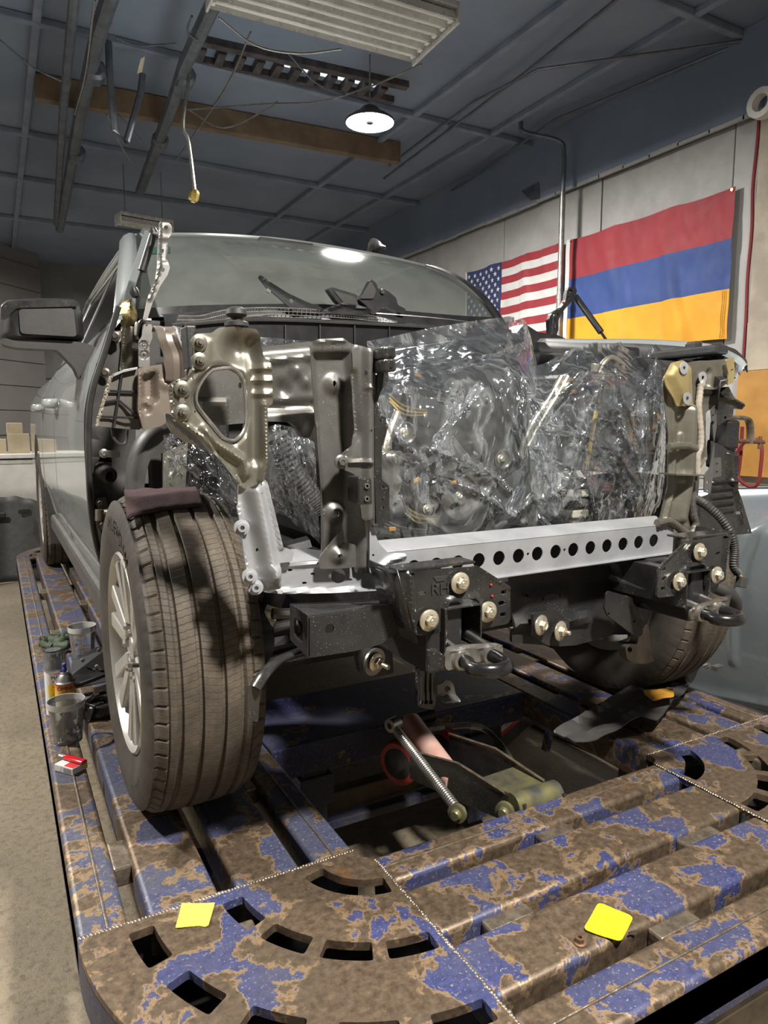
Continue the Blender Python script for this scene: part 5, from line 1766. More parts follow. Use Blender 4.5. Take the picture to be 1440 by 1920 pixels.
P = [V(q) for q in fillet(ats([(211, 622), (226, 620), (227, 640), (219, 645), (209, 634)], 'Y', .60), .006, 3)]
B().prism(P, (0, -.006, 0)).build('upper_hinge_plate', 'khaki', TR, smooth=0, bevel=.001)
# pillar base in zinc gold, hinge pillar, hinge reinforcement
panel('pillar_base', [(217, 582), (232, 565), (247, 561), (256, 590), (256, 608), (244, 612), (229, 616), (221, 600)], [], ('Y', .66), 'gold', TR, h=.010, t=.01, feats=[('pan', [(222, 590), (240, 568), (252, 590), (248, 606), (232, 610)], .06, .06), ('bump', (240, 573), .02, .012), ('bump', (246, 592), .015, -.01)])
panel('inner_pillar', [(226, 612), (253, 613), (262, 640), (262, 695), (224, 695), (228, 650)], [], ('Y', .62), 'khaki', TR, h=.012, t=.01, feats=[('ridge', [(236, 614), (233, 650), (233, 690)], .012, -.02), ('ridge', [(246, 614), (248, 650), (246, 690)], .03, .012)])
panel('hinge_reinforcement', [(268, 608), (285, 608), (286, 633), (280, 647), (281, 687), (260, 689), (260, 639), (266, 631)], [circ((275, 610), 2.2, 8)], ('Y', .50), 'hinge', TR, h=.009, t=.006,
      feats=[('bump', (269.5, 646.5), .014, -.0), ('pan', circ((269.5, 646.5), 7.5, 14), .004, -.006), ('pan', circ((270.5, 664.5), 7.5, 14), .004, -.006), ('bump', (269.5, 646.5), .006, .008), ('bump', (270.5, 664.5), .006, .008)])
B().tube(smooth_path([at(x, y, 'Y', .52) for x, y in ((262, 612), (257, 606), (255, 618), (256, 628), (262, 606), (270, 600), (283, 600))], 5), .006, 8).build('hinge_knuckle', 'steel', TR)
# hood hinges (left one bare steel, right one black) with gas struts
HL = [(298, 416), (318, 418), (323, 426), (321, 440), (316, 446), (314, 488), (319, 502), (314, 516), (300, 537), (287, 565), (276, 600), (268, 600), (277, 557), (290, 525), (294, 502), (297, 450)]
panel('hood_hinge', HL, [circ((311, 427), 4.2, 12), [(302, 466), (308, 466), (308, 473), (302, 473)], circ((305, 506), 4.2, 10)], ('Y', .45), 'hinge', TR, h=.011, t=.005, hfil=.002,
      feats=[('ridge', [(300, 418), (299, 500), (280, 560)], .008, .010), ('pan', [(296, 450), (317, 450), (314, 490), (296, 490)], .012, -.006), ('bump', (311, 427), .02, .004)])
B().tube([at(287, 440, 'Y', .56), at(266, 508, 'Y', .56)], .014, 12).build('gas_strut', 'blk', TR)
B().tube([at(266, 506, 'Y', .56), at(253, 548, 'Y', .57)], .0055, 8).build('strut_rod', 'blkgl', TR)
for x, y in ((288, 437), (252, 548)):
    B().lathe([(0, -.02), (.012, -.015), (.016, 0), (.012, .015), (0, .02)], at(x, y, 'Y', .56), (-.3, 0, 1), 12).build('strut_end', 'blk', TR)
B().cyl(at(288, 437, 'Y', .56), at(300, 439, 'Y', .47), .006, 8).build('ball_stud', 'steel', TR)
HR = [(1066, 539), (1078, 537), (1082, 545), (1079, 556), (1066, 572), (1054, 586), (1047, 600), (1047, 618), (1042, 634), (1052, 650), (1030, 650), (1030, 620), (1029, 600), (1034, 588), (1048, 578), (1056, 566), (1061, 552)]
panel('hood_hinge', HR, [circ((1070, 545), 3.2, 10), circ((1044, 590), 3, 8)], ('Y', .52), 'blkgl', TR, h=.012, t=.02, feats=[('ridge', [(1064, 552), (1040, 592), (1036, 640)], .012, .012)], hfil=.001)
B().tube([at(1080, 557, 'Y', .53), at(1086, 566, 'Y', .5), at(1127, 623, 'Y', .40)], .014, 12).build('gas_strut', 'blk', TR)
B().tube([at(1127, 623, 'Y', .40), at(1142, 645, 'Y', .38)], .006, 8).build('strut_rod', 'blkgl', TR)
B().box(at(1056, 567, 'Y', .50), (.012, .006, .008), Matrix.Rotation(.6, 3, 'Y')).build('red_mark', 'inkred', TR, smooth=0)
P = ats([(985, 606), (1010, 622), (1045, 627), (1062, 634), (1064, 660), (960, 668), (966, 630)], 'Y', .50)
B().prism(P, (0, .10, 0)).build('hinge_base', 'blk', TR, smooth=0, bevel=.012)
# curved strap and apron with pocket, ribbed plastic fin with foam edge
cen = [at(x, y, 'Y', .10) for x, y in ((300, 640), (296, 628), (298, 617), (309, 612), (318, 622), (322, 645), (333, 668), (339, 690), (339, 712))]
cen = smooth_path([at(x, y, 'Y', Y) for x, y, Y in ((303, 622, .30), (306, 613, .20), (312, 618, .12), (316, 636, .10), (326, 660, .10), (329, 682, .10), (329, 716, .11))], 6)
st_ = []
for i, p in enumerate(cen):
    w = .026
    st_.append([p+V((-w, .018, 0)), p+V((-w, 0, 0)), p+V((-w*.35, -.006, 0)), p+V((-w*.2, .004, 0)), p+V((w*.5, .004, 0)), p+V((w*.75, -.006, 0)), p+V((w, -.012, 0)), p+V((w, .02, 0))])
B().rings(st_, False).build('curved_brace', 'brownpl', TR, smooth=50, solid=.003)
B().tube([r[6] for r in st_], .0035, 6).build('brace_flange', 'primerlite', TR)
panel('apron_panel', [(260, 690), (300, 683), (362, 681), (362, 770), (335, 778), (300, 800), (268, 806), (258, 770)], [], ('Y', .12), 'brownpl', TR, h=.012, t=.02, fil=.008,
      feats=[('pan', [(268, 708), (291, 700), (293, 748), (284, 754), (270, 747)], .020, -.03), ('ridge', [(262, 692), (262, 800)], .012, .006), ('bump', (310, 722), .02, .008), ('bump', (274, 766), .02, -.015)])
fin = [(212, 706), (228, 699), (258, 691), (260, 780), (264, 806), (222, 803), (205, 801), (182, 799), (192, 760), (204, 722)]
panel('splash_fin', fin, [], ('Y', .16), 'finm', TR, h=.02, t=.006, fil=.004, feats=[('bump', (240, 800), .06, -.015)])
for a, c in (((206, 733), (260, 735)), ((190, 781), (261, 784)), ((229, 700), (214, 801)), ((222, 750), (258, 780)), ((196, 754), (222, 750))):
    B().tube([at(*a, 'Y', .150), at(*c, 'Y', .150)], .0035, 6).build('fin_rib', 'blk', TR)
fo = B()
for i in range(150):
    t_ = i/149
    p = at(208-27*t_+random.uniform(-2, 2), 706+92*t_, 'Y', .148+random.uniform(-.006, .004))
    fo.lathe([(0, -.003), (.0025, -.0015), (.003, .001), (0, .003)], p, (random.uniform(-1, 1), -1, random.uniform(-1, 1)), 6)
o = fo.build('foam_edge', 'foam', TR)
o['kind'] = 'stuff'
P = ats([(214, 700), (232, 693), (258, 688), (258, 692), (232, 698), (214, 706)], 'Y', .14)
B().prism(P, (0, .03, 0)).build('clip_strip', 'primerlite', TR, smooth=0, bevel=.001)
B().tube(smooth_path([at(x, y, 'Y', .2) for x, y in ((210, 802), (214, 822), (226, 833), (236, 829), (239, 806))], 6), .004, 6).build('cable', 'rubber', TR)
# wheelhouse liner
la, lb = [(242, 1010), (240, 930), (244, 870), (262, 822), (292, 796), (330, 786), (372, 800), (410, 850)], [(272, 1010), (270, 930), (276, 880), (292, 842), (315, 818), (340, 810), (370, 822), (400, 862)]
A_, B_ = smooth_path([at(x, y, 'Y', .22) for x, y in la], 5), smooth_path([at(x, y, 'Y', .20) for x, y in lb], 5)
B().rings([[a+V((0, .06, 0)), a, a.lerp(b_, .5)+V((0, -.012, 0)), b_, b_+V((.02, .28, 0))] for a, b_ in zip(A_, B_)], False).build('wheelhouse_liner', 'dgrey', TR, smooth=50)
B().box((-.66, .42, .86), (.04, .5, .62)).build('wheelhouse_wall', 'blkmat', TR, smooth=0, bevel=.01)
# headlamp mounting panel
HB = [(363, 626), (398, 624), (410, 614), (440, 612), (481, 617), (488, 629), (495, 671), (509, 680), (512, 758), (499, 763), (502, 862), (495, 893), (491, 903), (461, 918), (448, 911), (419, 872), (374, 822), (336, 795), (319, 774), (315, 723), (327, 713), (349, 707), (361, 692), (362, 650)]
HH = [(399, 694), (429, 690), (450, 702), (459, 723), (463, 782), (457, 810), (440, 826), (419, 820), (402, 800), (374, 765), (368, 744), (377, 718)]
HPF = [('pan', HH, .030, -.020), ('ridge', [(384, 808), (401, 829), (433, 850), (454, 864), (459, 888)], .016, .014), ('ridge', [(480, 690), (506, 690)], .010, .006), ('ridge', [(480, 713), (508, 713)], .010, .006), ('ridge', [(480, 738), (508, 738)], .010, .006),
       ('bump', (452, 655), .05, -.03), ('ridge', [(478, 640), (478, 860)], .02, -.012), ('pan', [(376, 632), (395, 640), (395, 690), (362, 720), (350, 790), (330, 780), (326, 730), (362, 706), (370, 690)], .012, .004),
       ('ridge', [(362, 628), (362, 692), (345, 712), (322, 718), (318, 770), (345, 795), (378, 820), (450, 910)], .007, .008), ('ridge', [(495, 760), (497, 860), (490, 900)], .012, .012)]
hp_ = panel('headlamp_panel', HB, [HH, circ((376, 661), 5, 12), circ((341, 751), 6, 14), circ((361, 709), 2, 8), circ((366, 772), 2.2, 8), circ((440, 890), 1.5, 6)], ('Y', -.55), 'khaki', TR, h=.0085, t=.004, feats=HPF, fil=.006)
for x, y in ((373, 643), (374, 677), (342, 730), (342, 774)):
    bolt('flange_nut', at(x, y, 'Y', -.556), (0, -1, 0), .0085, hp_, 'khaki', stud=.006, washer=1.9)
B().lathe([(0, .0), (.018, .0), (.024, .003), (.024, .010), (.019, .013), (.012, .014), (.012, .020), (.018, .022), (.021, .026), (.019, .036), (.012, .040), (0, .040)], at(444, 615, 'Y', -.53), (0, 0, 1), 24).build('rubber_stop', 'rubber', hp_)
B().tube(smooth_path([at(x, y, 'Y', -.55) for x, y in HH+HH[:2]], 3), .0032, 6).build('opening_flange', 'steel', hp_)
panel('fender_flange', [(309, 775), (318, 776), (345, 800), (375, 826), (390, 850), (372, 838), (345, 828), (322, 812), (310, 792)], [], ('Y', -.52), 'primerlite', TR, h=.012, t=.004, feats=[('ridge', [(312, 785), (345, 815), (378, 840)], .012, .008)])
P = ats([(348, 610), (368, 610), (368, 622), (362, 640), (360, 692), (354, 692), (350, 640)], 'Y', -.42)
B().prism(P, (0, .05, 0)).build('upper_bracket', 'blkmat', TR, smooth=0, bevel=.004)
# upper rail between headlamp panel and upright
panel('upper_rail', [(480, 652), (583, 640), (590, 700), (591, 796), (580, 822), (567, 820), (545, 791), (500, 790), (380, 800), (350, 790), (350, 690), (420, 672)], [circ((450, 723), 3.2, 10, 6)], ('Y', -.40), 'primer', TR, h=.012, t=.02,
      feats=[('ridge', [(496, 676), (580, 668)], .018, .012), ('bump', (556, 694), .03, .012), ('bump', (530, 730), .03, -.012), ('bump', (574, 715), .025, .010), ('ridge', [(500, 765), (585, 760)], .02, -.012), ('bump', (560, 800), .03, .008), ('pan', [(372, 750), (425, 750), (425, 800), (372, 800)], .01, .02)])
# diagonal leg
LG = [(447, 908), (470, 916), (494, 898), (500, 905), (512, 955), (529, 1025), (550, 1032), (551, 1040), (547, 1053), (522, 1056), (526, 1104), (500, 1108), (480, 1107), (466, 1092), (456, 1040), (450, 985), (443, 950), (446, 945)]
lg = panel('diagonal_leg', LG, [circ((480, 1030), 2, 8, 4), circ((484, 924), 2, 8)], ('Y', -.54), 'primerlite', TR, h=.010, t=.005, fil=.004,
           feats=[('ridge', [(475, 918), (492, 1000), (506, 1075)], .030, .030), ('ridge', [(497, 900), (512, 960), (527, 1025)], .010, .008), ('ridge', [(446, 948), (456, 1030), (468, 1088)], .008, .006), ('pan', [(500, 1060), (524, 1060), (526, 1100), (500, 1102)], .01, .012)])
for x, y in ((453, 989), (468, 1080), (479, 1101)):
    o = B().lathe([(0, 0), (.016, 0), (.016, .004), (.009, .005), (.009, .016), (.0045, .016), (.0045, .008), (0, .008)], at(x, y, 'Y', -.545), (-.2, -1, .1), 20).build('rivet_nut', 'primerlite', lg)
# lower tie panel
LT = [(522, 1056), (600, 1050), (664, 1050), (693, 1074), (752, 1072), (752, 1100), (700, 1106), (620, 1110), (528, 1112), (478, 1108), (500, 1104), (526, 1102)]
panel('lower_tie', LT, [circ((544, 1069), 4.8, 10, 2.6), circ((587, 1076), 4.8, 10, 2.6), circ((571, 1093), 4.8, 10, 2.6), circ((635, 1080), 14, 22), circ((657, 1087), 4, 10, 2.4), circ((743, 1070), 9, 14)], ('Y', -.52), 'primerlite', TR, h=.011, t=.004,
      feats=[('ridge', [(500, 1109), (620, 1110), (750, 1100)], .010, .012), ('ridge', [(524, 1058), (680, 1052)], .012, .008)])
P0 = ats([(524, 1057), (600, 1051), (690, 1062)], 'Y', -.525)
B().rings([[p, p+V((0, .09, .012))] for p in P0], False).build('tie_top_flange', 'primerlite', TR, smooth=0, solid=.003)
pts = [at(528, 1052, 'Y', -.47), at(552, 1040, 'Y', -.45), at(600, 1040, 'Y', -.42), at(625, 1012, 'Y', -.42), at(640, 992, 'Y', -.42), at(646, 1012, 'Y', -.44), at(610, 1048, 'Y', -.46)]
B().prism(pts, (0, .003, 0)).build('rear_gusset', 'primerlite', TR, smooth=0)
panel('gusset', [(599, 1067), (599, 1045), (620, 1018), (643, 990), (647, 1018), (667, 1021), (668, 1063), (640, 1066)], [circ((633.5, 1041), 4.2, 12), circ((642, 1019), 2.4, 8)], ('Y', -.545), 'primer', TR, h=.009, t=.004, feats=[('bump', (633.5, 1041), .028, .014)])
# main upright (right-hand side of truck) with dark flange strip and boxes
UP = [(582, 643), (596, 636), (641, 634), (660, 645), (690, 652), (696, 760), (694, 1074), (666, 1074), (664, 1060), (602, 1040), (602, 930), (594, 830), (590, 757), (585, 700)]
panel('side_upright', UP, [circ((629, 719), 3, 12, 6), circ((635, 963), 2.4, 10, 6), circ((608, 966), 2.4, 8), circ((605, 652), 1.5, 6), circ((624, 652), 1.5, 6), circ((642, 652), 1.5, 6)], ('Y', -.53), 'primer', TR, h=.010, t=.004, fil=.005,
      feats=[('pan', [(590, 664), (655, 664), (660, 700), (660, 1060), (606, 1060), (604, 930), (597, 800)], .022, -.018), ('bump', (631, 721), .03, .016), ('bump', (633, 964), .03, .016), ('ridge', [(596, 800), (604, 930), (604, 1040)], .012, .008), ('ridge', [(592, 640), (645, 638)], .010, .006), ('ridge', [(676, 660), (678, 1060)], .02, .016)])
FL = [(660, 654), (693, 653), (714, 650), (726, 655), (726, 716), (712, 733), (705, 754), (709, 779), (722, 782), (723, 815), (714, 834), (714, 900), (728, 911), (728, 978), (703, 982), (678, 974), (676, 950), (676, 905), (664, 889), (645, 881), (633, 874), (632, 862), (640, 852), (662, 838), (668, 803), (664, 760)]
panel('side_flange', FL, [circ((683, 700), 2, 8, 5), circ((706, 699), 2, 8, 5), circ((711, 789), 2.4, 8), circ((712, 811), 5, 12), circ((691, 807), 1.4, 6, 3), circ((716, 913), 2.4, 8), circ((716, 937), 2.4, 8), circ((716, 952), 3.2, 10), circ((714, 973), 2, 8, 3)], ('Y', -.57), 'primer', TR, h=.009, t=.004, hfil=.001,
      feats=[('ridge', [(690, 660), (690, 970)], .020, .014), ('ridge', [(655, 867), (692, 867)], .009, .009), ('ridge', [(684, 727), (694, 727)], .007, .005), ('ridge', [(664, 700), (670, 810), (650, 855)], .012, -.010)])
panel('black_edge', [(713, 652), (728, 650), (728, 716), (714, 733), (708, 752), (711, 779), (724, 782), (724, 815), (716, 834), (716, 900), (730, 911), (730, 980), (706, 983), (703, 900), (703, 760)], [circ((712, 789), 2.4, 8), circ((717, 913), 2.4, 8), circ((717, 937), 2.4, 8), circ((717, 952), 3.2, 10)], ('Y', -.576), 'blkgl', TR, h=.012, t=.003, hfil=.001)
bolt('flange_rivet', at(639, 866, 'Y', -.575), (0, -1, 0), .009, TR, 'primer')
for y0, y1, hy in ((649, 672, 662), (672, 697, 684)):
    P = ats([(722, y0), (743, y0-1), (744, y1), (722, y1)], 'Y', -.63)
    B().prism(P, (0, .055, 0)).build('box_bracket', 'blkgl', TR, smooth=0, bevel=.005)
    B().cyl(at(732, hy, 'Y', -.632), at(732, hy, 'Y', -.628), .006, 10).build('bracket_hole', 'ink', TR)
P = ats([(672, 894), (698, 895), (699, 946), (673, 947)], 'Y', -.63)
bb = B().prism(P, (0, .055, 0)).build('box_bracket', 'blkgl', TR, smooth=0, bevel=.004)
for y in (911, 935):
    B().lathe([(0, 0), (.006, 0), (.006, -.004), (.003, -.004)], at(687, y, 'Y', -.63), (0, 1, 0), 10).build('stud', 'steel', bb)
# crossbar with round holes, corner gusset
zc0, zc1 = at(1255, 1040, 'Y', -.53).z, at(1255, 990, 'Y', -.53).z
x0, x1 = at(722, 1080, 'Y', -.53).x, at(1262, 1015, 'Y', -.53).x
hx = [at(x, y, 'Y', -.53) for x, y in ((818, 1056), (861, 1052), (898, 1052), (935, 1048), (970, 1044), (1005, 1039), (1038, 1035), (1071, 1031), (1103, 1028), (1132, 1024), (1163, 1021), (1194, 1017), (1226, 1013))]
xa, xb = hx[0].x, hx[-1].x
zm = sum(h.z for h in hx)/len(hx)
hh_ = [circ((xa+(xb-xa)*k/12, zm), .0185, 20) for k in range(-1, 13)]
sm = [circ((xa+(xb-xa)*(k+.5)/12, zm+.002), .0042, 10) for k in (4, 6)]
cb_ = panel('lower_crossbar', [(x0, zm-.048), (x1, zm-.040), (x1, zm+.043), (x0, zm+.043)], hh_+sm, ('Y', -.53), 'primerlite', TR, h=.016, t=.003, raw=True, hfil=0, feats=())
B().hexa([V((x0, -.53, zm+.040)), V((x1, -.53, zm+.040)), V((x1, -.46, zm+.056)), V((x0, -.46, zm+.056)), V((x0, -.53, zm+.045)), V((x1, -.53, zm+.045)), V((x1, -.46, zm+.061)), V((x0, -.46, zm+.061))]).build('crossbar_top', 'primerlite', TR, smooth=0, bevel=.002)
B().hexa([V((x0, -.545, zm-.052)), V((x1, -.545, zm-.044)), V((x1, -.47, zm-.044)), V((x0, -.47, zm-.052)), V((x0, -.545, zm-.048)), V((x1, -.545, zm-.040)), V((x1, -.47, zm-.040)), V((x0, -.47, zm-.048))]).build('crossbar_lip', 'primerlite', TR, smooth=0, bevel=.001)
B().box(((x0+x1)/2, -.465, zm-.0), (x1-x0, .004, .10)).build('crossbar_back', 'blkmat', TR, smooth=0)
panel('corner_gusset', [(693, 982), (700, 990), (710, 1018), (728, 1037), (759, 1037), (762, 1053), (745, 1060), (722, 1081), (705, 1078), (693, 1074)], [circ((700, 1041), 2.4, 8), circ((714, 1068), 7, 12, 4), circ((744, 1071), 3, 8)], ('Y', -.555), 'primerlite', TR, h=.011, t=.004, feats=[('ridge', [(705, 1070), (730, 1050), (758, 1042)], .012, .008)])
# right-hand upright (in picture) with gold plate, sealer beads
RU = [(1244, 710), (1256, 690), (1299, 678), (1312, 676), (1328, 676), (1362, 673), (1364, 718), (1345, 733), (1342, 762), (1330, 774), (1329, 860), (1312, 880), (1308, 960), (1310, 1004), (1268, 992), (1236, 980), (1252, 911), (1254, 817), (1243, 730)]
ru = panel('side_upright', RU, [circ((1318, 709), 3, 10, 5), circ((1262, 755), 1.3, 6, 3), circ((1265, 794), 1.3, 6, 3), circ((1257, 931), 1.4, 6, 3), circ((1363, 712), 3.2, 10)], ('Y', -.50), 'khaki', TR, h=.009, t=.004,
           feats=[('ridge', [(1288, 770), (1285, 880), (1270, 970)], .040, .035), ('ridge', [(1310, 730), (1320, 730), (1345, 730)], .008, .006), ('ridge', [(1256, 740), (1262, 850), (1256, 930), (1245, 975)], .015, .012), ('bump', (1315, 708), .03, .012), ('ridge', [(1272, 815), (1271, 900)], .010, .006), ('ridge', [(1330, 700), (1328, 720)], .02, -.012), ('pan', [(1318, 740), (1340, 740), (1328, 860), (1316, 870)], .02, -.012)])
panel('gold_plate', [(1245, 708), (1260, 680), (1281, 675), (1296, 689), (1299, 760), (1269, 762), (1264, 748), (1250, 725)], [circ((1282, 690), 2.6, 10), circ((1288, 747), 2.6, 10)], ('Y', -.525), 'gold', TR, h=.009, t=.004, feats=[('pan', [(1252, 705), (1264, 686), (1284, 686), (1290, 700), (1290, 750), (1275, 752)], .03, .014)])
for x, y in ((1282, 690), (1288, 747), (1317, 708)):
    B().lathe([(.006, 0), (.018, 0), (.018, .002), (.006, .002)], at(x, y, 'Y', -.542 if x < 1300 else -.515), (0, -1, 0), 16, closed=True).build('bare_ring', 'primerlite', TR)


def bead(pts, r, mat, Y, parent=TR, name='sealer_bead'):
    P = smooth_path([at(x, y, 'Y', Y) for x, y in pts], 8)
    P2, rs = [], []
    for i, p in enumerate(P):
        P2.append(p)
        rs.append(r*(1+.06*math.sin(i*2.1)))
    return B().tube(P2, rs, 10).build(name, mat, parent)


bead([(1314, 720), (1312, 740), (1310, 762), (1312, 790), (1314, 815), (1313, 838), (1308, 857), (1308, 890)], .0095, 'sealer', -.512)
bead([(1299, 902), (1298, 940), (1300, 965), (1305, 980), (1298, 1002)], .011, 'primer', -.512)
bead([(1253, 838), (1270, 836), (1288, 836), (1300, 840), (1306, 842)], .011, 'khaki', -.530)
bead([(1232, 981), (1252, 977), (1266, 984), (1276, 992), (1290, 1004)], .012, 'khaki', -.535)
B().lathe([(0, 0), (.010, .0), (.012, .004), (.008, .009), (0, .010)], at(1315, 720, 'Y', -.512), (0, -1, 0), 14).build('bead_cap', 'sealer', TR)
P = ats([(1268, 888), (1322, 890), (1322, 893), (1268, 891)], 'Y', -.56)
B().prism(P, (0, .06, 0)).build('shelf_tab', 'khaki', TR, smooth=0)
panel('perforated_strip', [(1333, 768), (1343, 758), (1344, 800), (1334, 860), (1331, 878), (1321, 890), (1320, 922), (1332, 926), (1336, 900), (1340, 840)], [circ((1337, 779), 1.6, 6, 3), circ((1337, 793), 2.6, 8, 4), circ((1327, 877), 1.6, 6), circ((1327, 904), 2.2, 8, 3), circ((1327, 919), 1.6, 6)], ('Y', -.52), 'primer', TR, h=.012, t=.003, hfil=.0005)
panel('side_bracket', [(1334, 860), (1352, 857), (1353, 893), (1335, 896)], [circ((1344, 870), 2.4, 8), circ((1344, 885), 2.4, 8)], ('Y', -.50), 'primer', TR, h=.01, t=.004, hfil=.0005)
panel('side_bracket', [(1362, 673), (1376, 670), (1378, 700), (1375, 718), (1364, 722), (1366, 700), (1363, 690)], [circ((1373, 694), 2.2, 8)], ('Y', -.52), 'gold', TR, h=.009, t=.004, hfil=.0005)
# black shroud, brackets and harness at the right
SH = [(1334, 826), (1352, 835), (1371, 846), (1376, 892), (1392, 940), (1410, 1000), (1370, 1004), (1310, 990), (1306, 936), (1330, 926)]
panel('inner_shroud', SH, [[(1379, 960), (1385, 958), (1386, 964), (1380, 965)], circ((1404, 995), 2.2, 8)], ('Y', -.38), 'blkgl', TR, h=.014, t=.004,
      feats=[('ridge', [(1335, 905+14*k), (1372, 901+14*k)], .010, .010) for k in range(5)]+[('ridge', [(1372, 850), (1376, 900), (1390, 980)], .010, .012), ('pan', [(1364, 850), (1374, 850), (1376, 905), (1366, 905)], .01, .014)], hfil=.001)
panel('lamp_bracket', [(1346, 740), (1366, 724), (1378, 748), (1390, 754), (1393, 768), (1376, 765), (1374, 780), (1362, 788), (1345, 800), (1342, 770)], [circ((1360, 783), 2.6, 8)], ('Y', -.42), 'blkgl', TR, h=.014, t=.02, feats=[('ridge', [(1350, 745), (1372, 750), (1390, 760)], .015, .015)])
B().box(at(1358, 815, 'Y', -.35), (.06, .08, .10)).box(at(1352, 850, 'Y', -.33), (.09, .06, .10)).build('lamp_bracket_base', 'blkmat', TR, smooth=0, bevel=.01)
hn = smooth_path([at(x, y, 'Y', Y) for x, y, Y in ((1306, 936, -.50), (1325, 948, -.55), (1350, 970, -.58), (1370, 1000, -.60), (1377, 1030, -.60), (1376, 1060, -.60), (1384, 1074, -.60))], 14)
B().tube(hn, [.0145 if i % 2 else .0120 for i in range(len(hn))], 10).build('corrugated_loom', 'rubber', TR)
cn = at(1390, 1091, 'Y', -.60)
for k in range(4):
    B().tube([at(1384, 1073, 'Y', -.60), at(1386+k*1.4, 1080, 'Y', -.60), cn+V((-.01+.006*k, 0, .012))], .0018, 6).build('loom_wire', 'wireyel', TR)
rm = Matrix.Rotation(.18, 3, 'Y')
B().box(cn, (.030, .022, .034), rm).box(cn+V((.016, 0, -.002)), (.01, .012, .022), rm).build('connector', 'dgrey', TR, smooth=0, bevel=.003)
hn = smooth_path([at(x, y, 'Y', -.49) for x, y in ((1244, 690), (1250, 740), (1253, 800), (1252, 860), (1249, 930), (1244, 985))], 12)
B().tube(hn, [.008 if i % 2 else .0065 for i in range(len(hn))], 8).build('corrugated_loom', 'rubber', TR)
# far fender still fitted: silver top, black inner trim and lamp corner
fz = [at(x, y, 'X', X) for x, y, X in ((1000, 634, .86), (1100, 636, .88), (1200, 636, .89), (1300, 642, .88), (1345, 650, .86), (1385, 668, .82), (1400, 684, .80))]
ft = smooth_path(fz, 6)
B().rings([[p+V((-.03, 0, -.035)), p+V((-.01, 0, -.006)), p, p+V((.04, .02, .004))*k, p+V((.09, .02, -.02))*k, p+V((.11, .02, -.09))*k, p+V((.11, .02, -.30))*k] for p, k in zip(ft, [1-.92*sst(i/(len(ft)-1)*1.15-.1) for i in range(len(ft))])], False).build('far_fender', 'silver', TR, smooth=50, solid=.002)
B().rings([[p+V((-.03, -.005, -.018)), p+V((-.035, -.005, -.06)), p+V((-.14, -.03, -.075)), p+V((-.15, -.03, -.16))] for p in ft[:-4]], False).build('inner_apron', 'blk', TR, smooth=30, solid=.004)
P = ats([(1336, 646), (1350, 644), (1380, 655), (1400, 674), (1402, 684), (1385, 686), (1345, 676), (1330, 668)], 'Y', -.40)
P = [V(q) for q in fillet(P, .01, 3)]
B().prism(P, (.04, .10, 0)).build('lamp_corner', 'blkgl', TR, smooth=0, bevel=.01)
B().box(at(1290, 662, 'X', .78), (.06, .26, .03)).box(at(1300, 655, 'X', .78), (.03, .05, .05)).build('latch_block', 'blk', TR, smooth=0, bevel=.008)
B().lathe([(.025, -.01), (.036, -.006), (.036, .006), (.025, .01)], at(1200, 668, 'Y', .0), (.2, -1, .1), 24, closed=True).build('filler_neck', 'steel', TR)
for x in (1115, 1160, 1310):
    B().box(at(x, 652, 'X', .83), (.012, .02, .04)).build('fender_tab', 'steel', TR, smooth=0, bevel=.002)
# frame horn ends with tow hook brackets; the second set is the mirror image
BK = [(745, 1068), (778, 1070), (887, 1063), (893, 1060), (952, 1097), (957, 1105), (957, 1164), (951, 1170), (905, 1179), (897, 1166), (897, 1132), (889, 1121), (848, 1122), (838, 1129), (835, 1143), (833, 1182), (807, 1192), (783, 1192), (773, 1183), (764, 1137)]
BHO = [circ((791, 1112), 8, 12, 3.2), [(940, 1107), (949, 1106), (949, 1114), (940, 1115)], circ((941, 1131), 7, 12, 4.5), [(938, 1149), (948, 1148), (948, 1156), (938, 1157)], [(765, 1075), (777, 1074), (777, 1079), (765, 1080)]]


def flipx(q):
    return V((-.03-q.x, q.y, q.z))


def maybe(b, flip):
    if flip:
        b.v = [flipx(p) for p in b.v]
        b.f = [tuple(reversed(f)) for f in b.f]
    return b


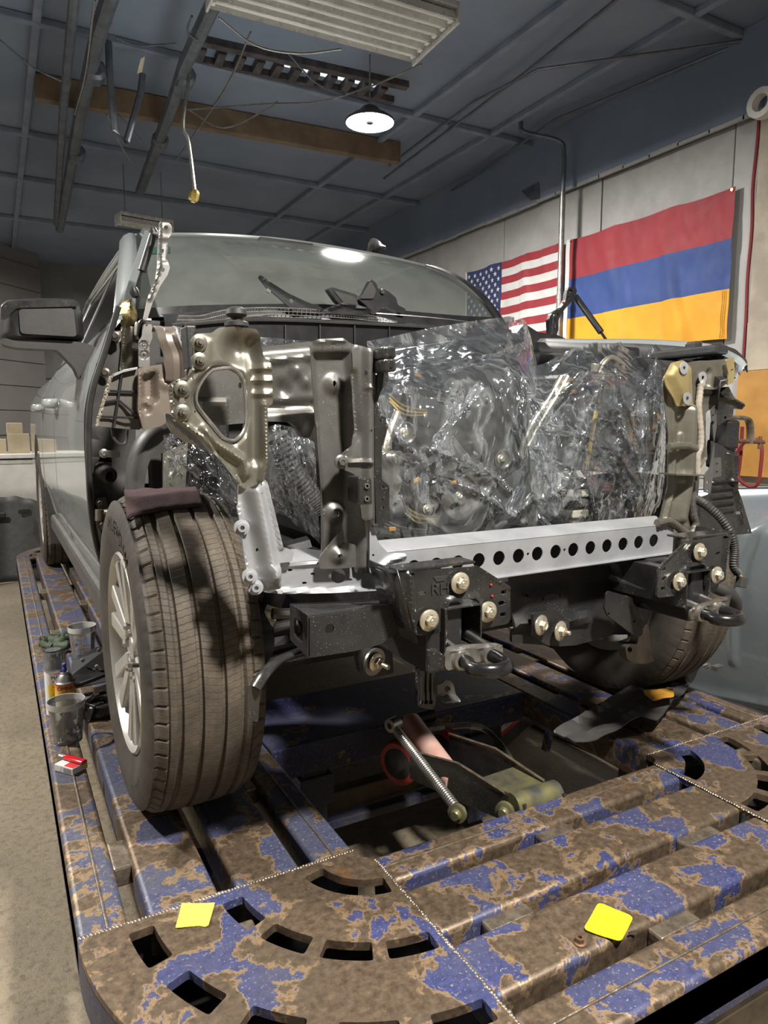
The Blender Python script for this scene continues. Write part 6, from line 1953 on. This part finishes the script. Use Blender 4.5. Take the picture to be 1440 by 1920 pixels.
for flip in (False, True):
    fx = flipx if flip else (lambda q: q)
    tb_ = panel('tow_bracket', BK, BHO, ('Y', -.70), 'blkgl', TR, h=.011, t=.006, fil=.005, hfil=.001, warp=fx if flip else None,
                feats=[('ridge', [(833, 1182), (834, 1143), (838, 1128), (848, 1121), (889, 1119), (898, 1132), (898, 1166)], .013, .010), ('ridge', [(766, 1080), (772, 1185)], .010, .010), ('ridge', [(893, 1062), (955, 1102)], .008, .006)])
    if flip:
        me = tb_.data
        me.flip_normals()
    zt = at(778, 1070, 'Y', -.70).z
    xl_, xm = at(742, 1066, 'Y', -.70).x, at(892, 1060, 'Y', -.70).x
    maybe(B().hexa([V((xl_-.015, -.70, zt-.002)), V((xm, -.70, zt)), V((xm, -.64, zt)), V((xl_-.015, -.64, zt-.002)), V((xl_-.015, -.70, zt+.004)), V((xm, -.70, zt+.006)), V((xm, -.64, zt+.006)), V((xl_-.015, -.64, zt+.004))]), flip).build('bracket_top', 'blkgl', tb_, smooth=0, bevel=.002)
    P = [at(745, 1068, 'Y', -.70), at(764, 1137, 'Y', -.70), at(775, 1185, 'Y', -.70)]
    maybe(B().rings([[p, p+V((-.006, .05, 0)), p+V((-.004, .12, 0))] for p in P], False), flip).build('bracket_side', 'blkgl', tb_, smooth=40, solid=.004)
    c = fx(at(869, 1150, 'Y', -.715))
    z0, z1 = at(866, 1222, 'Y', -.72).z, at(866, 1138, 'Y', -.72).z
    hw_ = .049
    fo_ = [[V((c.x+sx*hw_*k, y, zz)) for sx, zz in ((-1, z0), (1, z0), (1, z1), (-1, z1))] for k, y in ((1, -.40), (1, -.718), (.90, -.718), (.90, -.45))]
    for r in fo_[2:]:
        for p in r:
            p.z = (p.z-(z0+z1)/2)*.92+(z0+z1)/2
    hb_ = B().rings(fo_, True, True).build('frame_horn', 'blkgl', TR, smooth=0, bevel=.004)
    for x, y in ((862, 1093), (914, 1147), (804, 1163)):
        bolt('flange_bolt', fx(at(x, y, 'Y', -.708)), (0, -1, 0), .0135, tb_, 'zinc', stud=.004, washer=1.75)
    # tow hook: plate, two legs, loop
    tw = [(836, 1217), (850, 1211), (930, 1206), (941, 1209), (943, 1216), (943, 1232), (930, 1236), (880, 1244), (840, 1258), (834, 1250)]
    tp_ = panel('tow_plate', tw, [], ('Y', -.755), 'steel' if not flip else 'brownst', TR, h=.012, t=.006, fil=.008, warp=fx if flip else None, feats=[('ridge', [(838, 1220), (940, 1210)], .006, .004)])
    if flip:
        tp_.data.flip_normals()
    a, b2 = at(864, 1235, 'Y', -.755), at(917, 1228, 'Y', -.755)
    zz = (a.z+b2.z)/2
    xs, xe = a.x, b2.x
    rad = (xe-xs)/2
    path = [V((xs, -.72, zz)), V((xs, -.785, zz))]+[V(((xs+xe)/2-rad*1.12*math.cos(k*PI/10), -.798-rad*1.05*math.sin(k*PI/10), zz-.004)) for k in range(11)]+[V((xe, -.785, zz)), V((xe, -.72, zz))]
    maybe(B().tube(path, (.0155, .0135), 12, flat=(0, 0, 1)), flip).build('tow_hook', 'blkgloss', tp_)
    for q in (xs, xe):
        maybe(B().lathe([(.015, 0), (.023, 0), (.021, -.01), (.015, -.012)], (q, -.755, zz), (0, 1, 0), 16), flip).build('hook_collar', 'steel', tp_)
        maybe(B().tube([V((q, -.765, zz+.008)), V((q, -.70, zz+.018)), V((q+.004, -.45, zz+.04))], (.013, .007), 8, flat=(0, 0, 1)), flip).build('hook_leg', 'steel', TR)
    P = [at(800, 1218, 'Y', -.74), at(818, 1216, 'Y', -.74), at(836, 1232, 'Y', -.752), at(836, 1258, 'Y', -.752), at(806, 1250, 'Y', -.74)]
    maybe(B().prism(P, (0, .006, 0)), flip).build('hook_side_plate', 'blkgl', TR, smooth=0, bevel=.002)
    P = ats([(770, 1180), (833, 1180), (833, 1245), (800, 1250), (780, 1200)], 'Y', -.66)
    maybe(B().prism(P, (0, .08, 0)), flip).build('horn_bracket', 'blkmat', TR, smooth=0, bevel=.006)
    if not flip:
        text_on('stamped_lettering', 'RH', .036, lambda x, y, z: at(826, 1104, 'Y', -.7025)+V((x, 0, y)), 'rubber', tb_)
        for k in range(4):
            B().box(at(826, 1081+k*2.6, 'Y', -.7015), (.034-.004*k, .001, .0016)).build('stamped_line', 'dgrey', tb_, smooth=0)
        for x, y in ((921, 1096), (923, 1117)):
            B().box(at(x, y, 'Y', -.703), (.005, .002, .004), Matrix.Rotation(.5, 3, 'Y')).build('red_mark', 'inkred', tb_, smooth=0)
# boxed bumper extension on the left, ribbed hanger, bent bar
q = {k: at(*v, 'Y', Y) for k, v, Y in (('a', (577, 1157), -.64), ('b', (745, 1134), -.64), ('c', (748, 1202), -.64), ('d', (577, 1234), -.64), ('e', (543, 1134), -.50), ('f', (543, 1200), -.50), ('g', (700, 1127), -.48))}
fc = [q['a'], q['a'].lerp(q['b'], .55), q['a'].lerp(q['b'], .62)+V((0, 0, .008)), q['b'], q['c']+V((0, 0, .02)), q['d'].lerp(q['c'], .78), q['d'].lerp(q['c'], .5)+V((0, 0, -.004)), q['d']]
hole = [at(616+6*math.cos(k*PI/6), 1179+6*math.sin(k*PI/6), 'Y', 0) for k in range(12)]
hc_ = at(618, 1179, 'Y', -.64)
hole = [hc_+V((.0105*math.cos(k*PI/7), 0, .0105*math.sin(k*PI/7))) for k in range(14)]
B().prism(fc, (0, .006, 0), [hole]).build('bumper_extension', 'blkmat', TR, smooth=0, bevel=.004)
B().add([q['a'], q['b'], q['g'], q['e']], [(0, 1, 2, 3)]).build('extension_top', 'blkmat', TR, smooth=0, solid=.006)
ev = [q['e'], q['a'], q['d'], q['f']]
ce = sum(ev, V((0, 0, 0)))/4
ho = [ce+(p-ce)*.5 for p in ev]
B().prism(ev, (.006, 0, 0), [[V(w) for w in fillet(ho, .02, 4)]]).build('extension_end', 'blkmat', TR, smooth=0, bevel=.002)
B().tube(smooth_path([at(575, 1221, 'Y', -.55), at(548, 1228, 'Y', -.57), at(520, 1240, 'Y', -.60), at(497, 1262, 'Y', -.63), at(478, 1290, 'Y', -.64)], 6), (.017, .009), 12, flat=(0, -1, .3)).build('bent_bar', 'blkgl', TR)
P = [V(w) for w in fillet(ats([(464, 1290), (470, 1281), (486, 1286), (488, 1300), (484, 1356), (464, 1348)], 'Y', -.64), .006, 3)]
hs_ = [at(470+3*math.cos(k*PI/5), 1338+5*math.sin(k*PI/5), 'Y', -.64) for k in range(10)]
B().prism(P, (0, .006, 0), [hs_]).build('bar_end', 'blkgl', TR, smooth=0, bevel=.002)
P = ats([(786, 1252), (817, 1250), (819, 1318), (812, 1332), (785, 1326)], 'Y', -.58)
hg = B().prism(P, (0, .02, 0)).build('hanger', 'blkgl', TR, smooth=0, bevel=.004)
for x in (792, 801, 810):
    B().tube([at(x, 1256, 'Y', -.583), at(x, 1312, 'Y', -.583), at(x-2, 1322, 'Y', -.59)], .006, 8).build('hanger_rib', 'blkgl', hg)
panel('hanger_tab', [(819, 1285), (829, 1282), (834, 1276), (844, 1276), (851, 1284), (856, 1310), (840, 1314), (822, 1313)], [circ((839, 1292), 6, 14)], ('Y', -.60), 'primer', TR, h=.010, t=.004, feats=[('ridge', [(820, 1312), (856, 1310)], .012, .02)], hfil=.0005)
# lower brackets, cross member and suspension bolts
panel('cross_panel', [(957, 1075), (1100, 1060), (1215, 1060), (1215, 1190), (1150, 1190), (1080, 1210), (1050, 1212), (960, 1205)], [circ((980, 1115), 3, 8), circ((1040, 1114), 3, 8), circ((1008, 1121), 3, 8)], ('Y', -.45), 'blkmat', TR, h=.02, t=.01, feats=[('pan', [(970, 1110), (1060, 1100), (1060, 1160), (970, 1165)], .03, .02), ('ridge', [(960, 1170), (1100, 1160)], .03, .02)])
panel('link_bracket', [(1000, 1150), (1040, 1145), (1068, 1165), (1066, 1190), (1030, 1212), (1000, 1195)], [], ('Y', -.50), 'blkmat', TR, h=.014, t=.01, feats=[('bump', (1015, 1172), .04, .01), ('bump', (1052, 1184), .04, .01)])
for x, y, s in ((1014, 1172, 0), (1050, 1183, .018)):
    bolt('suspension_bolt', at(x, y, 'Y', -.515), (.25, -1, 0), .014, TR, 'zinc', stud=s, washer=2.0)
panel('link_bracket', [(666, 1212), (690, 1204), (735, 1204), (738, 1262), (700, 1272), (676, 1262)], [], ('Y', -.46), 'blkmat', TR, h=.014, t=.02, feats=[('bump', (702, 1240), .05, .012)])
b = B()
c = at(700, 1240, 'Y', -.48)
b.lathe([(.030, -.004), (.034, .0), (.034, .006), (.0, .008)], c, (.3, -1, -.1), 24)
b.build('cam_washer', 'steel', TR)
bolt('suspension_bolt', at(705, 1241, 'Y', -.49), (.35, -1, -.12), .014, TR, 'zinc', stud=.028, washer=1.7)
panel('splash_bracket', [(1138, 1112), (1142, 1108), (1178, 1118), (1198, 1140), (1207, 1165), (1205, 1190), (1194, 1196), (1140, 1155), (1133, 1140)], [circ((1141, 1151), 2.4, 8), circ((1189, 1165), 2.6, 8)], ('Y', -.52), 'blkmat', TR, h=.014, t=.006, feats=[('ridge', [(1178, 1118), (1205, 1170)], .012, .012)], hfil=.0005)
P = [V(w) for w in fillet(ats([(1172, 1212), (1178, 1207), (1196, 1208), (1199, 1170), (1216, 1170), (1222, 1230), (1228, 1238), (1212, 1245), (1188, 1244), (1176, 1236)], 'Y', -.50), .01, 3)]
hs_ = [at(1181+4.5*math.cos(k*PI/6), 1218+5*math.sin(k*PI/6), 'Y', -.50) for k in range(12)]
B().prism(P, (0, .03, 0), [hs_]).build('cast_link', 'brownst', TR, smooth=0, bevel=.008, seg=3)
B().tube(smooth_path([at(1340, 1100, 'Y', -.60), at(1365, 1112, 'Y', -.62), at(1378, 1128, 'Y', -.62), at(1376, 1150, 'Y', -.6)], 6), .020, 12).build('drain_hose', 'rubber', TR)
# shock absorber with warning label
s0, s1 = at(520, 1105, 'Y', -.05), at(484, 1200, 'Y', -.05)
B().tube([s0, s1], .030, 18).build('shock_absorber', 'blkmat', TR)
sd = (s0-s1).normalized()
fr = V((-.1, -1, 0)).normalized()
fr = (fr-sd*fr.dot(sd)).normalized()
sr = fr.cross(sd)
lc = at(496, 1153, 'Y', -.06)
lc = s1+sd*(lc-s1).dot(sd)


def on_sh(x, y, z):
    a = x/.031
    return lc+sd*y+fr*(.0312*math.cos(a))+sr*(-.0312*math.sin(a))


def sh_patch(x0, x1, y0, y1, mat, nm):
    return B().rings([[on_sh(x0+(x1-x0)*k/6, y, 0)+fr*(.0004 if mat != 'label' else 0) for y in (y0, y1)] for k in range(7)], False).build(nm, mat, TR, smooth=60)


sh_patch(-.022, .022, -.032, .032, 'label', 'warning_label')
sh_patch(-.004, .022, .022, .032, 'inkyel', 'label_band')
sh_patch(-.004, .022, .003, .012, 'inkyel', 'label_band')
for k in range(3):
    sh_patch(-.020, .018, .014+.0026*k, .0152+.0026*k, 'ink', 'label_line')
    sh_patch(-.020, .016, -.010+.0034*k, -.0088+.0034*k, 'ink', 'label_line')
text_on('lettering', '6837', .010, lambda x, y, z: on_sh(x, y-.025, 0)+fr*.0006, 'ink', TR)
B().tube([at(470, 1192, 'Y', .0), at(510, 1182, 'Y', -.02), at(560, 1172, 'Y', -.05)], .022, 10).build('steering_link', 'blkmat', TR)
# ---------------------------------------------------------------- engine under the film
B().box((.0, .30, .93), (.62, .55, .42)).build('engine_block', 'engine', TR, smooth=0, bevel=.03)
B().box((-.18, .02, .83), (.30, .10, .26)).box((.16, .0, .76), (.26, .10, .22)).box((-.02, .0, 1.02), (.34, .10, .14)).build('front_cover', 'engine', TR, smooth=0, bevel=.03)
P = ats([(735, 700), (760, 690), (860, 676), (985, 652), (1000, 690), (1000, 716), (920, 752), (850, 796), (800, 802), (752, 770), (738, 735)], 'Y', -.16)
B().prism([V(w) for w in fillet(P, .02, 3)], (0, .22, 0)).build('air_duct', 'darkst', TR, smooth=0, bevel=.02, seg=3)
P = ats([(700, 664), (760, 652), (900, 630), (980, 622), (990, 655), (860, 676), (710, 690)], 'Y', -.05)
B().prism(P, (0, .30, 0)).build('air_box', 'darkst', TR, smooth=0, bevel=.02, seg=3)
for x, y, Y, r in ((757, 812, -.20, .032), (939, 861, -.16, .032), (860, 930, -.1, .075), (800, 955, -.1, .05)):
    B().lathe([(0, -.012), (r*.35, -.012), (r*.4, -.004), (r*.85, -.004), (r*.9, -.014), (r, -.014), (r, .014), (r*.5, .016), (0, .016)], at(x, y, 'Y', Y), (0, 1, 0), 32).build('pulley', 'steel' if r < .04 else 'engine', TR)
    bolt('pulley_bolt', at(x, y, 'Y', Y-.012), (0, -1, 0), .009, TR, 'zinc')
bt = [at(x, y, 'Y', -.11) for x, y in ((775, 930), (800, 985), (860, 1000), (915, 930), (950, 880), (930, 850), (860, 880), (790, 915), (775, 930))]
B().tube(smooth_path(bt, 6), (.003, .010), 8, flat=(0, 1, 0)).build('drive_belt', 'rubber', TR)
for off in (0, 12):
    pts = [(1052+off, 706), (1030+off, 745), (1000+off*1.2, 790), (984+off, 825), (978+off*.6, 850), (990+off*.6, 890), (993+off*.7, 930), (980+off, 985)]
    B().tube(smooth_path([at(x, y, 'Y', -.30) for x, y in pts], 6), .0085, 10).build('coolant_pipe', 'alu', TR)
B().tube(smooth_path([at(x, y, 'Y', -.22) for x, y in ((1122, 700), (1132, 680), (1148, 670), (1165, 682), (1170, 700))], 6), .009, 10).build('coolant_pipe', 'alu', TR)
B().tube(smooth_path([at(x, y, 'Y', -.24) for x, y in ((1098, 880), (1104, 850), (1112, 800), (1118, 770))], 6), .008, 8).build('coolant_pipe', 'brass', TR)
B().tube([at(722, 850, 'Y', -.2), at(735, 800, 'Y', -.2), at(745, 775, 'Y', -.18)], .012, 10).build('water_elbow', 'alu', TR)
B().lathe([(0, 0), (.02, 0), (.02, .03), (.014, .034), (0, .034)], at(733, 858, 'Y', -.22), (.3, -1, 0), 18).build('water_elbow', 'alu', TR)
P = ats([(1060, 700), (1180, 690), (1238, 720), (1240, 860), (1180, 890), (1050, 870)], 'Y', -.12)
B().prism([V(w) for w in fillet(P, .03, 3)], (0, .25, 0)).build('battery_tray', 'darkst', TR, smooth=0, bevel=.02)
B().box(at(1148, 672, 'Y', -.05), (.11, .16, .07)).build('fuse_box', 'darkst', TR, smooth=0, bevel=.01)
B().box(at(1118, 690, 'Y', -.12), (.035, .02, .03)).build('module_tab', 'label', TR, smooth=0, bevel=.003)
for k in range(5):
    B().box(at(1078, 905+k*19, 'Y', -.14), (.075, .06, .026)).build('valve_body_step', 'label' if k % 2 else 'engine', TR, smooth=0, bevel=.005)
b = B()
for k in range(60):
    i, j = k % 12, k//12
    b.cyl(at(1185+i*5.2, 938+j*6-i*.9, 'Y', -.118), at(1185+i*5.2, 938+j*6-i*.9, 'Y', -.126), .0028, 6)
b.build('heat_shield_dimples', 'ink', TR, smooth=0)
P = ats([(1178, 930), (1245, 915), (1247, 965), (1180, 975)], 'Y', -.116)
B().prism(P, (0, .01, 0)).build('heat_shield', 'rust', TR, smooth=0, bevel=.003)
for i, (pts, r) in enumerate(((((1060, 860), (1100, 850), (1140, 870), (1200, 850)), .018), (((930, 900), (980, 870), (1040, 880), (1090, 860)), .014), (((1080, 720), (1090, 780), (1070, 830)), .016), (((1190, 700), (1215, 760), (1200, 830), (1215, 880)), .022), (((760, 900), (800, 870), (850, 850)), .016))):
    pp_ = smooth_path([at(x, y, 'Y', -.18) for x, y in pts], 14)
    B().tube(pp_, [r if k % 2 else r*.86 for k in range(len(pp_))], 8).build('corrugated_hose', 'rubber', TR)
for x, y in ((783, 703), (735, 992), (1070, 712), (720, 930), (850, 905), (1075, 735), (1120, 880), (780, 900)):
    B().box(at(x, y, 'Y', -.19), (.022, .01, .012), Matrix.Rotation(random.uniform(-.6, .6), 3, 'Y')).build('wire_clip', 'oran', TR, smooth=0, bevel=.002)
for x0_, y0_, dx, dy, m in ((730, 740, 70, 30, 'brass'), (1090, 870, 60, 40, 'redh'), (760, 950, 60, 20, 'brass'), (720, 975, 90, 20, 'dgrey'), (850, 820, 90, 60, 'dgrey'), (1150, 720, 60, 90, 'dgrey')):
    for k in range(3):
        B().tube(smooth_path([at(x0_, y0_+k*6, 'Y', -.17), at(x0_+dx*.4, y0_+dy*.7+k*8, 'Y', -.19), at(x0_+dx, y0_+dy+k*4, 'Y', -.17)], 6), .003, 6).build('engine_wire', m, TR)
pp_ = smooth_path([at(x, y, 'Y', -.20) for x, y in ((515, 815), (545, 880), (580, 930), (600, 960))], 16)
B().tube(pp_, [.034 if k % 2 else .029 for k in range(len(pp_))], 12).build('intake_hose', 'rubber', TR)


# ---------------------------------------------------------------- clear film over the engine
def film(name, label, top, bot, Yf, mat, seed, nu=110, nv=90, amp=.022, flare=0.0):
    """sheet hung from a top edge to a bottom edge (pixel polylines on the engine front), creased by noise"""
    def poly(L, s):
        n = len(L)-1
        k = min(int(s*n), n-1)
        f = s*n-k
        return L[k][0]*(1-f)+L[k+1][0]*f, L[k][1]*(1-f)+L[k+1][1]*f

    rn = random.Random(int(seed*10))
    cre = []
    for k in range(int(nu*.42)):
        cx_, cy_, an, ln_ = rn.random(), rn.random(), rn.gauss(1.15, .6), rn.uniform(.08, .30)
        cre.append(((cx_-ln_*math.cos(an), cy_-ln_*math.sin(an)), (cx_+ln_*math.cos(an), cy_+ln_*math.sin(an)), rn.uniform(.012, .035), rn.uniform(-1.2, 1.4)))

    def P(u, v):
        a, b = poly(top, u), poly(bot, u)
        x, y = a[0]+(b[0]-a[0])*v, a[1]+(b[1]-a[1])*v
        q = V((u*3.1, v*2.6, seed))
        w = NZ.noise(q*1.3)*1.2+(0.5-abs(NZ.noise(q*2.6)))*1.3+(0.4-abs(NZ.noise(V((u*9+v*4, v*3-u*5, seed+5)))))*.7+(0.3-abs(NZ.noise(V((u*22-v*9, v*16+u*8, seed+9)))))*.35
        for c0_, c1_, cw, ca in cre:
            if abs(u-c0_[0]) < .7:
                d = dseg((u, v), c0_, c1_)
                if d < cw:
                    w += ca*(1-d/cw)
        e = min(1, min(u, 1-u)*9, (1-v)*9)
        return at(x, y, 'Y', Yf(u, v)-amp*w*(.4+.6*e))
    g = B().grid(P, nu, nv)
    o = g.build(name, mat, None, smooth=60, recalc=False)
    return tag(o, label, 'plastic film')


film('plastic_film', 'large clear crumpled film draped over the air box and engine at the truck front',
     [(688, 640), (730, 632), (800, 616), (880, 603), (955, 593), (985, 600), (995, 630), (1008, 690), (1035, 720)],
     [(700, 1000), (745, 1014), (800, 1012), (850, 1008), (900, 1004), (940, 1000), (990, 998), (1030, 1000), (1055, 985)],
     lambda u, v: -.09-.22*sst(v/.30)-.05*math.sin(PI*v), 'film', 1.0, 130, 110)
film('plastic_film', 'clear crumpled film bag over the battery side of the engine, beside the gold plate',
     [(985, 690), (1020, 682), (1070, 655), (1110, 644), (1160, 646), (1190, 660), (1210, 672), (1222, 655), (1232, 640), (1246, 655), (1250, 690)],
     [(1000, 1000), (1035, 1006), (1070, 1000), (1100, 1000), (1130, 996), (1160, 994), (1185, 988), (1205, 984), (1222, 970), (1238, 945), (1250, 880)],
     lambda u, v: -.12-.22*sst(v/.25)-.06*math.sin(PI*v), 'film', 4.0, 130, 110, .026)
film('plastic_film', 'clear film loop seen through the gap between headlamp panel and upright',
     [(500, 802), (520, 795), (545, 800), (565, 815), (590, 830)], [(505, 940), (530, 960), (555, 985), (580, 1000), (600, 1020)],
     lambda u, v: -.27-.05*math.sin(PI*v), 'film2', 7.0, 50, 50, .02)
film('plastic_film', 'dark wrinkled film hanging in the wheel arch above the maroon pad',
     [(306, 815), (340, 806), (380, 830), (420, 870), (462, 930)], [(310, 955), (350, 962), (390, 966), (430, 968), (465, 972)],
     lambda u, v: .12-.06*math.sin(PI*v), 'filmd', 9.0, 60, 50, .022)
P = ats([(305, 850), (352, 830), (345, 975), (305, 975)], 'Y', .22)
B().prism(P, (0, .02, 0)).build('inner_arch_panel', 'khaki', TR, smooth=0)
film('plastic_film', 'flat strip of clear film lying behind the upper rail',
     [(488, 632), (520, 634), (560, 638), (590, 640)], [(490, 660), (520, 664), (560, 662), (590, 664)], lambda u, v: -.30, 'film2', 12.0, 24, 10, .012)
# ---------------------------------------------------------------- loose parts lying on the cowl
t = panel('trim_strip', [(483, 519), (489, 515), (509, 531), (539, 550), (573, 566), (609, 580), (600, 588), (552, 586), (527, 562), (500, 540)], [circ((547, 564), 4.5, 12)], ('Y', .40), 'blk', None, h=.016, t=.006, feats=[('ridge', [(486, 518), (509, 532), (539, 551), (573, 567), (606, 581)], .008, .006)])
tag(t, 'long curved black trim blade standing against the windshield', 'trim piece')
cl = B()
for k in range(3):
    cl.box(at(501+k*2.2, 544+k*1.5, 'Y', .38), (.003, .008, .010), Matrix.Rotation(.5, 3, 'Y'))
cl.build('metal_clip', 'steel', t, smooth=0)
t = thing('trim_frame', 'black rectangular trim frame lying on the cowl beside the curved bracket', 'trim piece', at(640, 585, 'Y', .42))
P = ats([(614, 541), (622, 538), (668, 552), (676, 560), (690, 584), (660, 584), (632, 566)], 'Y', .42)
B().prism([V(w) for w in fillet(P, .008)], (0, .03, 0)).build('frame_body', 'blk', t, smooth=0, bevel=.006)
P = ats([(626, 545), (664, 556), (676, 576), (648, 572)], 'Y', .417)
B().prism([V(w) for w in fillet(P, .006)], (0, .006, 0)).build('frame_insert', 'dgrey', t, smooth=0, bevel=.002)
t = thing('curved_bracket', 'curved black bracket with a hinged ear, lying at the right of the cowl', 'bracket', at(715, 590, 'Y', .42))
P = ats([(673, 562), (684, 548), (696, 523), (706, 531), (709, 542), (718, 541), (728, 546), (743, 558), (746, 572), (761, 579), (760, 588), (752, 588), (722, 573), (714, 580), (703, 590), (694, 588), (688, 574)], 'Y', .40)
B().prism([V(w) for w in fillet(P, .008)], (0, .03, 0)).build('bracket_body', 'blk', t, smooth=0, bevel=.008, seg=3)
B().lathe([(.0, -.004), (.008, -.004), (.011, .004)], at(717, 547, 'Y', .395), (0, 1, 0), 14).build('pivot', 'dgrey', t)
P = ats([(676, 560), (696, 527), (706, 545), (700, 560)], 'Y', .393)
B().prism([V(w) for w in fillet(P, .008)], (0, .008, 0)).build('ear_face', 'dgrey', t, smooth=0, bevel=.003)
t = panel('trim_sheet', [(606, 580), (640, 568), (668, 572), (700, 582), (690, 590), (640, 590)], [], ('Y', .36), 'blk', None, h=.016, t=.004, feats=[('ridge', [(612, 580), (642, 570), (690, 580)], .012, .012)])
tag(t, 'flat black trim sheet lying on the cowl in front of the trim frame', 'trim piece')
# maroon pad on the tyre
sp = [at(x, y, 'Z', .83) for x, y in ((226, 966), (258, 952), (330, 945), (362, 954), (325, 966), (284, 984))]


def pad_pt(u, v):
    a = V((-1.0+.19*u+.03*v, -.175+.225*v+.03*u-.02*abs(u-.5), 0))
    y = a.y
    a.z = .417+math.sqrt(max(.01, .418**2-y*y))+.006+.005*NZ.noise(V((u*5, v*5, 1)))
    if a.x < -.985:
        a.z -= (-.985-a.x)*.4
    return a+V((0, 0, .004))


pad = B().grid(pad_pt, 26, 14).build('scuff_pad', 'suede', None, smooth=80, solid=.008)
tag(pad, 'maroon scuff pad draped on top of the near front tyre', 'scuff pad')
# ---------------------------------------------------------------- things right of the truck
cl = thing('c_clamp', 'rusty C-clamp gripping the sheet metal at the right of the truck', 'clamp', at(1390, 830, 'X', .95))
fr_ = [at(x, y, 'Y', -.25) for x, y in ((1352, 802), (1354, 790), (1364, 784), (1395, 784), (1405, 792), (1407, 815), (1405, 832))]
B().tube(smooth_path(fr_, 6), (.016, .009), 10, flat=(0, 1, 0)).build('clamp_frame', 'weld', cl)
B().cyl(at(1362, 826, 'Y', -.25), at(1432, 829, 'Y', -.25), .008, 12).build('screw', 'rust', cl)
B().cyl(at(1426, 818, 'Y', -.25), at(1424, 842, 'Y', -.25), .007, 10).build('handle', 'rust', cl)
B().lathe([(0, -.01), (.018, -.01), (.018, .01), (0, .01)], at(1364, 826, 'Y', -.25), (1, 0, 0), 14).build('swivel_pad', 'rust', cl)
hl = smooth_path([at(x, y, 'X', 1.6) for x, y in ((1392, 800), (1388, 860), (1382, 900), (1378, 925))], 6)
lp = smooth_path([at(x, y, 'X', 1.55) for x, y in ((1420, 824), (1395, 830), (1378, 860), (1380, 890), (1400, 910), (1420, 908), (1427, 870), (1428, 838), (1420, 824))], 6)
t = thing('jumper_cable', 'red cable looped over the C-clamp above the loose fender', 'cable', lp[0])
B().tube(lp, .008, 8).build('cable_loop', 'redh', t)
B().tube(hl, .008, 8).build('cable_tail', 'redh', t)
# loose front fender standing on a black bumper cover
def fend(u, v):
    x = 1255+265*u
    y = 918-6*u+(372+60*u)*v
    d = 1.72-.02*u-.16*sst(1-v*3.2)*-1.0*(1 if v < .32 else 0)
    X = 1.70+.20*sst((.22-v)/.22)-.07*math.sin(PI*min(1, v*1.05))
    return at(x, y, 'X', X)


lf = thing('loose_fender', 'removed blue grey front fender stood beside the rack on the right', 'fender', at(1400, 1290, 'X', 1.70))
rgv = []
NU, NV = 60, 70
lip = [at(x, y, 'X', 1.66) for x, y in ((1520, 930), (1440, 968), (1412, 1000), (1395, 1050), (1386, 1110), (1378, 1180), (1374, 1240))]


def fend2(u, v):
    p = fend(u, v)
    d = min(dseg((p.y, p.z), (lip[i].y, lip[i].z), (lip[i+1].y, lip[i+1].z)) for i in range(len(lip)-1))
    p.x -= .018*sst(1-d/.035)*sst((1.15-v)/.5)
    return p


B().grid(fend2, NU, NV).build('fender_skin', 'fender', lf, smooth=80, solid=.003)
B().tube([fend2(k/20, 0.0) for k in range(21)], .006, 6).build('top_flange', 'fender', lf)
z_ = at(1400, 1292, 'X', 1.70).z-.055
bc = B()
bl = [V((1.60, .60, 0)), V((1.58, .25, 0)), V((1.62, -.25, 0)), V((1.74, -.75, 0))]
bl = smooth_path(bl, 6)
bc.rings([[p+V((.0, 0, FLZ+.01)), p+V((-.05, 0, FLZ+.12)), p+V((-.03, 0, z_-.06)), p+V((.03, 0, z_-.035)), p+V((.25, 0, z_-.035)), p+V((.28, 0, FLZ+.01))] for p in bl], False)
t = thing('bumper_cover', 'black plastic bumper cover on the floor beneath the loose fender', 'bumper cover', (1.6, 0, FLZ))
bc.build('cover_skin', 'blk', t, smooth=40, solid=.01)
B().tube([at(1322, 1250, 'X', 1.5), at(1330, 1247, 'X', 1.5)], .012, 10).box(at(1345, 1252, 'X', 1.5), (.05, .03, .02)).build('metal_fixing', 'steel', t, smooth=30)
for k in range(5):
    p = bl[3+k*3]
    B().box((p.x-.045, p.y, (FLZ+z_)/2), (.02, .02, .24)).build('stiffening_rib', 'blk', t, smooth=0, bevel=.004)
